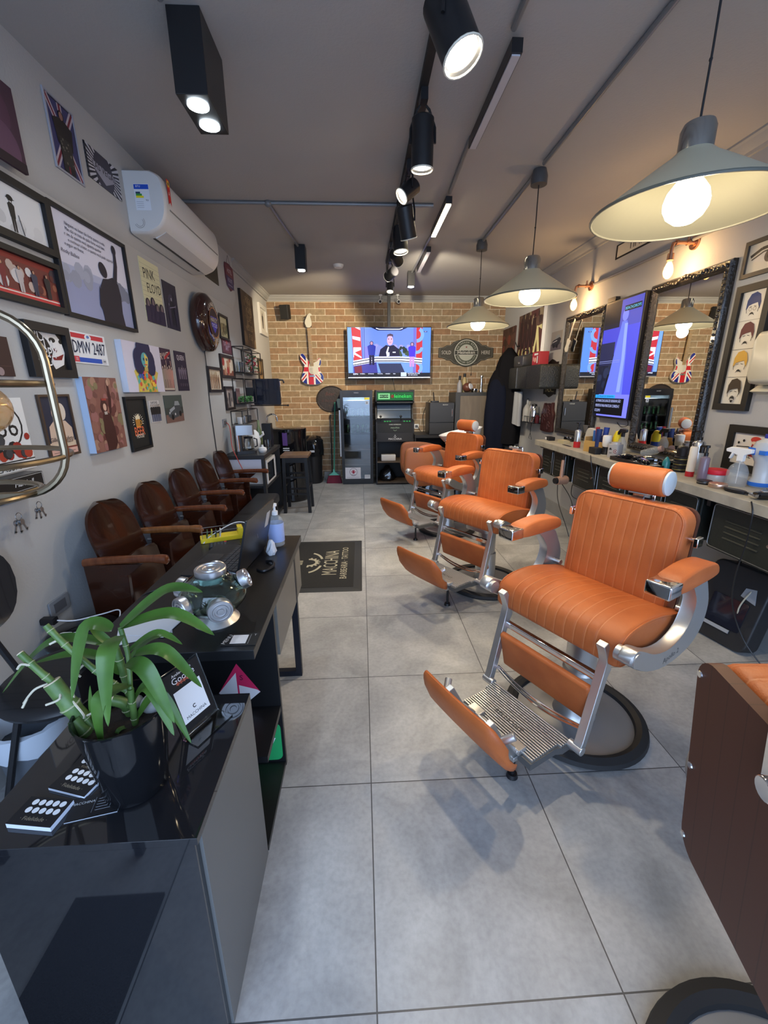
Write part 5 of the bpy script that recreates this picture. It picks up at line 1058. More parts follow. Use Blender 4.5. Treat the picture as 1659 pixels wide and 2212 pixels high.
for k in range(14):
    f_ = (1-2**(-(k+1)/12))*1.75
    if f_ > .96: break
    xl = n0[0]+(n3[0]-n0[0])*f_; xr = n1[0]+(n2[0]-n1[0])*f_; z = n0[1]+(n3[1]-n0[1])*f_; fr.box(xl, xr, -.0235, -.022, z-.0012, z+.0012)
fr.build('frets', t, smooth=0)
hs = [(512, 500), (508, 468), (530, 410), (553, 385), (573, 396), (570, 408), (558, 412), (566, 450), (571, 490), (556, 520), (524, 524)]
hsp = smoothpath([(g2(p)[0], 0, g2(p)[1]) for p in hs], 3, True)
MB(CRM).prism([(p[0], p[2]) for p in hsp], 'y', -.016, -.004).build('headstock', t)
for k in range(6):
    a_ = g2((508-4*(k > 2)+k*2.0, 505-k*17)); MB(CHR).cyl((a_[0]-.018, -.010, a_[1]), (a_[0]+.01, -.010, a_[1]), .004, .006, 8).build('tuning_peg', t)
for k in range(3): MB(CRM).box(g2((548, 0))[0]-.035, g2((548, 0))[0]+.035, -.0185, -.0156, .22+.05*k-.008, .22+.05*k+.008).build('pickup', t, smooth=0, bevel=.002)
MB(CHR).box(g2((550, 0))[0]-.04, g2((550, 0))[0]+.04, -.022, -.0156, .150, .175).build('bridge', t, bevel=.002)
for k in range(3): a_ = g2((612+k*8, 985+22*k)); MB(WHT).cyl((a_[0], -.0156, a_[1]), (a_[0], -.026, a_[1]), .012, .009, 14).build('knob', t)
st_ = MB(STL); [st_.tube([(n0[0]+.006+.006*k, -.0215, n0[1]), (g2((542, 0))[0]-.018+.009*k, -.024, .165)], .0005, 4) for k in range(6)]; st_.build('strings', t)
MB(BLK).box(-.03+g2((545, 0))[0], .03+g2((545, 0))[0], .005, .058, n0[1]+.02, n0[1]+.05).build('wall_hook', t)
# small loudspeaker
t = thing('wall_speaker', 'small black loudspeaker high on the brick wall at the left corner', 'speaker', (-1.09, YB-.10, 2.41))
MB(BLKM).xf(RotZ(-12) @ RotX(8)).rbox(-.065, .065, -.06, .06, 0, .19, .02, e=.006).xf().cyl((0, .05, .1), (0, .099, .1), .012).build('cabinet', t)
MB(M('speaker_grille', (.02, .02, .02), .8, bump=.5, bscale=400)).xf(RotZ(-12) @ RotX(8)).box(-.055, .055, -.063, -.060, .012, .178).build('grille', t)
# television on ceiling pole
t = thing('television', 'large flat television showing a blue and red news studio, hung before the brick wall', 'television', (.425, 5.99, 1.575))
MB(BLK).rbox(-.625, .625, 0, .055, 0, .715, .01, 'y').build('housing', t, bevel=.002)
MB(M('silver_trim', (.6, .6, .62), .3, .8)).box(-.62, .62, -.004, .01, .0, .012).build('bottom_trim', t, smooth=0)
a = Art(1.225, .68, L(110, 150, 245), -.002, .022, step=.0002)
LB, LW_, LR, LD, LN = L(120, 165, 250), L(215, 222, 250, 1.4), L(190, 50, 65), L(24, 26, 60), L(40, 44, 110)
a.rect(.16, .3, .84, .98, L(105, 135, 240)); a.blobs(30, .2, .35, .82, .62, .02, .05, [L(130, 140, 235), L(150, 150, 230), L(120, 150, 245)], 3); a.rect(.18, .28, .30, .62, L(120, 120, 235)); a.blobs(16, .6, .44, .78, .60, .015, .03, [L(30, 50, 50), L(60, 80, 60)], 8)
a.rect(.0, .05, .045, 1, LB); a.poly([(.045, 1), (.155, 1), (.175, .0), (.075, 0)], LR); a.rect(.17, .05, .2, 1, LN); a.rect(.175, .05, .195, 1, L(100, 130, 235)); a.rect(.79, .05, .82, 1, L(110, 110, 200)); a.rect(.825, .08, .90, 1, LR); a.rect(.90, .05, 1, 1, L(90, 140, 250))
for p in ([(.09, 1), (.145, 1), (.15, .95)], [(.055, .83), (.15, .80), (.15, .73), (.06, .77)], [(.065, .60), (.155, .60), (.155, .55), (.08, .50), (.16, .41), (.16, .38), (.07, .46), (.07, .40), (.065, .4)], [(.07, .24), (.16, .24), (.09, .10), (.16, .06), (.08, .06)]): a.poly(p, LW_)
a.ring(.83, .86, .05, .09, LB, -90, 60); a.ring(.83, .62, .05, .085, LB, -100, -10); a.ring(.83, .18, .04, .08, LB, -60, 90)
a.poly([(.28, 1), (.36, .94), (.64, .94), (.72, 1)], LD); a.line([(.34, .985), (.38, .965), (.62, .965), (.66, .985)], .008, LW_)
for dy in (0, .055): a.line([(.06, .30-dy), (.34, .385-dy), (.64, .385-dy), (.90, .35-dy)], .030, LW_)
for dy in (.022, .078): a.line([(.06, .315-dy), (.34, .40-dy), (.64, .40-dy), (.90, .365-dy)], .011, LD)
a.poly([(.36, .27), (.64, .27), (.70, .05), (.40, .05)], L(44, 52, 90)); a.poly([(.06, .22), (.34, .3), (.36, .05), (.06, .05)], L(60, 60, 150)); a.poly([(.07, .20), (.16, .23), (.17, .05), (.08, .05)], L(110, 30, 60))
a.poly([(.37, .415), (.39, .56), (.46, .65), (.50, .63), (.55, .65), (.61, .57), (.63, .42)], LD); a.circ(.508, .74, .036, L(215, 170, 200), ry=.10); a.poly([(.47, .80), (.475, .86), (.51, .88), (.545, .86), (.545, .80), (.53, .83), (.49, .83)], L(80, 66, 90)); a.poly([(.47, .415), (.46, .50), (.485, .62), (.495, .6), (.48, .5), (.50, .5), (.50, .43)], LW_); a.circ(.49, .77, .006, LD); a.circ(.525, .77, .006, LD); a.rect(.495, .70, .522, .708, L(150, 90, 120)); a.rect(.54, .49, .575, .51, LW_)
a.person(.285, .24, .48, L(35, 50, 160), L(190, 140, 170), .34, 0, L(25, 25, 45), L(20, 20, 60)); a.person(.775, .20, .50, L(70, 50, 220), L(180, 140, 180), .30, 0, L(25, 20, 45), L(190, 140, 215))
a.rect(0, 0, 1, .075, L(26, 30, 44)); a.rect(.64, .0, .71, .085, L(190, 205, 235)); a.write('ESPN', .085, .05, .03, LW_, 1.1)
for u, s_ in ((.17, 'FUTEBOL'), (.275, 'ESTADUAL'), (.385, 'PAULISTA'), (.48, 'MINEIRO'), (.56, 'NBA')): a.write(s_, u, .055, .018, LW_)
a.write('NOTÍCIAS DO DIA', .80, .058, .022, LW_); a.write('AO VIVO AGORA', .79, .025, .018, LW_); a.rect(.915, .905, .955, .93, LN); a.write('ESPN', .935, .917, .012, LW_)
a.build('screen', t, smooth=0)
MB(BLK).box(-.022, .022, .06, .10, .45, ZC-1.575-.001).box(-.09, .09, .055, .075, .2, .5).box(-.06, .06, .03, .13, ZC-1.575-.012, ZC-1.575-.001).build('ceiling_pole', t, smooth=0)
MB(BLKM).tube(smoothpath([(.05, .07, 0), (.08, .1, -.12), (.10, .2, -.2), (.10, .22, -.34)], 5), .004, 6).build('cable', t)
for i, (x, s_) in enumerate(((.305, 1), (.555, -1))):
    t = thing('security_camera', ['white bullet security camera left of the television pole', 'small white security camera right of the television pole'][i], 'camera', (x, 6.12, 2.66))
    MB(WHT).cyl((0, 0, .079), (0, 0, .06), .025).tube([(0, 0, .06), (0, -.01, .02), (0, -.02, 0)], .006, 8).build('mount', t); MB(WHT).cyl((.02*s_, .03, .01), (-.01*s_, -.09, -.03), .024, .026, 18).build('body', t); MB(BLK).cyl((-.01*s_, -.09, -.03), (-.0105*s_, -.093, -.031), .019, None, 14).build('lens', t)
# round beer sign
t = thing('wooden_beer_sign', 'wooden wall sign with a round green badge reading Heineken between SOLD and HERE', 'sign', (1.635, YB, 1.75))
o_ = [(-.43, .13), (-.43, .27), (-.36, .28), (-.30, .31), (-.25, .31), (-.19, .36), (-.10, .385), (.10, .385), (.19, .36), (.25, .31), (.30, .31), (.36, .28), (.43, .27), (.43, .13), (.36, .12), (.30, .09), (.25, .09), (.19, .04), (.10, .015), (-.10, .015), (-.19, .04), (-.25, .09), (-.30, .09), (-.36, .12)]
DGR = C(58, 56, 48); MB(DGR).prism(o_, 'y', -.02, -.001).build('board', t, smooth=0, bevel=.003)
MB(C(120, 118, 108)).tube([(p[0]*.95, -.021, .2+(p[1]-.2)*.92) for p in o_], .003, 5, closed=True).build('border', t)
MB(C(52, 54, 44)).prism([(a_, .2+b_) for a_, b_ in circ2(.205, 40)], 'y', -.032, -.019).build('badge', t)
a = Art(.40, .40, DGR, -.0325, 0); a.v, a.f, a.mi = [], [], []
a.circ(.5, .5, .47, C(188, 188, 180), n=40); a.circ(.5, .5, .44, C(66, 72, 58), n=40); a.circ(.5, .5, .30, C(170, 172, 160), n=32); a.rect(.04, .41, .96, .59, C(188, 188, 180)); a.rect(.05, .425, .95, .575, C(52, 54, 48)); a.write('Heineken', .5, .505, .072, C(215, 215, 205))
a.poly([(.5+(.045 if k % 2 == 0 else .019)*sin(k*pi/5), .70+(.045 if k % 2 == 0 else .019)*cos(k*pi/5)) for k in range(10)], C(120, 40, 40))
for s_, a0, a1, up in (('HEINEKEN BEER', 155, 25, 1), ('PREMIUM QUALITY', 205, 335, -1)):
    for i, ch in enumerate(s_):
        g = a0+(a1-a0)*i/(len(s_)-1); a.write(ch, .5+.37*cos(radians(g)), .5+.37*sin(radians(g)), .034, C(190, 190, 180), 1, (g-90) if up > 0 else g+90)
a.build('badge_print', t, smooth=0)
a = Art(.86, .4, DGR, -.0212, 0); a.v, a.f, a.mi = [], [], []; a.write('SOLD', .14, .5, .075, C(190, 188, 178), .8); a.write('HERE', .86, .5, .075, C(190, 188, 178), .8); a.build('side_print', t, smooth=0)
tag(MB(BLK).tube([(1.735, YB-.004, 1.77), (1.735, YB-.004, 1.64)], .003, 5).cyl((1.735, YB-.004, 1.64), (1.735, YB-.004, 1.61), .007).build('pull_cord'), 'short black pull cord hanging below the wooden beer sign', 'cord')
# oval plaque
t = thing('oval_wall_plaque', 'large dark oval plaque with worn red lettering low on the brick wall', 'sign', (-.475, YB, 1.07))
DK = M('dark_carved_wood', (.028, .020, .018), .5, bump=.3, bscale=40)
MB(DK).prism([(a_, .20+b_) for a_, b_ in circ2(.235, 44, .20)], 'y', -.02, -.001).tube([(.225*cos(2*pi*k/44), -.022, .20+.19*sin(2*pi*k/44)) for k in range(44)], .010, 8, closed=True).build('board', t)
a = Art(.4, .34, DK, -.0205, .03); a.v, a.f, a.mi = [], [], []; a.write('Beer', .45, .72, .075, C(84, 46, 40), slant=.2); a.write('& Barber', .38, .42, .06, C(70, 38, 34), slant=.2); a.write('est. 2012', .5, .2, .03, C(80, 60, 50)); a.build('print', t, smooth=0)
t = thing('bottle_opener', 'wall bottle opener hanging over the oval plaque', 'bottle opener', (-.36, YB-.03, 1.10)); MB(M('pale_opener', (.28, .30, .22), .4, .4)).prism([(-.02, .03), (.02, .03), (.03, .12), (.036, .15), (.02, .175), (-.02, .175), (-.036, .15), (-.03, .12)], 'y', -.012, 0).build('body', t, bevel=.002)
t = thing('wall_lettering', 'faint silver script lettering on the brick above the fridge', 'sign', (-.10, YB-.001, 1.50)); a = Art(.3, .12, C(150, 130, 110), -.004, 0); a.v, a.f, a.mi = [], [], []; a.ring(.4, .5, .14, .155, C(150, 132, 112)); a.ring(.6, .5, .12, .135, C(150, 132, 112)); a.write('macchina', .5, .5, .06, C(160, 140, 118), slant=.2); a.build('print', t, smooth=0)
# broom, mop stick and dust pan
def stick(name, label, cat, x0, z0, x1, z1, y0, y1, mat, r=.011):
    t = thing(name, label, cat, (x0, y0, 0)); MB(mat).cyl((0, 0, z0), (x1-x0, y1-y0, z1), r, r, 10).build('handle', t); return t
t = stick('broom', 'green handled broom with a wine red bristle head leaning on the bricks', 'broom', -.455, .16, -.42, 1.22, 5.86, 6.16, M('green_handle', (.05, .28, .20), .4))
MB(M('turquoise_plastic', (.12, .45, .38), .4)).prism([(-.085, .125), (.085, .125), (.05, .15), (.016, .175), (.012, .22), (-.012, .22), (-.016, .175), (-.05, .15)], 'y', -.03, .03).build('head', t, bevel=.003)
mb = MB(striped('wine_bristles', (.16, .012, .04), (.09, .006, .02), .008, 0, .8, .5)); mb.loft([[(p[0], p[1], z) for p in rrect(w, d, .02)] for z, w, d in ((.125, .17, .055), (.06, .22, .075), (.0, .245, .085))]); mb.build('bristles', t)
t = stick('dustpan', 'grey dustpan with a thin dark handle behind the broom head', 'dustpan', -.50, .06, -.50, 1.02, 6.05, 6.2, BLK, .008)
MB(M('grey_plastic', (.22, .23, .24), .5)).box(-.13, .13, -.12, .09, .0, .012).box(-.13, .13, .07, .09, .012, .13).prism([(-.12, .012), (.09, .012), (.09, .13)], 'x', -.13, -.122).prism([(-.12, .012), (.09, .012), (.09, .13)], 'x', .122, .13).build('pan', t, smooth=0)
MB(BLK).cyl((0, .145, .97), (0, .15, 1.03), .014).build('grip', t)
# glass door fridge
t = thing('display_fridge', 'tall narrow glass door drinks fridge with green cans and a hand sticker', 'fridge', (-.08, 5.71, 0))
FR = M('fridge_black', (.014, .014, .016), .35); FW = M('fridge_inner_white', (.36, .42, .46), .4)
fr_ = MB(FR).box(-.235, -.215, .03, .52, .0, 1.40).box(.215, .235, .03, .52, .0, 1.40).box(-.215, .215, .03, .52, 1.31, 1.40).box(-.215, .215, .03, .52, .0, .09).box(-.215, .215, .50, .52, .09, 1.31).use(FW).box(-.215, .215, .49, .50, .09, 1.31).box(-.215, -.208, .05, .49, .09, 1.31).box(.208, .215, .05, .49, .09, 1.31).box(-.208, .208, .05, .49, .09, .10)
fr_.build('cabinet', t, smooth=0)
d_ = MB(FR).box(-.237, -.195, 0, .028, .03, 1.395).box(.195, .237, 0, .028, .03, 1.395).box(-.195, .195, 0, .028, 1.30, 1.395).box(-.195, .195, 0, .028, .03, .085); dr = d_.build('door', t, smooth=0, bevel=.001)
MB(M('fridge_door_glass', (.78, .84, .88), .02, trans=1., ior=1.5, coat=.6)).box(-.195, .195, .010, .016, .085, 1.30).build('glass', dr, smooth=0)
MB(M('grey_handle', (.42, .44, .47), .35, .5)).rbox(-.262, -.238, -.03, .0, .44, 1.12, .006).build('handle', dr)
a = Art(.10, .022, FR, -.001, 1.352); a.v, a.f, a.mi = [], [], []; a.write('VENAX', .5, .5, .022, C(200, 200, 205)); a.build('lettering', dr, smooth=0)
a = Art(.235, .175, C(205, 205, 215), -.0015, .092); a.ring(.53, .60, .235, .255, C(70, 40, 70), n=36)
a.circ(.53, .55, .075, C(170, 50, 75)); 
for k, g in enumerate((150, 115, 92, 68, 30)): a.line([(.53+.04*cos(radians(g)), .55+.055*sin(radians(g))), (.53+.17*cos(radians(g)), .55+(.22 if 0 < k < 4 else .15)*sin(radians(g)))], .045, C(170, 50, 75)); a.k -= 1
a.k += 1; a.rect(.40, .33, .66, .36, C(90, 60, 90)); a.rect(.08, .12, .92, .145, C(165, 165, 178)); a.rect(.08, .06, .92, .08, C(175, 175, 185)); a.build('hand_sticker', dr, smooth=0, loc=(-.075, .0, 0))
a = Art(.085, .06, C(200, 202, 208), -.0015, .092); a.rect(.1, .7, .9, .76, C(120, 120, 130)); a.rect(.1, .45, .8, .5, C(140, 140, 150)); a.build('small_sticker', dr, smooth=0, loc=(.145, 0, 0))
a = Art(.075, .03, C(225, 210, 60), -.0015, 1.267); a.build('yellow_sticker', dr, smooth=0, loc=(.155, 0, 0)); a = Art(.045, .045, C(200, 205, 215), -.0015, 1.20); a.rect(.2, .2, .8, .8, C(120, 125, 140)); a.build('small_sticker', dr, smooth=0, loc=(.155, 0, 0))
SHV = M('white_wire_shelf', (.60, .62, .62), .4)
for k in range(5): MB(SHV).box(-.205, .205, .05, .48, .30+.235*k-.012, .30+.235*k+.012).build('shelf', t, smooth=0)
lamp('AREA', 'fridge_light', t, (0, .28, 1.29), 1.3, (.85, .95, 1.), .3, (0, 0, 0))
GC = M('green_can', (.05, .16, .04), .25, .6)
def make_can(x, y, z, label):
    t2 = thing('drink_can', label, 'can', (x, y, z), 0, 'green drink cans in the fridge')
    MB(GC).lathe([(.026, 0), (.032, .008), (.032, .105), (.027, .118)], n=18).build('body', t2); MB(M('can_top', (.6, .6, .6), .3, 1.)).lathe([(.027, .118), (.025, .121), (0, .1195)], n=18).build('lid', t2)
    MB(C(190, 210, 150)).box(-.012, .012, -.0335, -.0318, .03, .085).build('label', t2, smooth=0); return t2
ORD = ('first', 'second', 'middle', 'fourth', 'last')
def can_label(i, s_): return 'green drink can on the %s fridge shelf, %s from the left' % ('upper' if s_ == 3 else 'lower', ORD[i])
c0 = make_can(-.08-.14, 5.71+.14, .30+.235*3+.0125, can_label(0, 3))
for s_ in (3, 2):
    for i in range(5):
        if (s_, i) != (3, 0): dup(c0, (-.08-.14+.075*i, 5.71+.14, .30+.235*s_+.0125), 0, can_label(i, s_))
# arcade cabinet
t = thing('arcade_cabinet', 'black arcade cabinet with green Heineken marquee, joysticks and open shelves', 'arcade cabinet', (.485, 5.66, 0))
AC_ = M('arcade_black', (.016, .016, .018), .45)
for sx in (-1, 1): MB(AC_).prism([(0, 0), (.50, 0), (.50, 1.40), (.02, 1.40), (.03, 1.24), (.20, 1.18), (.12, .98), (-.02, .95), (-.02, .78), (0, .70)], 'x', sx*.275-.009, sx*.275+.009).build('side_panel', t, smooth=0)
MB(AC_).box(-.265, .265, .44, .46, .0, 1.39).build('back_panel', t, smooth=0)
MB(AC_).box(-.265, .265, .02, .44, 1.375, 1.395).box(-.265, .265, .05, .20, 1.215, 1.235).build('hood', t, smooth=0)
a = Art(.53, .115, L(24, 90, 50, .7), .02, 1.255); a.write('Heineken', .68, .5, .075, L(50, 190, 80, 1.0)); a.rect(.04, .15, .36, .85, L(120, 190, 130, .8)); a.rect(.08, .3, .32, .7, L(20, 50, 30, .6)); a.write('ARCADE', .2, .5, .035, L(150, 210, 160, .8)); a.circ(.43, .5, .045, L(120, 50, 40, .7)); a.build('marquee', t, smooth=0)
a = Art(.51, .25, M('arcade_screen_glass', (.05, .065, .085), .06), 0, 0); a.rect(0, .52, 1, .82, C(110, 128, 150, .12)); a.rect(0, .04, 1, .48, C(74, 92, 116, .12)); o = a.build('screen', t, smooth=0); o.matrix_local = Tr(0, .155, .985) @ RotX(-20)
MB(AC_).xf(Tr(0, .02, .95) @ RotX(12)).box(-.265, .265, -.04, .15, -.02, 0).build('control_panel', t, smooth=0)
for x in (-.21, .09): MB(BLK).xf(Tr(x, .05, .955)).cyl((0, 0, 0), (0, -.005, .055), .006).ball((0, -.006, .068), .018, 14, 10).build('joystick', t)
for i, x in enumerate((-.15, -.11, -.07, .14, .18, .22)): MB(L(60, 160, 80, .7)).xf(Tr(x, .02, .952) @ RotX(12)).cyl((0, 0, 0), (0, 0, .006), .013, None, 14).build('button', t)
a = Art(.52, .15, C(20, 20, 22), -.016, .79); a.write('HARD BARBEARIA', .5, .80, .022, C(190, 195, 195)); a.write('macchina', .5, .5, .035, C(150, 175, 150), slant=.3); a.ring(.5, .35, .04, .05, C(120, 140, 120), 200, 340); a.build('front_print', t, smooth=0)
MB(AC_).box(-.266, .266, -.012, .01, .66, .945).build('front_panel', t, smooth=0)
a = Art(.52, .12, C(34, 34, 38), -.0125, .662); a.write('MACCHINA', .5, .30, .038, C(215, 215, 220)); a.ring(.5, .68, .03, .04, C(200, 200, 205), 200, 340); a.write('M', .5, .72, .025, C(210, 210, 215)); a.build('drawer_print', t, smooth=0)
for z, nm in ((.34, 'shelf'), (.02, 'bottom_shelf')): MB(wood('shelf_edge_wood', (.09, .06, .04), (.13, .09, .06), .5)).box(-.266, .266, .0, .44, z, z+.018).build(nm, t, smooth=0)
t = thing('white_box', 'white paper wrapped packs on the middle shelf of the arcade cabinet', 'box', (.40, 5.75, .359))
MB(C(205, 200, 196)).rbox(-.12, .10, -.05, .06, .0, .095, .012, 'z', .01).build('pack', t)
mb = MB(BLKG); rr = random.Random(6); n = 16
mb.loft([[((.10*s_+rr.uniform(-.02, .02))*cos(2*pi*k/n), (.09*s_+rr.uniform(-.02, .02))*sin(2*pi*k/n), z) for k in range(n)] for z, s_ in ((0, .9), (.04, 1.25), (.10, 1.2), (.16, .9), (.21, .5), (.235, .2))]); o = mb.build('plastic_bag', loc=(.38, 5.82, .039), smooth=30); tag(o, 'crumpled black plastic bag in the bottom of the arcade cabinet', 'bag')
# low cabinet, mini fridge, router, locker
t = thing('low_black_cabinet', 'low black cabinet carrying the black mini fridge', 'cabinet', (1.06, 5.92, 0))
MB(AC_).box(-.27, .27, -.20, .30, .70, .745).build('top', t, smooth=0); MB(AC_).box(-.27, -.25, -.19, .30, 0, .70).build('side_panel', t, smooth=0); MB(AC_).box(.25, .27, -.19, .30, 0, .70).build('side_panel', t, smooth=0); MB(AC_).box(-.25, .25, .27, .30, 0, .70).build('back_panel', t, smooth=0); MB(AC_).box(-.25, .25, -.17, .27, .32, .34).build('shelf', t, smooth=0)
t = thing('mini_fridge', 'black two door mini fridge beside the brown locker', 'fridge', (1.19, 5.93, .7455))
MB(FR).rbox(-.185, .185, -.20, .20, 0, .47, .01).build('cabinet', t); u_ = MB(M('fridge_door_black', (.03, .031, .034), .4)).rbox(-.182, .182, -.225, -.202, .185, .465, .008, 'y').build('door', t, bevel=.002)
MB(M('fridge_door_black')).rbox(-.182, .182, -.225, -.202, .01, .178, .008, 'y').build('door', t, bevel=.002); MB(CHR).box(.145, .155, -.24, -.225, .27, .38).build('handle', u_)
a = Art(.09, .02, C(30, 30, 32), -.2255, .43); a.v, a.f, a.mi = [], [], []; a.write('BLACK+', .5, .5, .022, C(200, 200, 190)); a.build('lettering', u_, smooth=0, loc=(.05, 0, 0))
t = thing('wifi_router', 'black router with upright antenna on the mini fridge', 'router', (1.11, 5.90, 1.2165)); MB(BLK).rbox(-.06, .06, -.04, .04, 0, .022, .01).build('body', t); MB(BLK).cyl((-.01, 0, .02), (-.025, .0, .15), .008, .007, 8).build('antenna', t)
t = thing('brown_locker', 'tall dark framed locker with a brown wood door carrying bottles', 'cabinet', (1.66, 5.93, 0))
MB(M('dark_grey_frame', (.045, .047, .05), .45)).box(-.27, .27, -.21, .30, 0, 1.36).build('body', t, smooth=0, bevel=.002)
MB(wood('grey_brown_wood', (.14, .115, .09), (.19, .155, .12), .6, (6, 3, 1))).box(-.20, .235, -.222, -.211, .06, 1.31).build('door', t, smooth=0)
def bottle(x, y, z, prof, mats, label, name='bottle', cat='bottle', rz=0., group=None, cap=None, rot=None):
    t = thing(name, label, cat, (x, y, z), rz, group, rot); MB(mats[0]).lathe(prof, n=22).build('body', t)
    if cap: MB(mats[1]).lathe(cap, n=18).build('cap', t)
    return t
bottle(1.47, 5.85, 1.3605, [(.0, 0), (.036, 0), (.038, .01), (.036, .12), (.016, .16), (.014, .175)], [M('milky_grey', (.30, .30, .32), .4), BLK], 'grey white bottle with black cap at the left on the brown locker', cap=[(.018, .176), (.018, .235), (0, .237)])
bottle(1.56, 5.93, 1.3605, [(.0, 0), (.033, 0), (.035, .01), (.035, .17), (.018, .21), (.016, .22)], [M('pale_gold', (.40, .32, .16), .35), BLK], 'pale yellow bottle with black cap behind the brown ball on the locker', cap=[(.02, .221), (.02, .27), (0, .272)])
o = MB(M('brown_leather_ball', (.12, .04, .025), .4)).ball((0, 0, .07), .07, 20, 14, .95).build('ball_body', None); o.name = 'leather_ball'; o.location = (1.575, 5.80, 1.3605); tag(o, 'brown and white ball on top of the brown locker', 'ball')
MB(C(200, 205, 215)).cyl((.035, -.052, .085), (.045, -.064, .09), .045, .036, 20).build('white_patch', o)
o = MB(CHR).lathe([(0, 0), (.04, 0), (.05, .02), (.048, .05), (.0, .055)], n=20).build('steel_bowl', loc=(1.70, 5.86, 1.3605)); tag(o, 'small black and chrome bowl on the locker between ball and tall bottle', 'bowl')
bottle(1.80, 5.86, 1.3605, [(.0, 0), (.028, 0), (.030, .01), (.018, .06), (.022, .12), (.014, .18), (.016, .205)], [CHR, M('silver_cap', (.6, .6, .62), .25, 1.)], 'tall slim chrome cocktail bottle on the right of the locker top', cap=[(.016, .205), (.024, .215), (.022, .24), (0, .25)])
socket(.88, 1.055-.25, 'wall socket with black plug between arcade cabinet and mini fridge', .075, .075, 0, .9, WHT)
bpy.data.objects['wall_socket.002'].location = (.88, YB, .83)
tag(MB(BLK).tube(smoothpath([(.90, YB-.012, .83), (.96, YB-.03, .74), (1.0, YB-.03, .78), (.98, YB-.02, 1.0), (1.05, YB-.03, 1.20), (1.08, YB-.1, 1.25)], 6), .004, 6).build('appliance_cord'), 'thin black cord climbing the bricks from socket to router', 'cord')
# hair wash unit
t = thing('hair_wash_chair', 'orange leather hair wash chair with thick arms and a white ceramic basin behind', 'wash chair', (.85, 4.70, 0))
WL = M('dull_orange_leather', (.36, .125, .05), .42, bump=.2, bscale=220)
for sy, nm in ((-.27, 'arm_panel'), (.27, 'arm_panel')):
    pr_ = smoothpath([(-.34, 0, .40), (-.345, 0, .62), (-.31, 0, .715), (-.20, 0, .735), (.02, 0, .72), (.22, 0, .66), (.36, 0, .58), (.38, 0, .45), (.25, 0, .34), (.0, 0, .27), (-.18, 0, .26), (-.29, 0, .30)], 4, True)
    MB(WL).loft([[(.02+(p[0]-.02)*s_, sy+y, .50+(p[2]-.50)*s_) for p in pr_] for y, s_ in ((-.055, .94), (-.05, .975), (-.035, 1), (.035, 1), (.05, .975), (.055, .94))]).build(nm, t, smooth=50)
MB(WL).rbox(-.33, .22, -.21, .21, .33, .46, .05, 'y', .01).build('seat', t, smooth=50)
MB(WL).xf(Tr(.22, 0, .40) @ RotY(28)).rbox(-.05, .05, -.21, .21, .0, .42, .04, 'y', .01).build('backrest', t, smooth=50)
MB(BLKG).loft([[(a_+ox_, b_, z) for a_, b_ in rrect(w, d, .03)] for z, w, d, ox_ in ((0, .34, .30, -.05), (.03, .34, .30, -.05), (.26, .22, .22, -.0))]).build('pedestal', t)
MB(BLKG).loft([[(a_+.42, b_, z) for a_, b_ in rrect(w, d, .03)] for z, w, d in ((0, .24, .30), (.60, .18, .20), (.66, .16, .18))]).build('basin_column', t)
n = 28; CER = M('white_ceramic', (.78, .77, .76), .12, coat=.4)
def bas(s_, z, tilt=0., ox_=0.): return [((.30 if cos(2*pi*k/n) < 0 else .24)*cos(2*pi*k/n)*s_+ox_, .23*sin(2*pi*k/n)*s_, z+tilt*cos(2*pi*k/n)) for k in range(n)]
MB(CER).loft([bas(.30, -.005, 0, .06), bas(.55, .04, .01, .04), bas(.85, .13, .03, .01), bas(1.0, .215, .055), bas(1.02, .228, .058), bas(.96, .228, .058), bas(.80, .15, .03), bas(.5, .08, .01), bas(.2, .07, 0, .05)]).build('basin', t, smooth=60, loc=(.43, .03, .665))
MB(CHR).tube(smoothpath([(.16, 0, .26), (.15, 0, .31), (.10, 0, .32), (.07, 0, .28)], 4), .010, 8).build('faucet', t, loc=(.43, .03, .665))
# coats in the right corner
t = thing('hanging_coats', 'bunch of black coats hanging in the back right corner', 'coats', (2.04, 5.45, 0))
CO = M('black_cloth', (.008, .008, .010), 1., spec=.1); rr = random.Random(11)
for i, (x, y, z0, z1, w, d) in enumerate(((.02, .0, .62, 1.95, .16, .20), (-.03, .04, .70, 1.74, .20, .19), (-.12, -.02, .55, 1.60, .15, .19), (.05, -.15, .66, 1.50, .13, .14))):
    mb = MB(CO if i != 2 else M('very_dark_blue_cloth', (.008, .010, .020), 1., spec=.1)); m_ = 26; rings = []
    for k in range(12):
        f = k/11; z = z0+(z1-z0)*f; s_ = (1.0-.08*sin(f*6+i))*(1 if f < .68 else max(.16, math.sqrt(max(0, 1-((f-.68)/.325)**2))))
        rings.append([((w*s_*(1+.12*sin(5*2*pi*j/m_+i+f*2)))*cos(2*pi*j/m_)+x, (d*s_*(1+.12*cos(4*2*pi*j/m_+2*i)))*sin(2*pi*j/m_)+y, z) for j in range(m_)])
    mb.loft(rings); mb.build('coat', t, smooth=60)
MB(BLK).tube([(XR-2.04-.002, -.05, 1.98), (.10, -.05, 1.96), (.07, -.05, 2.02)], .008, 8).build('hook', t)
t = thing('grey_towel', 'pale grey towel hanging below the dark wall box beside the coats', 'towel', (2.06, 5.02, 0)); rings = []; m_ = 24
for k in range(8):
    f = k/7; z = .95+.42*f; rings.append([((.045*(1+.3*sin(3*2*pi*j/m_)))*cos(2*pi*j/m_)+.02, (.10-.02*f)*sin(2*pi*j/m_), z+(.02*sin(2*pi*j/m_) if k == 0 else 0)) for j in range(m_)])
MB(M('grey_towel_cloth', (.30, .31, .33), .9)).loft(rings).build('cloth', t, smooth=60)
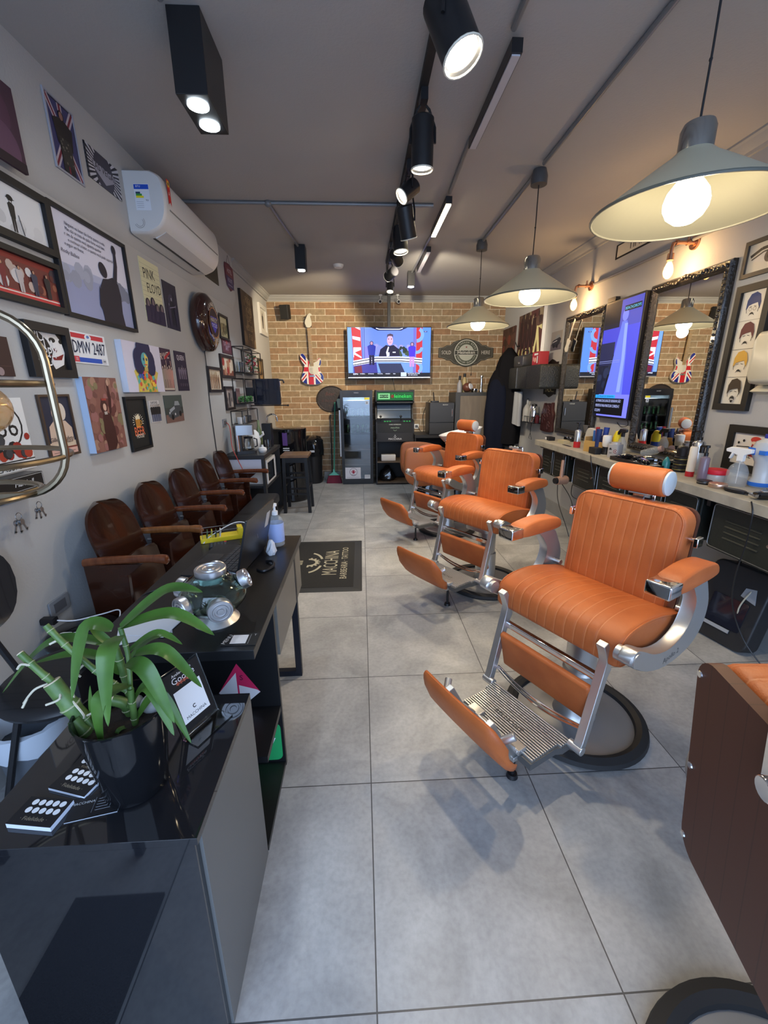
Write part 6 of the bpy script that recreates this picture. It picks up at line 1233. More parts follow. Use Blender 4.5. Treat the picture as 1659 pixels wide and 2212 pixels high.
# ------------------------------------------------------------------ kitchen corner at the left
t = thing('kitchen_counter', 'small dark kitchen counter with white drawer front in the left back corner', 'counter', (-1.18, 3.99, 0))
KD = M('dark_laminate', (.03, .03, .032), .4)
MB(KD).box(-.199, .20, -.43, .43, .755, .79).build('worktop', t, smooth=0)
MB(KD).box(-.195, -.18, -.40, .42, 0, .755).box(-.18, .19, .40, .42, 0, .755).box(.165, .19, -.42, -.35, 0, .755).box(-.195, -.18, -.42, -.40, 0, .755).build('frame', t, smooth=0)
MB(C(205, 208, 222)).box(-.18, .165, -.42, -.405, .62, .75).build('side_panel', t, smooth=0)
MB(KD).box(-.18, .19, -.35, .40, .44, .465).box(-.18, .19, -.35, .40, .02, .05).build('shelf', t, smooth=0)
t = thing('microwave_oven', 'white framed microwave on the counter shelf, facing the room', 'microwave', (-1.195, 3.92, .4655))
MB(WHT).box(-.13, .20, -.20, .22, 0, .25).build('body', t, smooth=0, bevel=.004); MB(M('dark_oven_glass', (.01, .01, .012), .08)).box(.2005, .206, -.17, .12, .03, .22).build('door_window', t, smooth=0); MB(C(200, 200, 205)).box(.2005, .205, .14, .21, .02, .23).build('control_panel', t, smooth=0)
t = thing('coffee_maker', 'black and steel drip coffee maker on the kitchen counter', 'coffee maker', (-1.20, 3.74, .7905), radians(20))
MB(BLK).rbox(-.10, .10, -.08, .08, 0, .03, .015).rbox(-.10, -.03, -.075, .075, .03, .27, .01).build('base', t); MB(STL).rbox(-.10, .09, -.08, .08, .19, .285, .02).build('brew_head', t); MB(CHR).cyl((-.075, -.06, .03), (-.075, -.06, .19), .022, None, 16).build('steel_column', t)
MB(GLS).lathe([(.03, .035), (.052, .045), (.056, .09), (.045, .14), (.04, .155)], (.035, 0, 0), 24).build('carafe', t); MB(BLK).lathe([(.043, .150), (.045, .165), (0, .17)], (.035, 0, 0), 20).tube([(.085, -.01, .15), (.115, -.02, .14), (.115, -.02, .07), (.09, -.012, .06)], .007, 8).build('carafe_handle', t)
tag(MB(M('red_cord', (.45, .05, .04), .4)).tube(smoothpath([(XL+.02, 3.72, 1.10), (-1.30, 3.62, 1.06), (-1.28, 3.56, .88), (-1.22, 3.50, .76), (-1.17, 3.48, .64), (-1.14, 3.46, .50), (-1.12, 3.47, .35), (-1.11, 3.50, .006)], 6), .004, 6).build('extension_cord'), 'thin red cord running from the socket over the counter edge', 'cord')
t = thing('ceramic_sugar_bowl', 'small white lidded bowl on the counter beside the coffee maker', 'bowl', (-1.045, 3.80, .7905)); MB(WHT).lathe([(0, 0), (.035, 0), (.045, .02), (.04, .045), (.02, .052)], n=22).build('bowl', t); MB(WHT).lathe([(.03, .048), (.012, .058), (.012, .075), (0, .078)], n=16).build('lid', t)
t = thing('glass_tumbler', 'clear glass standing on the counter left of the black ice box', 'glass', (-1.03, 4.02, .7905)); MB(GLS).lathe([(0, 0), (.028, 0), (.034, .10), (.032, .10), (.027, .006), (0, .006)], n=20).build('glass', t)
t = thing('white_kettle', 'white rounded kettle behind the coffee maker', 'kettle', (-1.19, 4.05, .7905)); MB(WHT).lathe([(0, 0), (.06, 0), (.075, .08), (.06, .17), (.03, .205), (0, .21)], n=24).tube([(.06, 0, .12), (.11, 0, .16), (.10, 0, .19)], .012, 8).build('body', t)
t = thing('knife_block', 'black block with a chrome faucet shaped handle on the counter', 'knife block', (-1.08, 4.26, .7905)); MB(BLK).box(-.05, .05, -.05, .05, 0, .26).build('block', t, bevel=.003); MB(CHR).tube(smoothpath([(.0, 0, .26), (.01, 0, .33), (.06, 0, .36), (.11, 0, .34), (.12, 0, .28)], 5), .009, 8).build('handle', t)
t = thing('green_bottle', 'pale green tall bottle behind the black block', 'bottle', (-1.20, 4.36, .7905)); MB(M('pale_green_glass', (.45, .55, .25), .15, trans=.5)).lathe([(0, 0), (.035, 0), (.036, .15), (.014, .22), (.013, .29), (0, .29)], n=20).build('body', t)
t = thing('black_cooler_drum', 'wide glossy black drum with purple light strip on the back counter', 'cooler', (-.97, 4.93, 0))
MB(BLKG).lathe([(0, 0), (.22, 0), (.235, .02), (.235, .88), (.24, .90), (.24, .935), (.225, .945), (0, .945)], n=44).build('drum', t); MB(M('purple_glow_strip', (.12, .06, .22), .2)).box(-.03, .03, -.2385, -.236, .74, .90).build('strip', t, smooth=0); MB(C(215, 215, 215)).box(-.03, .05, -.2405, -.2385, .70, .712).box(-.03, .05, -.2405, -.2385, .675, .687).build('white_marks', t, smooth=0)
# stool
t = thing('bar_stool', 'tall bar stool with brown square seat and black legs before the waste bin', 'stool', (-.79, 4.36, 0))
MB(WDB).box(-.16, .16, -.16, .16, .66, .692).build('seat', t, smooth=0, bevel=.004)
for sx in (-1, 1):
    for sy in (-1, 1): MB(BLK).loft([[(sx*a_+p[0], sy*b_+p[1], z) for p in ((-.018, -.018), (.018, -.018), (.018, .018), (-.018, .018))] for a_, b_, z in ((.145, .145, 0), (.125, .125, .659))]).build('leg', t, smooth=0)
MB(BLK).box(-.135, .135, -.135, .135, .60, .659).build('apron', t, smooth=0)
for sy in (-1, 1):
    for z in (.22, .42): MB(BLK).box(-.14, .14, sy*.143-.010, sy*.143+.010, z, z+.02).build('stretcher', t, smooth=0)
for sx in (-1, 1): MB(BLK).box(sx*.143-.010, sx*.143+.010, -.14, .14, .30, .32).build('stretcher', t, smooth=0)
# waste bin with bag
t = thing('tall_waste_bin', 'tall round black waste bin lined with a shiny black bag by the brick wall', 'waste bin', (-.78, 5.93, 0))
MB(BLK).lathe([(0, 0), (.125, 0), (.13, .02), (.155, .60), (.15, .60), (.12, .03), (0, .03)], n=32).build('bin', t)
mb = MB(M('shiny_black_bag', (.01, .01, .012), .12)); rr = random.Random(9); n = 30
mb.loft([[((r_+rr.uniform(-.012, .012))*cos(2*pi*k/n), (r_+rr.uniform(-.012, .012))*sin(2*pi*k/n), z+rr.uniform(-.015, .015)) for k in range(n)] for r_, z in ((.165, .44), (.172, .52), (.168, .60), (.165, .66), (.13, .70), (.07, .72))], cap=(False, True)); mb.build('bag', t, smooth=30)
MB(C(200, 202, 210)).box(-.02, .05, -.182, -.178, .50, .53).build('bag_label', t, smooth=0)
# wire shelves with things on them
def wire_shelf(name, label, y0, y1, z0, z1, d=.12, back=True):
    t = thing(name, label, 'shelf', (XL, (y0+y1)/2, z0), LW); w = (y1-y0)/2; h = z1-z0; mb = MB(BLK); r = .005
    for y in (-.006, -d):
        mb.tube([(-w, y, 0), (w, y, 0), (w, y, h), (-w, y, h)], r, 6, closed=True)
    for x in (-w, w):
        for z in (0, h): mb.tube([(x, -.006, z), (x, -d, z)], r, 6)
    mb.build('wire_frame', t); MB(BLK).box(-w, w, -d, -.006, -.006, .0).build('shelf_board', t, smooth=0); return t
wire_shelf('wire_shelf', 'black wire box shelf holding glasses, upper left one', 4.23, 4.58, 1.60, 1.86)
wire_shelf('wire_shelf', 'black wire box shelf holding red and green flowers, beside the glasses', 4.61, 5.02, 1.60, 1.85)
wire_shelf('wire_shelf', 'long black wire shelf with a green plant below the two wire boxes', 4.12, 4.62, 1.27, 1.53)
wire_shelf('wire_basket_shelf', 'small black wire basket shelf with cups above the coffee maker', 3.95, 4.62, 1.06, 1.20)
for i in range(4):
    o = MB(GLS).lathe([(0, 0), (.022, 0), (.028, .11), (.026, .11), (.020, .006), (0, .006)], n=18).build('drinking_glass', loc=(XL+.05, 4.27+.08*i, 1.6005)); tag(o, 'clear drinking glass in the upper wire shelf, %s from the camera' % ('first', 'second', 'third', 'fourth')[i], 'glass', 'glasses in the wire shelf')
FR_, FG = M('red_flower', (.50, .04, .07), .6), M('green_foliage', (.03, .11, .03), .5)
def clump(name, label, cat, loc, n, rx, rz_, mats, seed, size=.022):
    t = thing(name, label, cat, loc); rr = random.Random(seed); groups = [MB(m) for m in mats]
    for k in range(n):
        g = groups[k % len(groups)]; c = Vector((rr.uniform(-.04, .04), rr.uniform(-rx, rx), rr.uniform(.02, rz_))); a1 = Vector((rr.uniform(-1, 1), rr.uniform(-1, 1), rr.uniform(-.3, 1))).normalized(); a2 = a1.orthogonal().normalized(); s_ = size*rr.uniform(.6, 1.2)
        g.add([tuple(c-a1*s_), tuple(c+a2*s_*.5+Vector((0, 0, .003))), tuple(c+a1*s_), tuple(c-a2*s_*.5+Vector((0, 0, -.003)))], [(0, 1, 2, 3)])
    for g, nm in zip(groups, ('petals', 'leaves', 'buds')): g.build(nm, t, smooth=0)
    return t
clump('flower_bunch', 'red and white artificial flowers with green leaves in the wire box shelf', 'flowers', (XL+.06, 4.81, 1.601), 220, .15, .21, [FR_, FG, C(215, 212, 205)], 5)
clump('green_plant', 'small spreading green plant on the long wire shelf', 'plant', (XL+.06, 4.37, 1.271), 220, .20, .07, [FG, M('light_green_foliage', (.06, .18, .05), .5), FG], 6)
o = MB(C(120, 92, 92)).box(-.006, 0, -.07, .07, 0, .16).build('photo_card', loc=(XL+.03, 4.21, 1.271)); tag(o, 'small reddish card standing on the long wire shelf', 'card')
for i in range(3):
    o = MB([WHT, STL, C(60, 60, 64)][i]).lathe([(0, 0), (.03, 0), (.034, .07), (.031, .07), (.027, .006), (0, .006)], n=18).build('cup', loc=(XL+.06, 4.08+.17*i, 1.0605)); tag(o, ['white cup at the left in the wire basket shelf', 'steel cup in the middle of the wire basket shelf', 'dark cup at the right in the wire basket shelf'][i], 'cup')
# wall mounted black oven / display
t = thing('wall_screen', 'black screen with rounded edge standing out from the left wall on an arm', 'screen', (-1.14, 4.66, 1.24))
MB(M('black_screen_gloss', (.012, .014, .024), .08, coat=.4)).rbox(-.155, .165, -.02, .02, 0, .30, .012, 'y').build('panel', t, bevel=.003)
MB(BLK).tube([(.165, .0, .285), (.20, 0, .285), (.215, 0, .25)], .010, 8).tube([(-.20, .0, -.008), (.245, .0, -.008)], .006, 8).ball((.245, 0, -.008), .012, 10, 8).build('bracket', t); MB(BLK).box(-.239, -.155, -.02, .02, .1, .2).build('wall_arm', t)
# floor mat
t = thing('door_mat', 'black rubber mat with beige shop logo and lettering on the floor', 'mat', (-.36, 2.68, 0))
MAT = M('black_mat_carpet', (.020, .019, .018), .95, bump=.6, bscale=300); MB(RUB).loft([[(p[0], p[1], z) for p in rrect(w, d, .01)] for z, w, d in ((.0, .66, 1.06), (.004, .64, 1.04), (.008, .56, .96))]).build('border', t); MB(MAT).box(-.265, .265, -.47, .47, .006, .0095).build('carpet', t, smooth=0)
BG = M('beige_pile', (.40, .36, .26), .95); T9 = Tr(0, 0, .0098) @ RotZ(90)
MB(BG).xf().text('MACCHINA', Tr(.075, .0, .0099) @ RotZ(90) @ Matrix.Diagonal((.78, 1.35, 1, 1)), .125).build('lettering', t, smooth=0); MB(BG).text('BARBEARIA · TATTOO', Tr(.185, .0, .0099) @ RotZ(90) @ Matrix.Diagonal((.95, 1.1, 1, 1)), .07).build('lettering', t, smooth=0)
lg = MB(BG); gp = []
for k in range(64):
    a_ = radians(-95+190*k/63); r_ = .098 if (k % 8) < 4 else .080; gp.append((-.12+r_*cos(a_), r_*sin(a_)))
gi = [(-.12+.056*cos(radians(95-190*k/31)), .056*sin(radians(95-190*k/31))) for k in range(32)]
lg.prism(gp+gi, 'z', .0097, .0099)
for a0, a1 in ((20, 75), (-75, -20)):
    A1 = [(-.13+.135*cos(radians(a0+(a1-a0)*k/12)), .22*sin(radians(a0+(a1-a0)*k/12))) for k in range(13)]; A2 = [(-.13+.115*cos(radians(a1+(a0-a1)*k/12)), .195*sin(radians(a1+(a0-a1)*k/12))) for k in range(13)]; lg.prism(A1+A2, 'z', .0097, .0099)
for k in range(4): lg.box(-.24, -.17, -.036+.024*k-.006, -.036+.024*k+.006, .0097, .0099)
lg.build('logo', t, smooth=0)
# ------------------------------------------------------------------ right wall: mirrors
MIR = M('mirror_glass', (.86, .87, .87), .005, 1.)
ORN = M('ornate_black_frame', (.02, .017, .015), .25, bump=1.0, bscale=55, coat=.3)
def mirror(y0, y1, z0, z1, label):
    w, h = y1-y0, z1-z0; t = thing('wall_mirror', label, 'mirror', (XR, (y0+y1)/2, z0), RW, 'tall black framed mirrors above the counter'); fw = .062
    f = MB(ORN); rings = []
    def q(ins, y): return [(-w/2+ins, y, ins), (w/2-ins, y, ins), (w/2-ins, y, h-ins), (-w/2+ins, y, h-ins)]
    for ins, y in ((0, -.001), (0, -.030), (.012, -.042), (.022, -.036), (.040, -.046), (.052, -.034), (fw, -.020)): rings.append(q(ins, y))
    f.loft(rings, cap=(True, False))
    n_ = int(h/.035)
    for k in range(n_):
        for x in (-w/2+.031, w/2-.031): f.ball((x, -.042, .035+(h-.07)*k/(n_-1)), .0085, 6, 5)
    for k in range(int(w/.03)):
        for z in (.031, h-.031): f.ball((-w/2+.035+(w-.07)*k/(int(w/.03)-1), -.042, z), .009, 6, 5)
    for k in range(-6, 7): f.ball((k*.028, -.046, h-.028+.012*cos(k*.9)), .015-.0006*abs(k), 7, 6)
    f.build('frame', t, smooth=50); MB(MIR).box(-w/2+fw-.002, w/2-fw+.002, -.0205, -.015, fw-.002, h-fw+.002).build('mirror_glass', t, smooth=0); return t
mirror(2.035, 2.75, .93, 2.14, 'large black ornate framed mirror nearer the camera, reflecting the guitar')
mirror(3.335, 4.10, .925, 2.13, 'black ornate framed mirror farther back, partly hidden by the upright screen')
t = thing('ornamental_guitar', 'small white guitar ornament fixed on the upper left of the far mirror', 'ornament', (XR-.05, 3.99, 1.80), RW)
MB(CRM).xf(RotY(24)).prism([(p[0], p[2]) for p in smoothpath([(-.035, 0, .0), (-.03, 0, .05), (-.04, 0, .09), (-.025, 0, .11), (.0, 0, .095), (.028, 0, .11), (.035, 0, .08), (.026, 0, .05), (.036, 0, .0), (0, 0, -.02)], 3, True)], 'y', -.008, 0).box(-.006, .006, -.010, -.002, .09, .25).prism([(-.010, .25), (.010, .25), (.016, .30), (-.004, .31)], 'y', -.009, -.002).build('body', t)
# portrait screen
t = thing('upright_screen', 'upright wall screen glowing blue with white dress picture and captions', 'television', (2.155, 3.023, 1.155), RW)
MB(BLK).rbox(-.267, .267, 0, .045, 0, .965, .014, 'y').box(-.08, .08, .045, .064, .4, .6).build('housing', t, bevel=.003)
MB(BLK).rbox(-.26, -.14, .0, .04, .966, 1.0, .01, 'y').build('media_box', t)
a = Art(.51, .93, L(20, 24, 44), -.0015, .018, step=.0002)
a.rect(0, .82, .45, 1, L(16, 20, 30)); a.rect(.45, .78, 1, 1, L(70, 74, 170)); a.rect(.0, .55, 1, .78, L(64, 66, 190)); a.rect(.0, .46, .4, .66, L(30, 34, 70)); a.rect(.6, .1, 1, .78, L(70, 74, 205)); a.blobs(20, 0, .1, .4, .5, .04, .1, [L(24, 30, 48), L(34, 42, 70), L(28, 36, 60)], 4)
a.poly([(.52, .82), (.66, .82), (.74, .55), (.80, .1), (.22, .1), (.34, .35), (.44, .62)], L(96, 112, 225)); a.poly([(.60, .80), (.68, .80), (.72, .5), (.72, .22), (.62, .22), (.64, .5)], L(130, 150, 250)); a.circ(.59, .87, .08, L(110, 120, 215), ry=.05); a.poly([(.30, .38), (.36, .38), (.26, .22), (.20, .2)], L(16, 18, 30)); a.rect(0, .495, .6, .50, L(120, 130, 190)); a.rect(0, .48, .6, .484, L(120, 130, 190))
a.rect(.12, .0, 1, .2, L(112, 116, 245)); a.rect(.55, .90, .97, .945, L(10, 14, 24)); a.write('BEACH.DROPS', .76, .921, .031, L(90, 190, 230), slant=.15)
a.rect(.02, .166, .62, .195, L(40, 150, 225)); a.write('DAS PRAIAS DE OKINAWA', .32, .180, .022, L(14, 24, 60), slant=.1); a.rect(.02, .015, .88, .165, L(8, 9, 14))
a.write('AS PRAIAS DAS ILHAS DE OKINAWA SÃO', .43, .14, .033, L(170, 180, 235), .62); a.write('PERFEITAS PARA PRATICAR CORRIDA E', .42, .095, .033, L(170, 180, 235), .63); a.write('CICLISMO', .14, .05, .033, L(170, 180, 235), .63); a.build('screen', t, smooth=0)
MB(BLK).tube(smoothpath([(.2, .04, .02), (.22, .045, -.04), (.12, .05, -.06), (.05, .055, -.03)], 4), .003, 6).build('cable', t)
# pictures on the right wall (u runs towards the camera)
def d_eye(a): a.poly([(.08, .42), (.3, .62), (.6, .64), (.9, .44), (.6, .3), (.3, .28)], C(196, 190, 180)); a.circ(.42, .46, .10, C(70, 60, 56)); a.circ(.42, .46, .05, K_); a.line([(.05, .58), (.25, .76), (.6, .80), (.95, .62)], .05, C(40, 36, 34)); a.line([(.08, .46), (.3, .64), (.62, .66), (.92, .48)], .022, C(50, 44, 42))
picture('framed_picture', 'picture', 'grey framed drawing of an eye at the upper right edge', 1.62, 1.985, 2.01, 2.20, d_eye, C(196, 190, 176), C(58, 54, 50), .022, .02, side='R')
def d_heads(a):
    hc = [C(40, 56, 110), C(88, 26, 32), C(206, 162, 60), C(56, 44, 32)]
    for k in range(4):
        v = .875-.25*k; u = .5
        if k: a.rect(0, .75-.25*(k-1)-.002, 1, .75-.25*(k-1)+.001, C(120, 116, 108))
        a.poly([(u-.28, v-.03), (u-.27, v+.05), (u-.16, v+.10), (u+.05, v+.112), (u+.22, v+.085), (u+.29, v+.02), (u+.27, v-.04), (u+.20, v-.005), (u+.16, v+.02), (u-.05, v+.012), (u-.18, v+.002), (u-.22, v-.02)], hc[k])
        a.line([(u-.25, v-.02), (u-.22, v-.06)], .02, K_); a.line([(u+.25, v-.02), (u+.22, v-.06)], .02, K_); a.line([(u-.14, v-.012), (u-.04, v-.006)], .018, K_); a.line([(u+.04, v-.006), (u+.14, v-.012)], .018, K_)
        a.poly([(u-.12, v-.088), (u-.06, v-.062), (u, v-.055), (u+.06, v-.062), (u+.12, v-.088), (u+.05, v-.075), (u-.05, v-.075)], K_)
        if k == 0: a.ring(u-.08, v-.03, .05, .062, C(120, 100, 80)); a.ring(u+.09, v-.03, .05, .062, C(120, 100, 80))
        if k == 3: a.ring(u, v-.075, .08, .10, K_, 0, 360); a.circ(u, v-.10, .05, K_)
picture('framed_picture', 'picture', 'tall black framed strip of four drawn heads in blue, red, yellow and brown hair', 1.74, 1.975, 1.28, 1.97, d_heads, C(224, 219, 206), C(24, 22, 20), .038, .028, side='R')
def d_song(a):
    a.circ(.58, .82, .14, C(200, 60, 50), ry=.10); a.poly([(.45, .3), (.5, .7), (.75, .72), (.85, .4), (.8, .2)], C(160, 40, 44)); a.circ(.55, .72, .08, C(225, 200, 180), ry=.05); a.line([(.1, .55), (.45, .58)], .02, K_)
    for k in range(3): a.line([(.08, .50-.06*k), (.45, .50-.06*k)], .012, K_)
    a.line([(.15, .5), (.15, .44)], .012, K_); a.line([(.3, .5), (.3, .44)], .012, K_); a.line([(.22, .44), (.22, .38)], .012, K_); a.write('AUGRE', .30, .28, .034, K_, 1.1); a.circ(.15, .68, .03, K_); a.circ(.28, .76, .03, K_)
picture('framed_picture', 'picture', 'small black framed comic picture of a red haired figure behind the water bottle', 1.50, 1.825, .94, 1.20, d_song, C(222, 216, 208), C(22, 20, 18), .042, .022, side='R')
picture('framed_picture', 'picture', 'black framed white picture cut by the right edge above the clippers', 1.18, 1.42, .98, 1.22, lambda a: a.rect(.2, .2, .8, .5, C(190, 190, 188)), C(214, 212, 206), C(22, 20, 18), .03, .022, side='R')
def d_times(a): a.rect(.01, .04, .99, .96, K_); a.rect(.025, .1, .975, .9, C(214, 206, 186)); a.write('TIMES SQUARE', .5, .5, .085, K_, 1.1)
picture('street_sign', 'sign', 'cream street sign reading TIMES SQUARE behind the nearest pendant lamp', 2.38, 3.36, 2.475, 2.585, d_times, K_, side='R', depth=.006)
def d_ftw(a):
    for k, s_ in enumerate(('IF THESE', 'WALLS', 'COULD', 'TALK...')): a.write(s_, .5, .86-.235*k, .072 if k == 0 else .095, C(224, 208, 150), .85)
t = picture('quote_sign', 'sign', 'black sign with cream letters IF THESE WALLS COULD TALK', 4.24, 4.56, 1.345, 1.70, d_ftw, C(26, 22, 20), side='R', depth=.012)
MB(C(26, 22, 20)).prism([(-.10, .355), (-.05, .375), (0, .39), (.05, .375), (.10, .355), (.04, .352), (-.04, .352)], 'y', -.012, -.001).build('scroll_edge', t)
MB(C(26, 22, 20)).prism([(-.10, 0), (-.05, -.02), (0, -.035), (.05, -.02), (.10, 0), (.04, .003), (-.04, .003)], 'y', -.012, -.001).build('scroll_edge', t)
def d_cross(a):
    a.blobs(26, .0, .62, 1, 1, .04, .09, [C(92, 70, 60), C(140, 124, 100), C(60, 44, 40)], 15)
    for k, u in enumerate((.12, .30, .48, .66)): a.poly([(u-.07, .12), (u-.02, .12), (u+.02, .4), (u+.06, .12), (u+.11, .12), (u+.09, .5), (u+.08, .82), (u-.04, .82), (u-.06, .5)], C(48, 28, 28)); a.circ(u+.02, .87, .035, C(54, 32, 30))
    for k in range(5): a.poly([(.05+.17*k, 0), (.11+.17*k, 0), (.13+.15*k, .16), (.10+.15*k, .16)], C(196, 186, 130))
    a.poly([(.80, .62), (.86, .60), (.90, .36), (.97, .0), (.88, .0), (.83, .3), (.78, .02), (.70, .02), (.78, .36)], C(206, 196, 142)); a.poly([(.84, .6), (1, .5), (1, .62)], C(206, 196, 142))
picture('canvas_print', 'picture', 'large brown and cream canvas of dark walking silhouettes, right wall', 4.70, 5.50, 1.84, 2.35, d_cross, C(84, 50, 48), side='R', depth=.04, edge=C(216, 216, 214))
def d_lp(a): a.blobs(40, 0, 0, 1, 1, .05, .14, [C(74, 50, 44), C(96, 66, 56), C(60, 38, 34), C(120, 60, 50)], 19)
picture('canvas_print', 'picture', 'dark reddish abstract canvas in the back right corner', 5.70, 6.22, 1.86, 2.27, d_lp, C(80, 54, 48), side='R', depth=.02)
def d_cp(a): a.rect(0, 0, 1, .35, C(96, 92, 100)); a.poly([(.1, .3), (.15, .5), (.4, .6), (.8, .66), (.95, .55), (.85, .3), (.5, .15), (.25, .16)], C(44, 46, 52)); a.poly([(.35, .56), (.5, .76), (.75, .8), (.85, .66)], C(140, 146, 150)); a.circ(.3, .22, .08, K_, n=12); a.circ(.62, .2, .08, K_, n=12); a.line([(.2, .42), (.6, .5)], .03, C(200, 200, 205))
picture('poster', 'poster', 'small poster of a dark sports car between the canvas and the far mirror', 4.23, 4.50, 1.83, 2.03, d_cp, C(150, 146, 140), side='R')
t = thing('carved_wooden_plaque', 'dark red carved wooden relief plaque beside the far mirror', 'carving', (XR, 4.345, .915), RW)
CW = M('carved_red_wood', (.060, .018, .018), .35, bump=1., bscale=30)
MB(CW).prism([(p[0], p[2]) for p in smoothpath([(-.12, 0, 0), (-.16, 0, .03), (-.15, 0, .12), (-.165, 0, .20), (-.13, 0, .27), (-.10, 0, .33), (-.04, 0, .30), (0, 0, .33), (.06, 0, .31), (.11, 0, .34), (.12, 0, .26), (.16, 0, .20), (.14, 0, .1), (.16, 0, .02), (.1, 0, 0)], 3, True)], 'y', -.035, -.001).build('board', t, bevel=.004)
mb = MB(M('carved_relief', (.11, .05, .05), .3)); rr = random.Random(2)
for k in range(7): x, z = rr.uniform(-.08, .08), .06+.035*k; mb.tube([(x+.035*cos(a_*pi/5), -.038-.004*sin(a_), z+.028*sin(a_*pi/5)) for a_ in range(8)], .006, 6)
mb.build('relief', t)
# wall box, things on it
t = thing('wall_locker_box', 'dark hammered metal wall box above the soap shelf', 'wall cabinet', (XR, 4.64, 1.405), RW)
HM = M('hammered_dark_metal', (.04, .042, .038), .35, .4, bump=.8, bscale=70)
MB(HM).rbox(-.52, .50, -.245, -.001, 0, .265, .03, 'y', .01).build('body', t, smooth=50); MB(STL).box(-.235, -.228, -.248, -.244, .01, .255).build('door_seam', t, smooth=0); MB(BLK).box(.10, .104, -.248, -.244, .01, .255).build('door_seam', t, smooth=0)
t = thing('red_tin', 'red and white tin box on top of the dark wall box', 'tin', (2.10, 4.48, 1.6705), RW); MB(C(160, 44, 52)).rbox(-.10, .10, -.06, .06, 0, .15, .01).build('tin', t); a = Art(.17, .13, C(160, 40, 50), -.061, .01); a.rect(.3, .78, .95, .95, Wt); a.rect(.75, .1, .95, .7, Wt); a.circ(.5, .4, .16, C(226, 170, 150)); a.rect(.15, .3, .22, .65, Wt); a.build('print', t, smooth=0)
t = thing('black_bag', 'dark handbag shaped case standing on the wall box beside the red tin', 'case', (2.09, 4.93, 1.6705), RW); MB(M('dark_bag_leather', (.03, .03, .032), .35)).rbox(-.16, .16, -.09, .09, 0, .14, .03, 'y', .01).build('body', t); MB(BLK).tube(smoothpath([(-.1, 0, .14), (-.09, 0, .19), (0, 0, .205), (.09, 0, .19), (.1, 0, .14)], 4), .008, 8).build('handle', t); MB(CHR).ball((.05, -.085, .05), .03, 14, 8, .6).build('clasp', t)
# soap shelf
t = thing('soap_shelf', 'small black wire soap shelf on the right wall under the wall box', 'shelf', (XR, 4.72, 1.0), RW)
mb = MB(BLK); mb.tube([(-.20, -.005, .0), (-.20, -.12, 0), (.20, -.12, 0), (.20, -.005, 0)], .005, 6).tube([(-.20, -.005, .07), (-.20, -.12, .07), (.20, -.12, .07), (.20, -.005, .07)], .004, 6)
for k in range(5): mb.tube([(-.2+.1*k, -.12, 0), (-.2+.1*k, -.12, .07)], .003, 5)
mb.build('wire_frame', t); MB(BLK).box(-.20, .20, -.12, -.004, -.008, -.002).build('tray', t, smooth=0); MB(BLK).tube([(-.02, -.05, -.008), (-.03, -.05, -.14), (-.07, -.05, -.21), (.03, -.05, -.22), (-.03, -.05, -.14)], .003, 5).build('hook', t)
t = bottle(2.14, 4.85, .999, [(0, 0), (.045, 0), (.05, .01), (.05, .15), (.03, .20), (.012, .22), (.010, .27)], [M('ivory_bottle', (.62, .60, .54), .35), BLK], 'ivory lotion bottle with pointed top on the soap shelf', cap=[(.012, .22), (.008, .29), (0, .29)])
t = bottle(2.15, 4.73, .999, [(0, 0), (.026, 0), (.026, .18), (.02, .19)], [WHT, WHT], 'slim white tube standing in the middle of the soap shelf', cap=[(.02, .19), (.02, .205), (0, .205)])
t = bottle(2.14, 4.62, .999, [(0, 0), (.045, 0), (.05, .02), (.05, .16), (.035, .20)], [CHR, BLK], 'round chrome soap dispenser on the soap shelf', cap=[(.035, .20), (.03, .225), (0, .23)])
t = bottle(2.15, 4.53, .999, [(0, 0), (.025, 0), (.028, .08), (.012, .10)], [M('dark_red_bottle', (.10, .015, .02), .3), BLK], 'little dark red bottle at the near end of the soap shelf', cap=[(.014, .10), (.012, .125), (0, .125)])
# towel dispenser
t = thing('paper_towel_dispenser', 'cream plastic paper towel dispenser cut by the right edge', 'dispenser', (XR-.03, 1.54, 1.42), RW)
DSP = M('cream_plastic_dispenser', (.60, .57, .46), .35)
MB(DSP).loft([[(p[0], y, .14+p[1]) for p in rrect(w, h, .03)] for y, w, h in ((.03, .25, .28), (-.02, .25, .28), (-.10, .235, .26), (-.125, .20, .22))]).build('cover', t, smooth=50); MB(DSP).prism([(.03, .0), (-.03, .0), (-.07, -.03), (-.02, -.045), (.03, -.03)], 'x', -.125, .05).build('chute', t, bevel=.003)
MB(C(90, 84, 70)).box(-.1265, -.1245, -.05, -.03, .08, .20).build('window_slot', t, smooth=0); MB(BLK).box(-.1265, -.1245, -.065, -.03, .035, .05).build('lock', t, smooth=0)
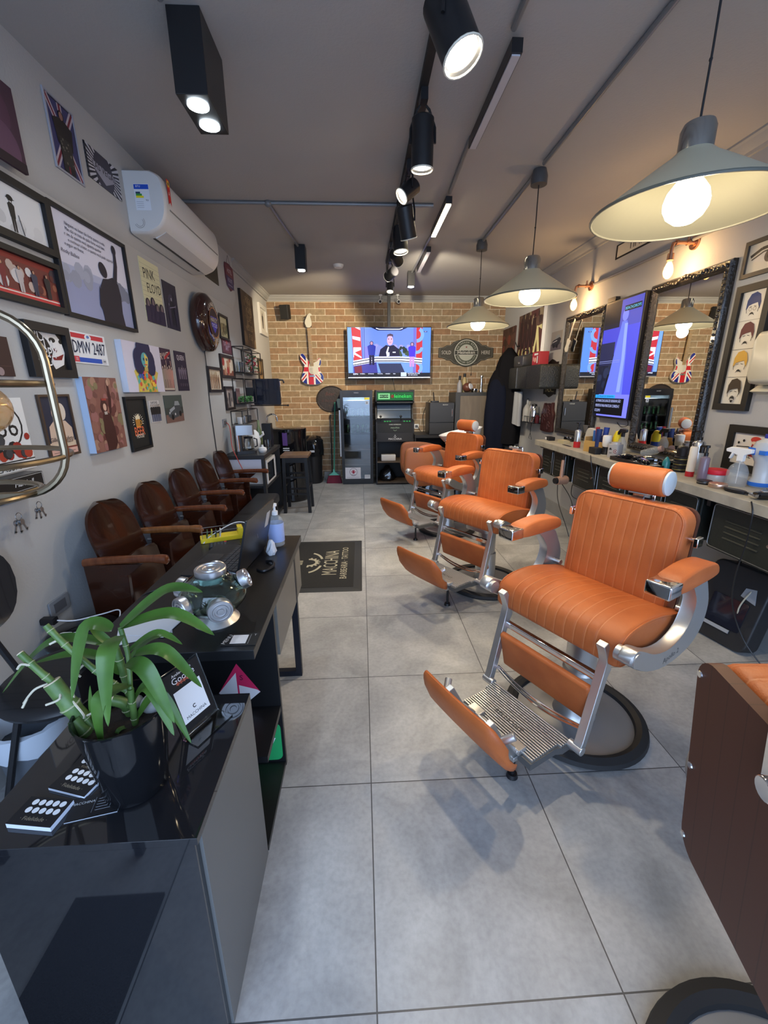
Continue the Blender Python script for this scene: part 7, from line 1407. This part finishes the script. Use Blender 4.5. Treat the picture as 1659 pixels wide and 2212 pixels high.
# ------------------------------------------------------------------ counter
CNC = M('concrete_counter', (.30, .29, .25), .6, col2=(.40, .385, .34), nscale=9, bump=.15, bscale=40)
t = thing('concrete_counter', 'long thin concrete counter along the right wall under the mirrors', 'counter', (2.0, 1.95, 0))
MB(CNC).box(-.22, .219, -1.75, 1.70, .852, .905).build('slab', t, smooth=0, bevel=.003)
MB(M('dark_wood_bracket', (.03, .02, .015), .6)).box(-.16, .215, 1.64, 1.69, .825, .851).box(-.13, .215, 1.635, 1.68, .80, .825).build('end_bracket', t, smooth=0)
for y in (-1.6, -.49, .15, 1.035): MB(BLK).box(-.15, .215, y-.012, y+.012, .80, .851).build('bracket', t, smooth=0)
LKM = M('dark_green_grey_metal', (.035, .040, .036), .42, .5, bump=.15, bscale=60)
def locker(y0, y1, label):
    w = (y1-y0)/2; t = thing('metal_locker', label, 'locker', (XR-.01, (y0+y1)/2, .585), RW, 'dark metal lockers under the counter')
    MB(LKM).box(-w, w, -.36, -.0, 0, .258).build('body', t, smooth=0, bevel=.006)
    for sx in (-1, 1):
        c = sx*w/2; dw = w/2-.012
        d = MB(LKM).rbox(c-dw, c+dw, -.372, -.361, .012, .250, .02, 'y').build('door', t, bevel=.002)
        MB(STL).tube([(c+p[0], -.374, .131+p[1]) for p in rrect(2*dw-.01, .228, .02, 4)], .0022, 5, closed=True).build('door_rim', d)
        for k in range(4): MB(M('louvre_grey', (.075, .08, .07), .4, .5)).xf(Tr(c, -.373, .085+.03*k) @ RotX(20)).box(-dw*.55, dw*.45, -.004, .002, -.002, .003).build('louvre', d, smooth=0)
        MB(CHR).cyl((c+dw*.7, -.373, .13), (c+dw*.7, -.382, .13), .008, None, 10).build('lock', d)
    return t
lk = locker(.58, 1.42, 'dark green metal locker with louvres under the counter, nearest the camera')
locker(2.14, 2.92, 'dark metal locker with louvres under the counter behind the nearest visible chair'); locker(3.05, 3.58, 'dark metal locker with louvres at the far end under the counter')
locker(1.50, 2.06, 'dark metal locker under the counter between the near and middle lockers')
# hair dryer hanging
t = thing('hair_dryer', 'rose gold hair dryer hanging by its handle below the counter', 'hair dryer', (1.775, 2.985, .60))
RG = M('rose_gold_plastic', (.55, .33, .24), .3, .3)
MB(RG).tube([(0, 0, .20), (.0, 0, .12), (.0, .0, .04)], [.013, .015, .017], 14).build('handle', t); MB(RG).cyl((-.045, -.01, .015), (.05, .02, .015), .036, .040, 20).ball((.045, .02, .015), .040, 18, 12).build('barrel', t); MB(BLK).cyl((-.045, -.01, .015), (-.065, -.016, .015), .030, .026, 18).build('nozzle', t); MB(BLK).tube([(0, 0, .20), (.0, .0, .25)], .004, 6).build('hanging_loop', t)
# cables below counter
def cord(pts, label, r=.0035, mat=None, name='power_cord'): return tag(MB(mat or BLK).tube(smoothpath(pts, 6), r, 6).build(name), label, 'cord')
cord([(1.775, 2.985, .60), (1.88, 2.98, .45), (1.90, 2.90, .30), (1.93, 2.80, .15), (1.95, 2.72, .03)], 'black cord hanging from the hair dryer to the floor')
cord([(1.775, 2.55, .908), (1.768, 2.52, .86), (1.80, 2.50, .70), (1.83, 2.48, .50), (1.86, 2.46, .30), (1.90, 2.45, .10), (1.95, 2.43, .006)], 'black clipper cord falling over the counter edge beside the talc brush')
cord([(1.95, 3.40, .584), (1.94, 3.36, .40), (1.90, 3.20, .30), (1.93, 3.10, .15), (1.95, 3.05, .05)], 'black looping cord under the counter at the far locker')
cord([(1.98, 3.15, .584), (1.95, 3.10, .45), (2.0, 3.0, .40), (1.93, 2.95, .33), (1.96, 3.02, .20)], 'second black cord dangling under the counter near the dryer')
cord([(1.95, 2.30, .584), (1.92, 2.28, .40), (1.95, 2.25, .30), (1.92, 2.27, .22)], 'short black cord with plug dangling below the middle locker')
cord([(1.775, 1.15, .908), (1.765, 1.12, .85), (1.80, 1.15, .70), (1.84, 1.20, .50), (1.93, 1.26, .30), (2.0, 1.22, .12), (2.05, 1.12, .008)], 'black clipper cord hanging in front of the near metal locker')
cord([(2.15, 1.35, .37), (2.09, 1.33, .35), (2.05, 1.34, .24), (2.06, 1.33, .12), (2.03, 1.36, .08), (2.07, 1.38, .05), (2.06, 1.36, .006)], 'cream knotted cord hanging from the low wall socket', .004, M('cream_cable', (.55, .50, .38), .5))
t = socket(1.33, .37, 'low white wall outlet box with plugged cream cord beside the black tool case', .10, .06, RW, XR, M('pale_socket_box', (.40, .42, .46), .4))
t = thing('turquoise_charger', 'small turquoise plug hanging under the middle lockers', 'charger', (1.98, 2.20, .47)); MB(M('turquoise_plug', (.14, .32, .34), .4)).rbox(-.02, .02, -.025, .025, 0, .06, .01, 'z', .006).build('plug', t); MB(BLK).tube([(0, 0, .06), (.02, .01, .112)], .004, 6).build('cable', t)
# tool case leaning on the wall
t = thing('black_tool_case', 'black plastic tool case leaning against the right wall under the counter', 'case', (2.045, 1.40, 0), radians(-78))
T_ = RotX(-14)
MB(M('black_case_plastic', (.02, .02, .022), .45)).xf(T_).rbox(-.16, .16, -.055, .055, .0, .46, .05, 'y', .012).build('shell', t, smooth=50, bevel=.002)
MB(M('black_screen_gloss')).xf(T_).rbox(-.09, .10, -.062, -.056, .10, .27, .01, 'y').build('window', t)
MB(C(150, 154, 160)).xf(T_).box(-.08, .06, -.066, -.062, .075, .095).build('silver_inlay', t, smooth=0)
MB(C(150, 154, 160)).xf(T_).prism([(.04, .30), (.12, .28), (.10, .36), (.05, .35)], 'y', -.060, -.056).build('silver_inlay', t, smooth=0)
MB(BLKG).xf(T_).tube([(-.07, 0, .458), (-.06, 0, .50), (.06, 0, .50), (.07, 0, .458)], .010, 8).build('handle', t)
# ------------------------------------------------------------------ things on the counter (top z .905)
zt = .9055
def pump(x, y, r, h, mat, capm, label, band=None, txt=None, rz=RW):
    t = thing('pump_bottle', label, 'bottle', (x, y, zt), rz)
    MB(mat).lathe([(0, 0), (r*.95, 0), (r, .006), (r, h*.92), (r*.8, h*.98), (r*.4, h), (r*.4, h+.008)], n=24).build('body', t)
    MB(capm).lathe([(r*.45, h+.004), (r*.45, h+.022), (.006, h+.024), (.006, h+.048), (.013, h+.050), (.013, h+.062), (0, h+.064)], n=16).box(-.04, .0, -.006, .006, h+.05, h+.06).build('pump', t)
    if band: MB(band[0]).lathe([(r*1.01, band[1]*h), (r*1.012, band[2]*h)], n=24, cap=(False, False)).build('label_band', t)
    if txt:
        a = MB(K_).text(txt, Tr(0, -r*1.02, h*.45) @ RotX(90) @ RotZ(90), h*.19); a.build('lettering', t, smooth=0)
    return t
SIL = M('silver_bottle', (.55, .56, .58), .25, .8); CLR = M('clear_thin_plastic')
pump(1.90, 3.02, .028, .155, SIL, BLK, 'silver pump bottle with a red base on the counter near the far mirror', (C(190, 36, 44), .0, .34))
pump(2.12, 1.93, .036, .185, SIL, BLK, 'silver pump bottle lettered in black, right of the near mirror', txt='FARMAERVAS')
pump(1.915, 1.62, .024, .135, M('lilac_gel', (.26, .20, .26), .15, trans=.3), BLK, 'slim purple grey bottle with tall black pump beside the white tube')
t = thing('white_red_tube', 'white tube with a red base standing left of the purple bottle', 'tube', (1.935, 1.735, zt)); MB(C(222, 214, 200)).lathe([(.022, .03), (.021, .17), (.018, .175), (0, .175)], n=20).build('tube', t); MB(C(180, 32, 40)).lathe([(0, 0), (.022, 0), (.0225, .03)], n=20).build('cap', t)
t = thing('clear_bottle', 'clear bottle with black spray top behind the purple bottle', 'bottle', (2.03, 1.79, zt)); MB(CLR).lathe([(0, 0), (.025, 0), (.026, .10), (.012, .13)], n=20).build('body', t); MB(BLK).lathe([(.014, .13), (.014, .17), (.006, .175), (0, .2)], n=14).build('cap', t)
t = thing('tan_caddy', 'mustard wooden caddy filled with combs, bottles and brushes on the counter', 'caddy', (1.93, 2.74, zt), radians(-70))
MU = M('mustard_wood', (.50, .31, .10), .45); MB(MU).box(-.09, .09, -.055, -.048, 0, .09).box(-.09, .09, .048, .055, 0, .13).box(-.09, -.083, -.048, .048, 0, .12).box(.083, .09, -.048, .048, 0, .12).box(-.083, .083, -.048, .048, 0, .006).build('box', t, smooth=0)
def stick_in(x, y, z0, z1, lean, mat, label, name, r=.012): 
    t2 = thing(name, label, name.split('_')[-1], (x, y, zt+z0)); MB(mat).cyl((0, 0, 0), (lean, lean*.3, z1-z0), r, r*1.15, 12).build('body', t2); return t2
stick_in(1.90, 2.69, .01, .19, .0, C(30, 52, 110), 'dark blue bottle sticking out of the mustard caddy', 'blue_bottle', .02); stick_in(1.94, 2.76, .01, .20, -.02, C(170, 40, 40), 'red and black brush in the mustard caddy', 'red_brush', .013); stick_in(1.96, 2.72, .01, .20, .02, C(36, 60, 140), 'blue spray can in the middle of the caddy', 'blue_can', .019); stick_in(1.93, 2.80, .01, .17, .0, C(60, 110, 190), 'light blue capped bottle at the far side of the caddy', 'light_blue_bottle', .014)
t = thing('yellow_bottle', 'yellow and blue bottle behind the white neck brush', 'bottle', (2.04, 2.66, zt)); MB(C(225, 205, 40)).lathe([(0, 0), (.030, 0), (.032, .14), (.018, .175), (0, .18)], n=20).build('body', t); MB(C(40, 70, 160)).lathe([(.0325, .03), (.0325, .09)], n=20, cap=(False, False)).build('label', t)
t = thing('talc_brush', 'white neck brush with black base standing on the counter', 'brush', (1.905, 2.575, zt)); MB(BLK).lathe([(0, 0), (.03, 0), (.032, .008), (.022, .03), (.024, .065)], n=20).build('handle', t); MB(C(226, 224, 220)).lathe([(.026, .065), (.031, .08), (.033, .14), (.03, .152), (0, .155)], n=20).build('bristles', t); MB(M('cream_ring', (.7, .66, .55), .4)).lathe([(.031, 0), (.033, .003), (.031, .006)], n=20).build('ring', t)
t = thing('black_cloth_box', 'little black box in front of the mustard caddy', 'box', (1.865, 2.65, zt)); MB(BLKM).rbox(-.03, .03, -.05, .05, 0, .05, .006).build('box', t)
t = thing('glass_jar', 'glass jar with hat and round red logo stickers near the black tray', 'jar', (1.91, 2.46, zt), radians(-60)); MB(M('white_frosted_jar', (.60, .58, .58), .2, trans=.3)).rbox(-.042, .042, -.042, .042, 0, .10, .018).lathe([(.036, .10), (.034, .115), (0, .117)], n=20).build('jar', t); a = Art(.07, .08, WHT, -.043, .01); a.v, a.f, a.mi = [], [], []; a.rect(.15, .62, .45, .7, K_); a.rect(.22, .68, .38, .8, K_); a.rect(.2, .3, .5, .34, K_); a.circ(.85, .5, .2, C(120, 30, 40)); a.circ(.85, .5, .14, C(220, 214, 214)); a.circ(.85, .5, .08, C(90, 30, 40)); a.build('sticker', t, smooth=0)
t = thing('trigger_sprayer', 'clear spray bottle with black trigger behind the glass jar', 'spray bottle', (2.03, 2.58, zt), radians(-90)); MB(CLR).lathe([(0, 0), (.035, 0), (.037, .09), (.015, .13), (.014, .14)], n=22).build('body', t); MB(BLK).prism([(-.012, .14), (.012, .14), (.012, .17), (.045, .18), (.045, .20), (-.03, .20), (-.06, .17), (-.055, .15), (-.035, .18), (-.012, .175)], 'y', -.010, .010).build('trigger', t, bevel=.002)
t = thing('fallen_bottle', 'clear bottle with rosy cap lying tilted against the other bottles', 'bottle', (2.10, 2.42, zt+.03), radians(-60), rot=(0, radians(68), radians(-60))); MB(CLR).lathe([(0, 0), (.028, .0), (.029, .10), (.02, .12)], n=20).build('body', t); MB(M('rosy_cap', (.42, .28, .26), .3)).lathe([(.022, .12), (.022, .145), (0, .146)], n=18).build('cap', t)
t = thing('tool_tray', 'shallow black tray full of scissors and clippers under the near mirror', 'tray', (1.965, 2.175, zt), RW)
MB(BLK).box(-.20, .24, -.14, .12, 0, .006).box(-.20, .24, -.14, -.132, .006, .026).box(-.20, .24, .112, .12, .006, .026).box(-.20, -.192, -.132, .112, .006, .026).box(.232, .24, -.132, .112, .006, .026).build('tray', t, smooth=0)
def clipper(x, y, z, rz, label, big=1., rot=None):
    t2 = thing('hair_clipper', label, 'hair clipper', (x, y, z), radians(rz), rot=rot)
    MB(BLKG).loft([[(xx, p[0], .020+p[1]) for p in rrect(w, h, .012, 4)] for xx, w, h in ((-.07*big, .02, .02), (-.06*big, .034, .03), (0, .042, .036), (.05*big, .040, .034), (.065*big, .036, .026))]).build('body', t2, smooth=50); MB(CHR).box(.062*big, .08*big, -.02, .02, .012, .026).build('blade', t2, smooth=0); MB(CHR).loft([[(xx, p[0], .034+p[1]) for p in rrect(w, h, .004, 3)] for xx, w, h in ((-.05*big, .018, .008), (.04*big, .026, .012))]).build('chrome_cover', t2); return t2
c1 = clipper(1.90, 2.33, zt+.0065, 30, 'black hair clipper with gold trim lying in the left of the tool tray'); clipper(1.98, 2.22, zt+.0065, -35, 'black chrome hair clipper in the middle of the tool tray'); clipper(1.90, 2.10, zt+.0065, 75, 'black hair clipper at the near end of the tool tray'); clipper(2.02, 2.04, zt+.0065, 15, 'black hair clipper at the wall side corner of the tool tray')
def scissors(x, y, z, rz, label):
    t2 = thing('scissors', label, 'scissors', (x, y, z), radians(rz))
    for s_ in (-1, 1):
        MB(CHR).xf(RotZ(s_*7)).prism([(-.01, -.003), (.09, -.001), (.09, .001), (-.01, .003)], 'z', .001+.002*(s_ > 0), .003+.002*(s_ > 0)).tube([(-.01, 0, .003), (-.04, s_*.004, .003)], .0025, 6).tube([(-.055+.016*cos(k*pi/6), s_*.010+.013*sin(k*pi/6), .003) for k in range(12)], .0028, 6, closed=True).build('blade', t2)
    return t2
for i, (x, y, r_) in enumerate(((1.86, 2.22, 100), (1.93, 2.27, 80), (1.99, 2.12, 120), (1.86, 2.02, 60))): scissors(x, y, zt+.0065, r_, ['chrome scissors along the front rim of the tool tray', 'chrome scissors between the clippers of the tool tray', 'chrome scissors near the wall in the tool tray', 'chrome scissors at the near front corner of the tool tray'][i])
o = MB(C(160, 30, 40)).prism([(-.03, -.004), (.03, -.004), (.03, .004), (-.03, .004)], 'z', .0, .01).build('red_comb', loc=(2.03, 2.28, zt+.0066), rot=(0, 0, .6)); tag(o, 'small red comb in the black tool tray', 'comb')
for i in range(3):
    o = MB(BLK).lathe([(0, 0), (.036, 0), (.038, .005), (.038, .028), (.034, .032), (0, .032)], n=24).use(M('gold_rim', (.5, .45, .15), .3, .9)).lathe([(.0383, .013), (.0383, .017)], n=24, cap=(False, False)).build('pomade_tin', loc=(1.985, 1.885, zt+.0325*i)); tag(o, ['gold rimmed black pomade tin at the bottom of the stack of three', 'gold rimmed black pomade tin in the middle of the stack', 'gold rimmed black pomade tin on top of the stack of three'][i], 'tin', 'stacked pomade tins')
o = MB(BLK).lathe([(0, 0), (.030, 0), (.032, .05), (.024, .06), (0, .062)], n=22).build('black_jar', loc=(1.985, 1.885, zt+.0975+.0005)); tag(o, 'plain black jar standing on the stacked pomade tins', 'jar')
t = thing('teal_bottle', 'little teal translucent bottle left of the pomade tins', 'bottle', (1.94, 1.945, zt)); MB(M('teal_plastic', (.03, .20, .22), .2)).lathe([(0, 0), (.022, 0), (.022, .05), (.008, .08), (0, .085)], n=18).build('body', t)
t = thing('red_lid_jar', 'clear jar with a wide red lid next to the silver bottle', 'jar', (1.985, 1.605, zt)); MB(M('frosted_jar', (.62, .60, .60), .2, trans=.35)).lathe([(0, 0), (.05, 0), (.052, .01), (.052, .038), (.05, .042)], n=32).build('jar', t); MB(C(200, 28, 48)).lathe([(.0555, .040), (.0565, .044), (.0565, .062), (.054, .066), (0, .067)], n=32).build('lid', t)
o = MB(BLK).lathe([(0, 0), (.034, 0), (.036, .004), (.036, .016), (.034, .02), (0, .02)], n=26).use(STL).lathe([(.0362, .009), (.0362, .012)], n=26, cap=(False, False)).build('wax_tin', loc=(1.865, 1.535, zt)); tag(o, 'flat black wax tin with silver line at the counter front', 'tin')
o = MB(M('rose_gold_tin', (.55, .38, .28), .3, .7)).lathe([(0, 0), (.040, 0), (.042, .003), (.042, .020), (.040, .023), (0, .023)], n=28).build('wax_tin', loc=(1.865, 1.445, zt)); tag(o, 'flat rose gold wax tin right of the black one', 'tin')
t = thing('spray_bottle', 'clear spray bottle with white trigger head on the near counter', 'spray bottle', (1.995, 1.485, zt), radians(-75)); MB(CLR).lathe([(0, 0), (.044, 0), (.047, .006), (.047, .075), (.036, .105), (.016, .125), (.015, .135)], n=26).build('body', t); MB(WHT).prism([(-.016, .13), (.016, .13), (.018, .165), (.05, .178), (.05, .198), (-.05, .202), (-.075, .19), (-.072, .175), (-.045, .172), (-.055, .14), (-.048, .138), (-.034, .168), (-.016, .162)], 'y', -.012, .012).build('trigger_head', t, bevel=.003); MB(WHT).tube([(0, 0, .135), (.0, .003, .01)], .002, 5).build('dip_tube', t)
t = thing('water_jug_bottle', 'translucent water bottle with blue cap and blue label stripes by the wall', 'bottle', (2.09, 1.44, zt), RW); MB(M('milky_plastic', (.66, .70, .74), .2, trans=.25)).lathe([(0, 0), (.045, 0), (.052, .01), (.052, .03), (.040, .05), (.044, .13), (.062, .165), (.066, .205), (.055, .235), (.028, .252), (.024, .256)], n=28).build('body', t); MB(C(30, 44, 150)).lathe([(.026, .255), (.026, .275), (0, .277)], n=20).build('cap', t); MB(C(40, 110, 210)).lathe([(.0525, .008), (.0530, .028)], n=28, cap=(False, False)).box(-.045, -.005, -.0675, -.055, .170, .205).box(.02, .055, -.0675, -.045, .175, .195).build('label', t)
clipper(1.99, 1.26, zt, 200, 'large black and chrome clipper at the right edge of the counter', 1.3); clipper(1.90, 1.19, zt, 170, 'black trimmer lying in front of the large clipper')
t = thing('flat_brush', 'flat black brush lying on the near counter', 'brush', (1.86, 1.335, zt), radians(100)); MB(BLK).prism([(p[0], p[1]) for p in circ2(.055, 20, .022)], 'z', .004, .016).box(-.10, -.05, -.008, .008, .005, .014).build('body', t); MB(BLKM).prism([(p[0], p[1]) for p in circ2(.048, 16, .017)], 'z', 0, .004).build('bristles', t)
t = thing('black_bristle_brush', 'thick black bristle brush at the front edge near the right border', 'brush', (1.83, 1.045, zt), radians(80)); MB(BLKM).rbox(-.06, .06, -.025, .025, 0, .035, .012).build('bristles', t); MB(BLK).rbox(-.065, .065, -.022, .022, .035, .048, .012).build('back', t)
t = thing('small_card_box', 'small dark box with white label at the far end of the counter', 'box', (1.90, 3.57, zt), RW); MB(BLK).box(-.05, .05, -.03, .03, 0, .035).build('box', t, smooth=0); MB(Wt).box(-.045, -.01, -.0312, -.030, .005, .03).build('label', t, smooth=0)
t = thing('folded_cards', 'pile of cream cards and papers at the far end of the counter', 'cards', (1.93, 3.33, zt), RW); MB(C(190, 182, 150)).box(-.06, .06, -.03, .03, 0, .028).build('stack', t, smooth=0)
t = thing('black_comb', 'flat black comb lying between the cards and the silver bottle', 'comb', (1.87, 3.14, zt), RW); cb_ = MB(BLK).box(-.07, .07, .004, .012, 0, .003); [cb_.box(-.068+.005*k, -.066+.005*k, -.012, .004, 0, .003) for k in range(28)]; cb_.build('comb', t, smooth=0)
t = thing('black_shaver_stand', 'row of small black shaving tools near the wall at the far counter end', 'shaver', (2.08, 3.50, zt), RW); MB(BLKG).rbox(-.09, .09, -.03, .03, 0, .03, .01).build('case', t); [MB(CHR).cyl((x, -.01, .03), (x, -.01, .045), .013).build('head', t) for x in (-.05, .02)]
t = thing('white_hood', 'large white curved plastic hood standing behind the silver pump bottle', 'hood', (2.06, 3.02, zt), RW); MB(M('pale_hood', (.55, .55, .54), .4)).prism([(p[0], p[2]) for p in smoothpath([(-.13, 0, 0), (-.14, 0, .10), (-.10, 0, .16), (.0, 0, .155), (.12, 0, .13), (.13, 0, .0)], 3, True)], 'y', -.02, .02).build('shell', t, bevel=.006)

# ------------------------------------------------------------------ unseen mat and table, added so the glossy cabinet has something to reflect
o = MB(MAT).box(-.125, .125, -.135, .135, 0, .012).build('reflection_prop_mat', loc=(-.735, -.17, 0), smooth=0); tag(o, 'dark mat added out of view to reflect in the glossy black cabinet', 'mat')
t = thing('reflection_prop_table', 'black metal frame table added out of view to reflect in the glossy cabinet', 'table', (-.95, -.64, 0))
MB(BLK).box(-.22, .22, -.22, .22, .46, .48).build('top', t, smooth=0)
for sx in (-1, 1):
    for sy in (-1, 1): MB(BLK).box(sx*.21-.012, sx*.21+.012, sy*.21-.012, sy*.21+.012, 0, .46).build('leg', t, smooth=0)
for sy in (-1, 1): MB(BLK).box(-.198, .198, sy*.21-.01, sy*.21+.01, .12, .14).build('stretcher', t, smooth=0)
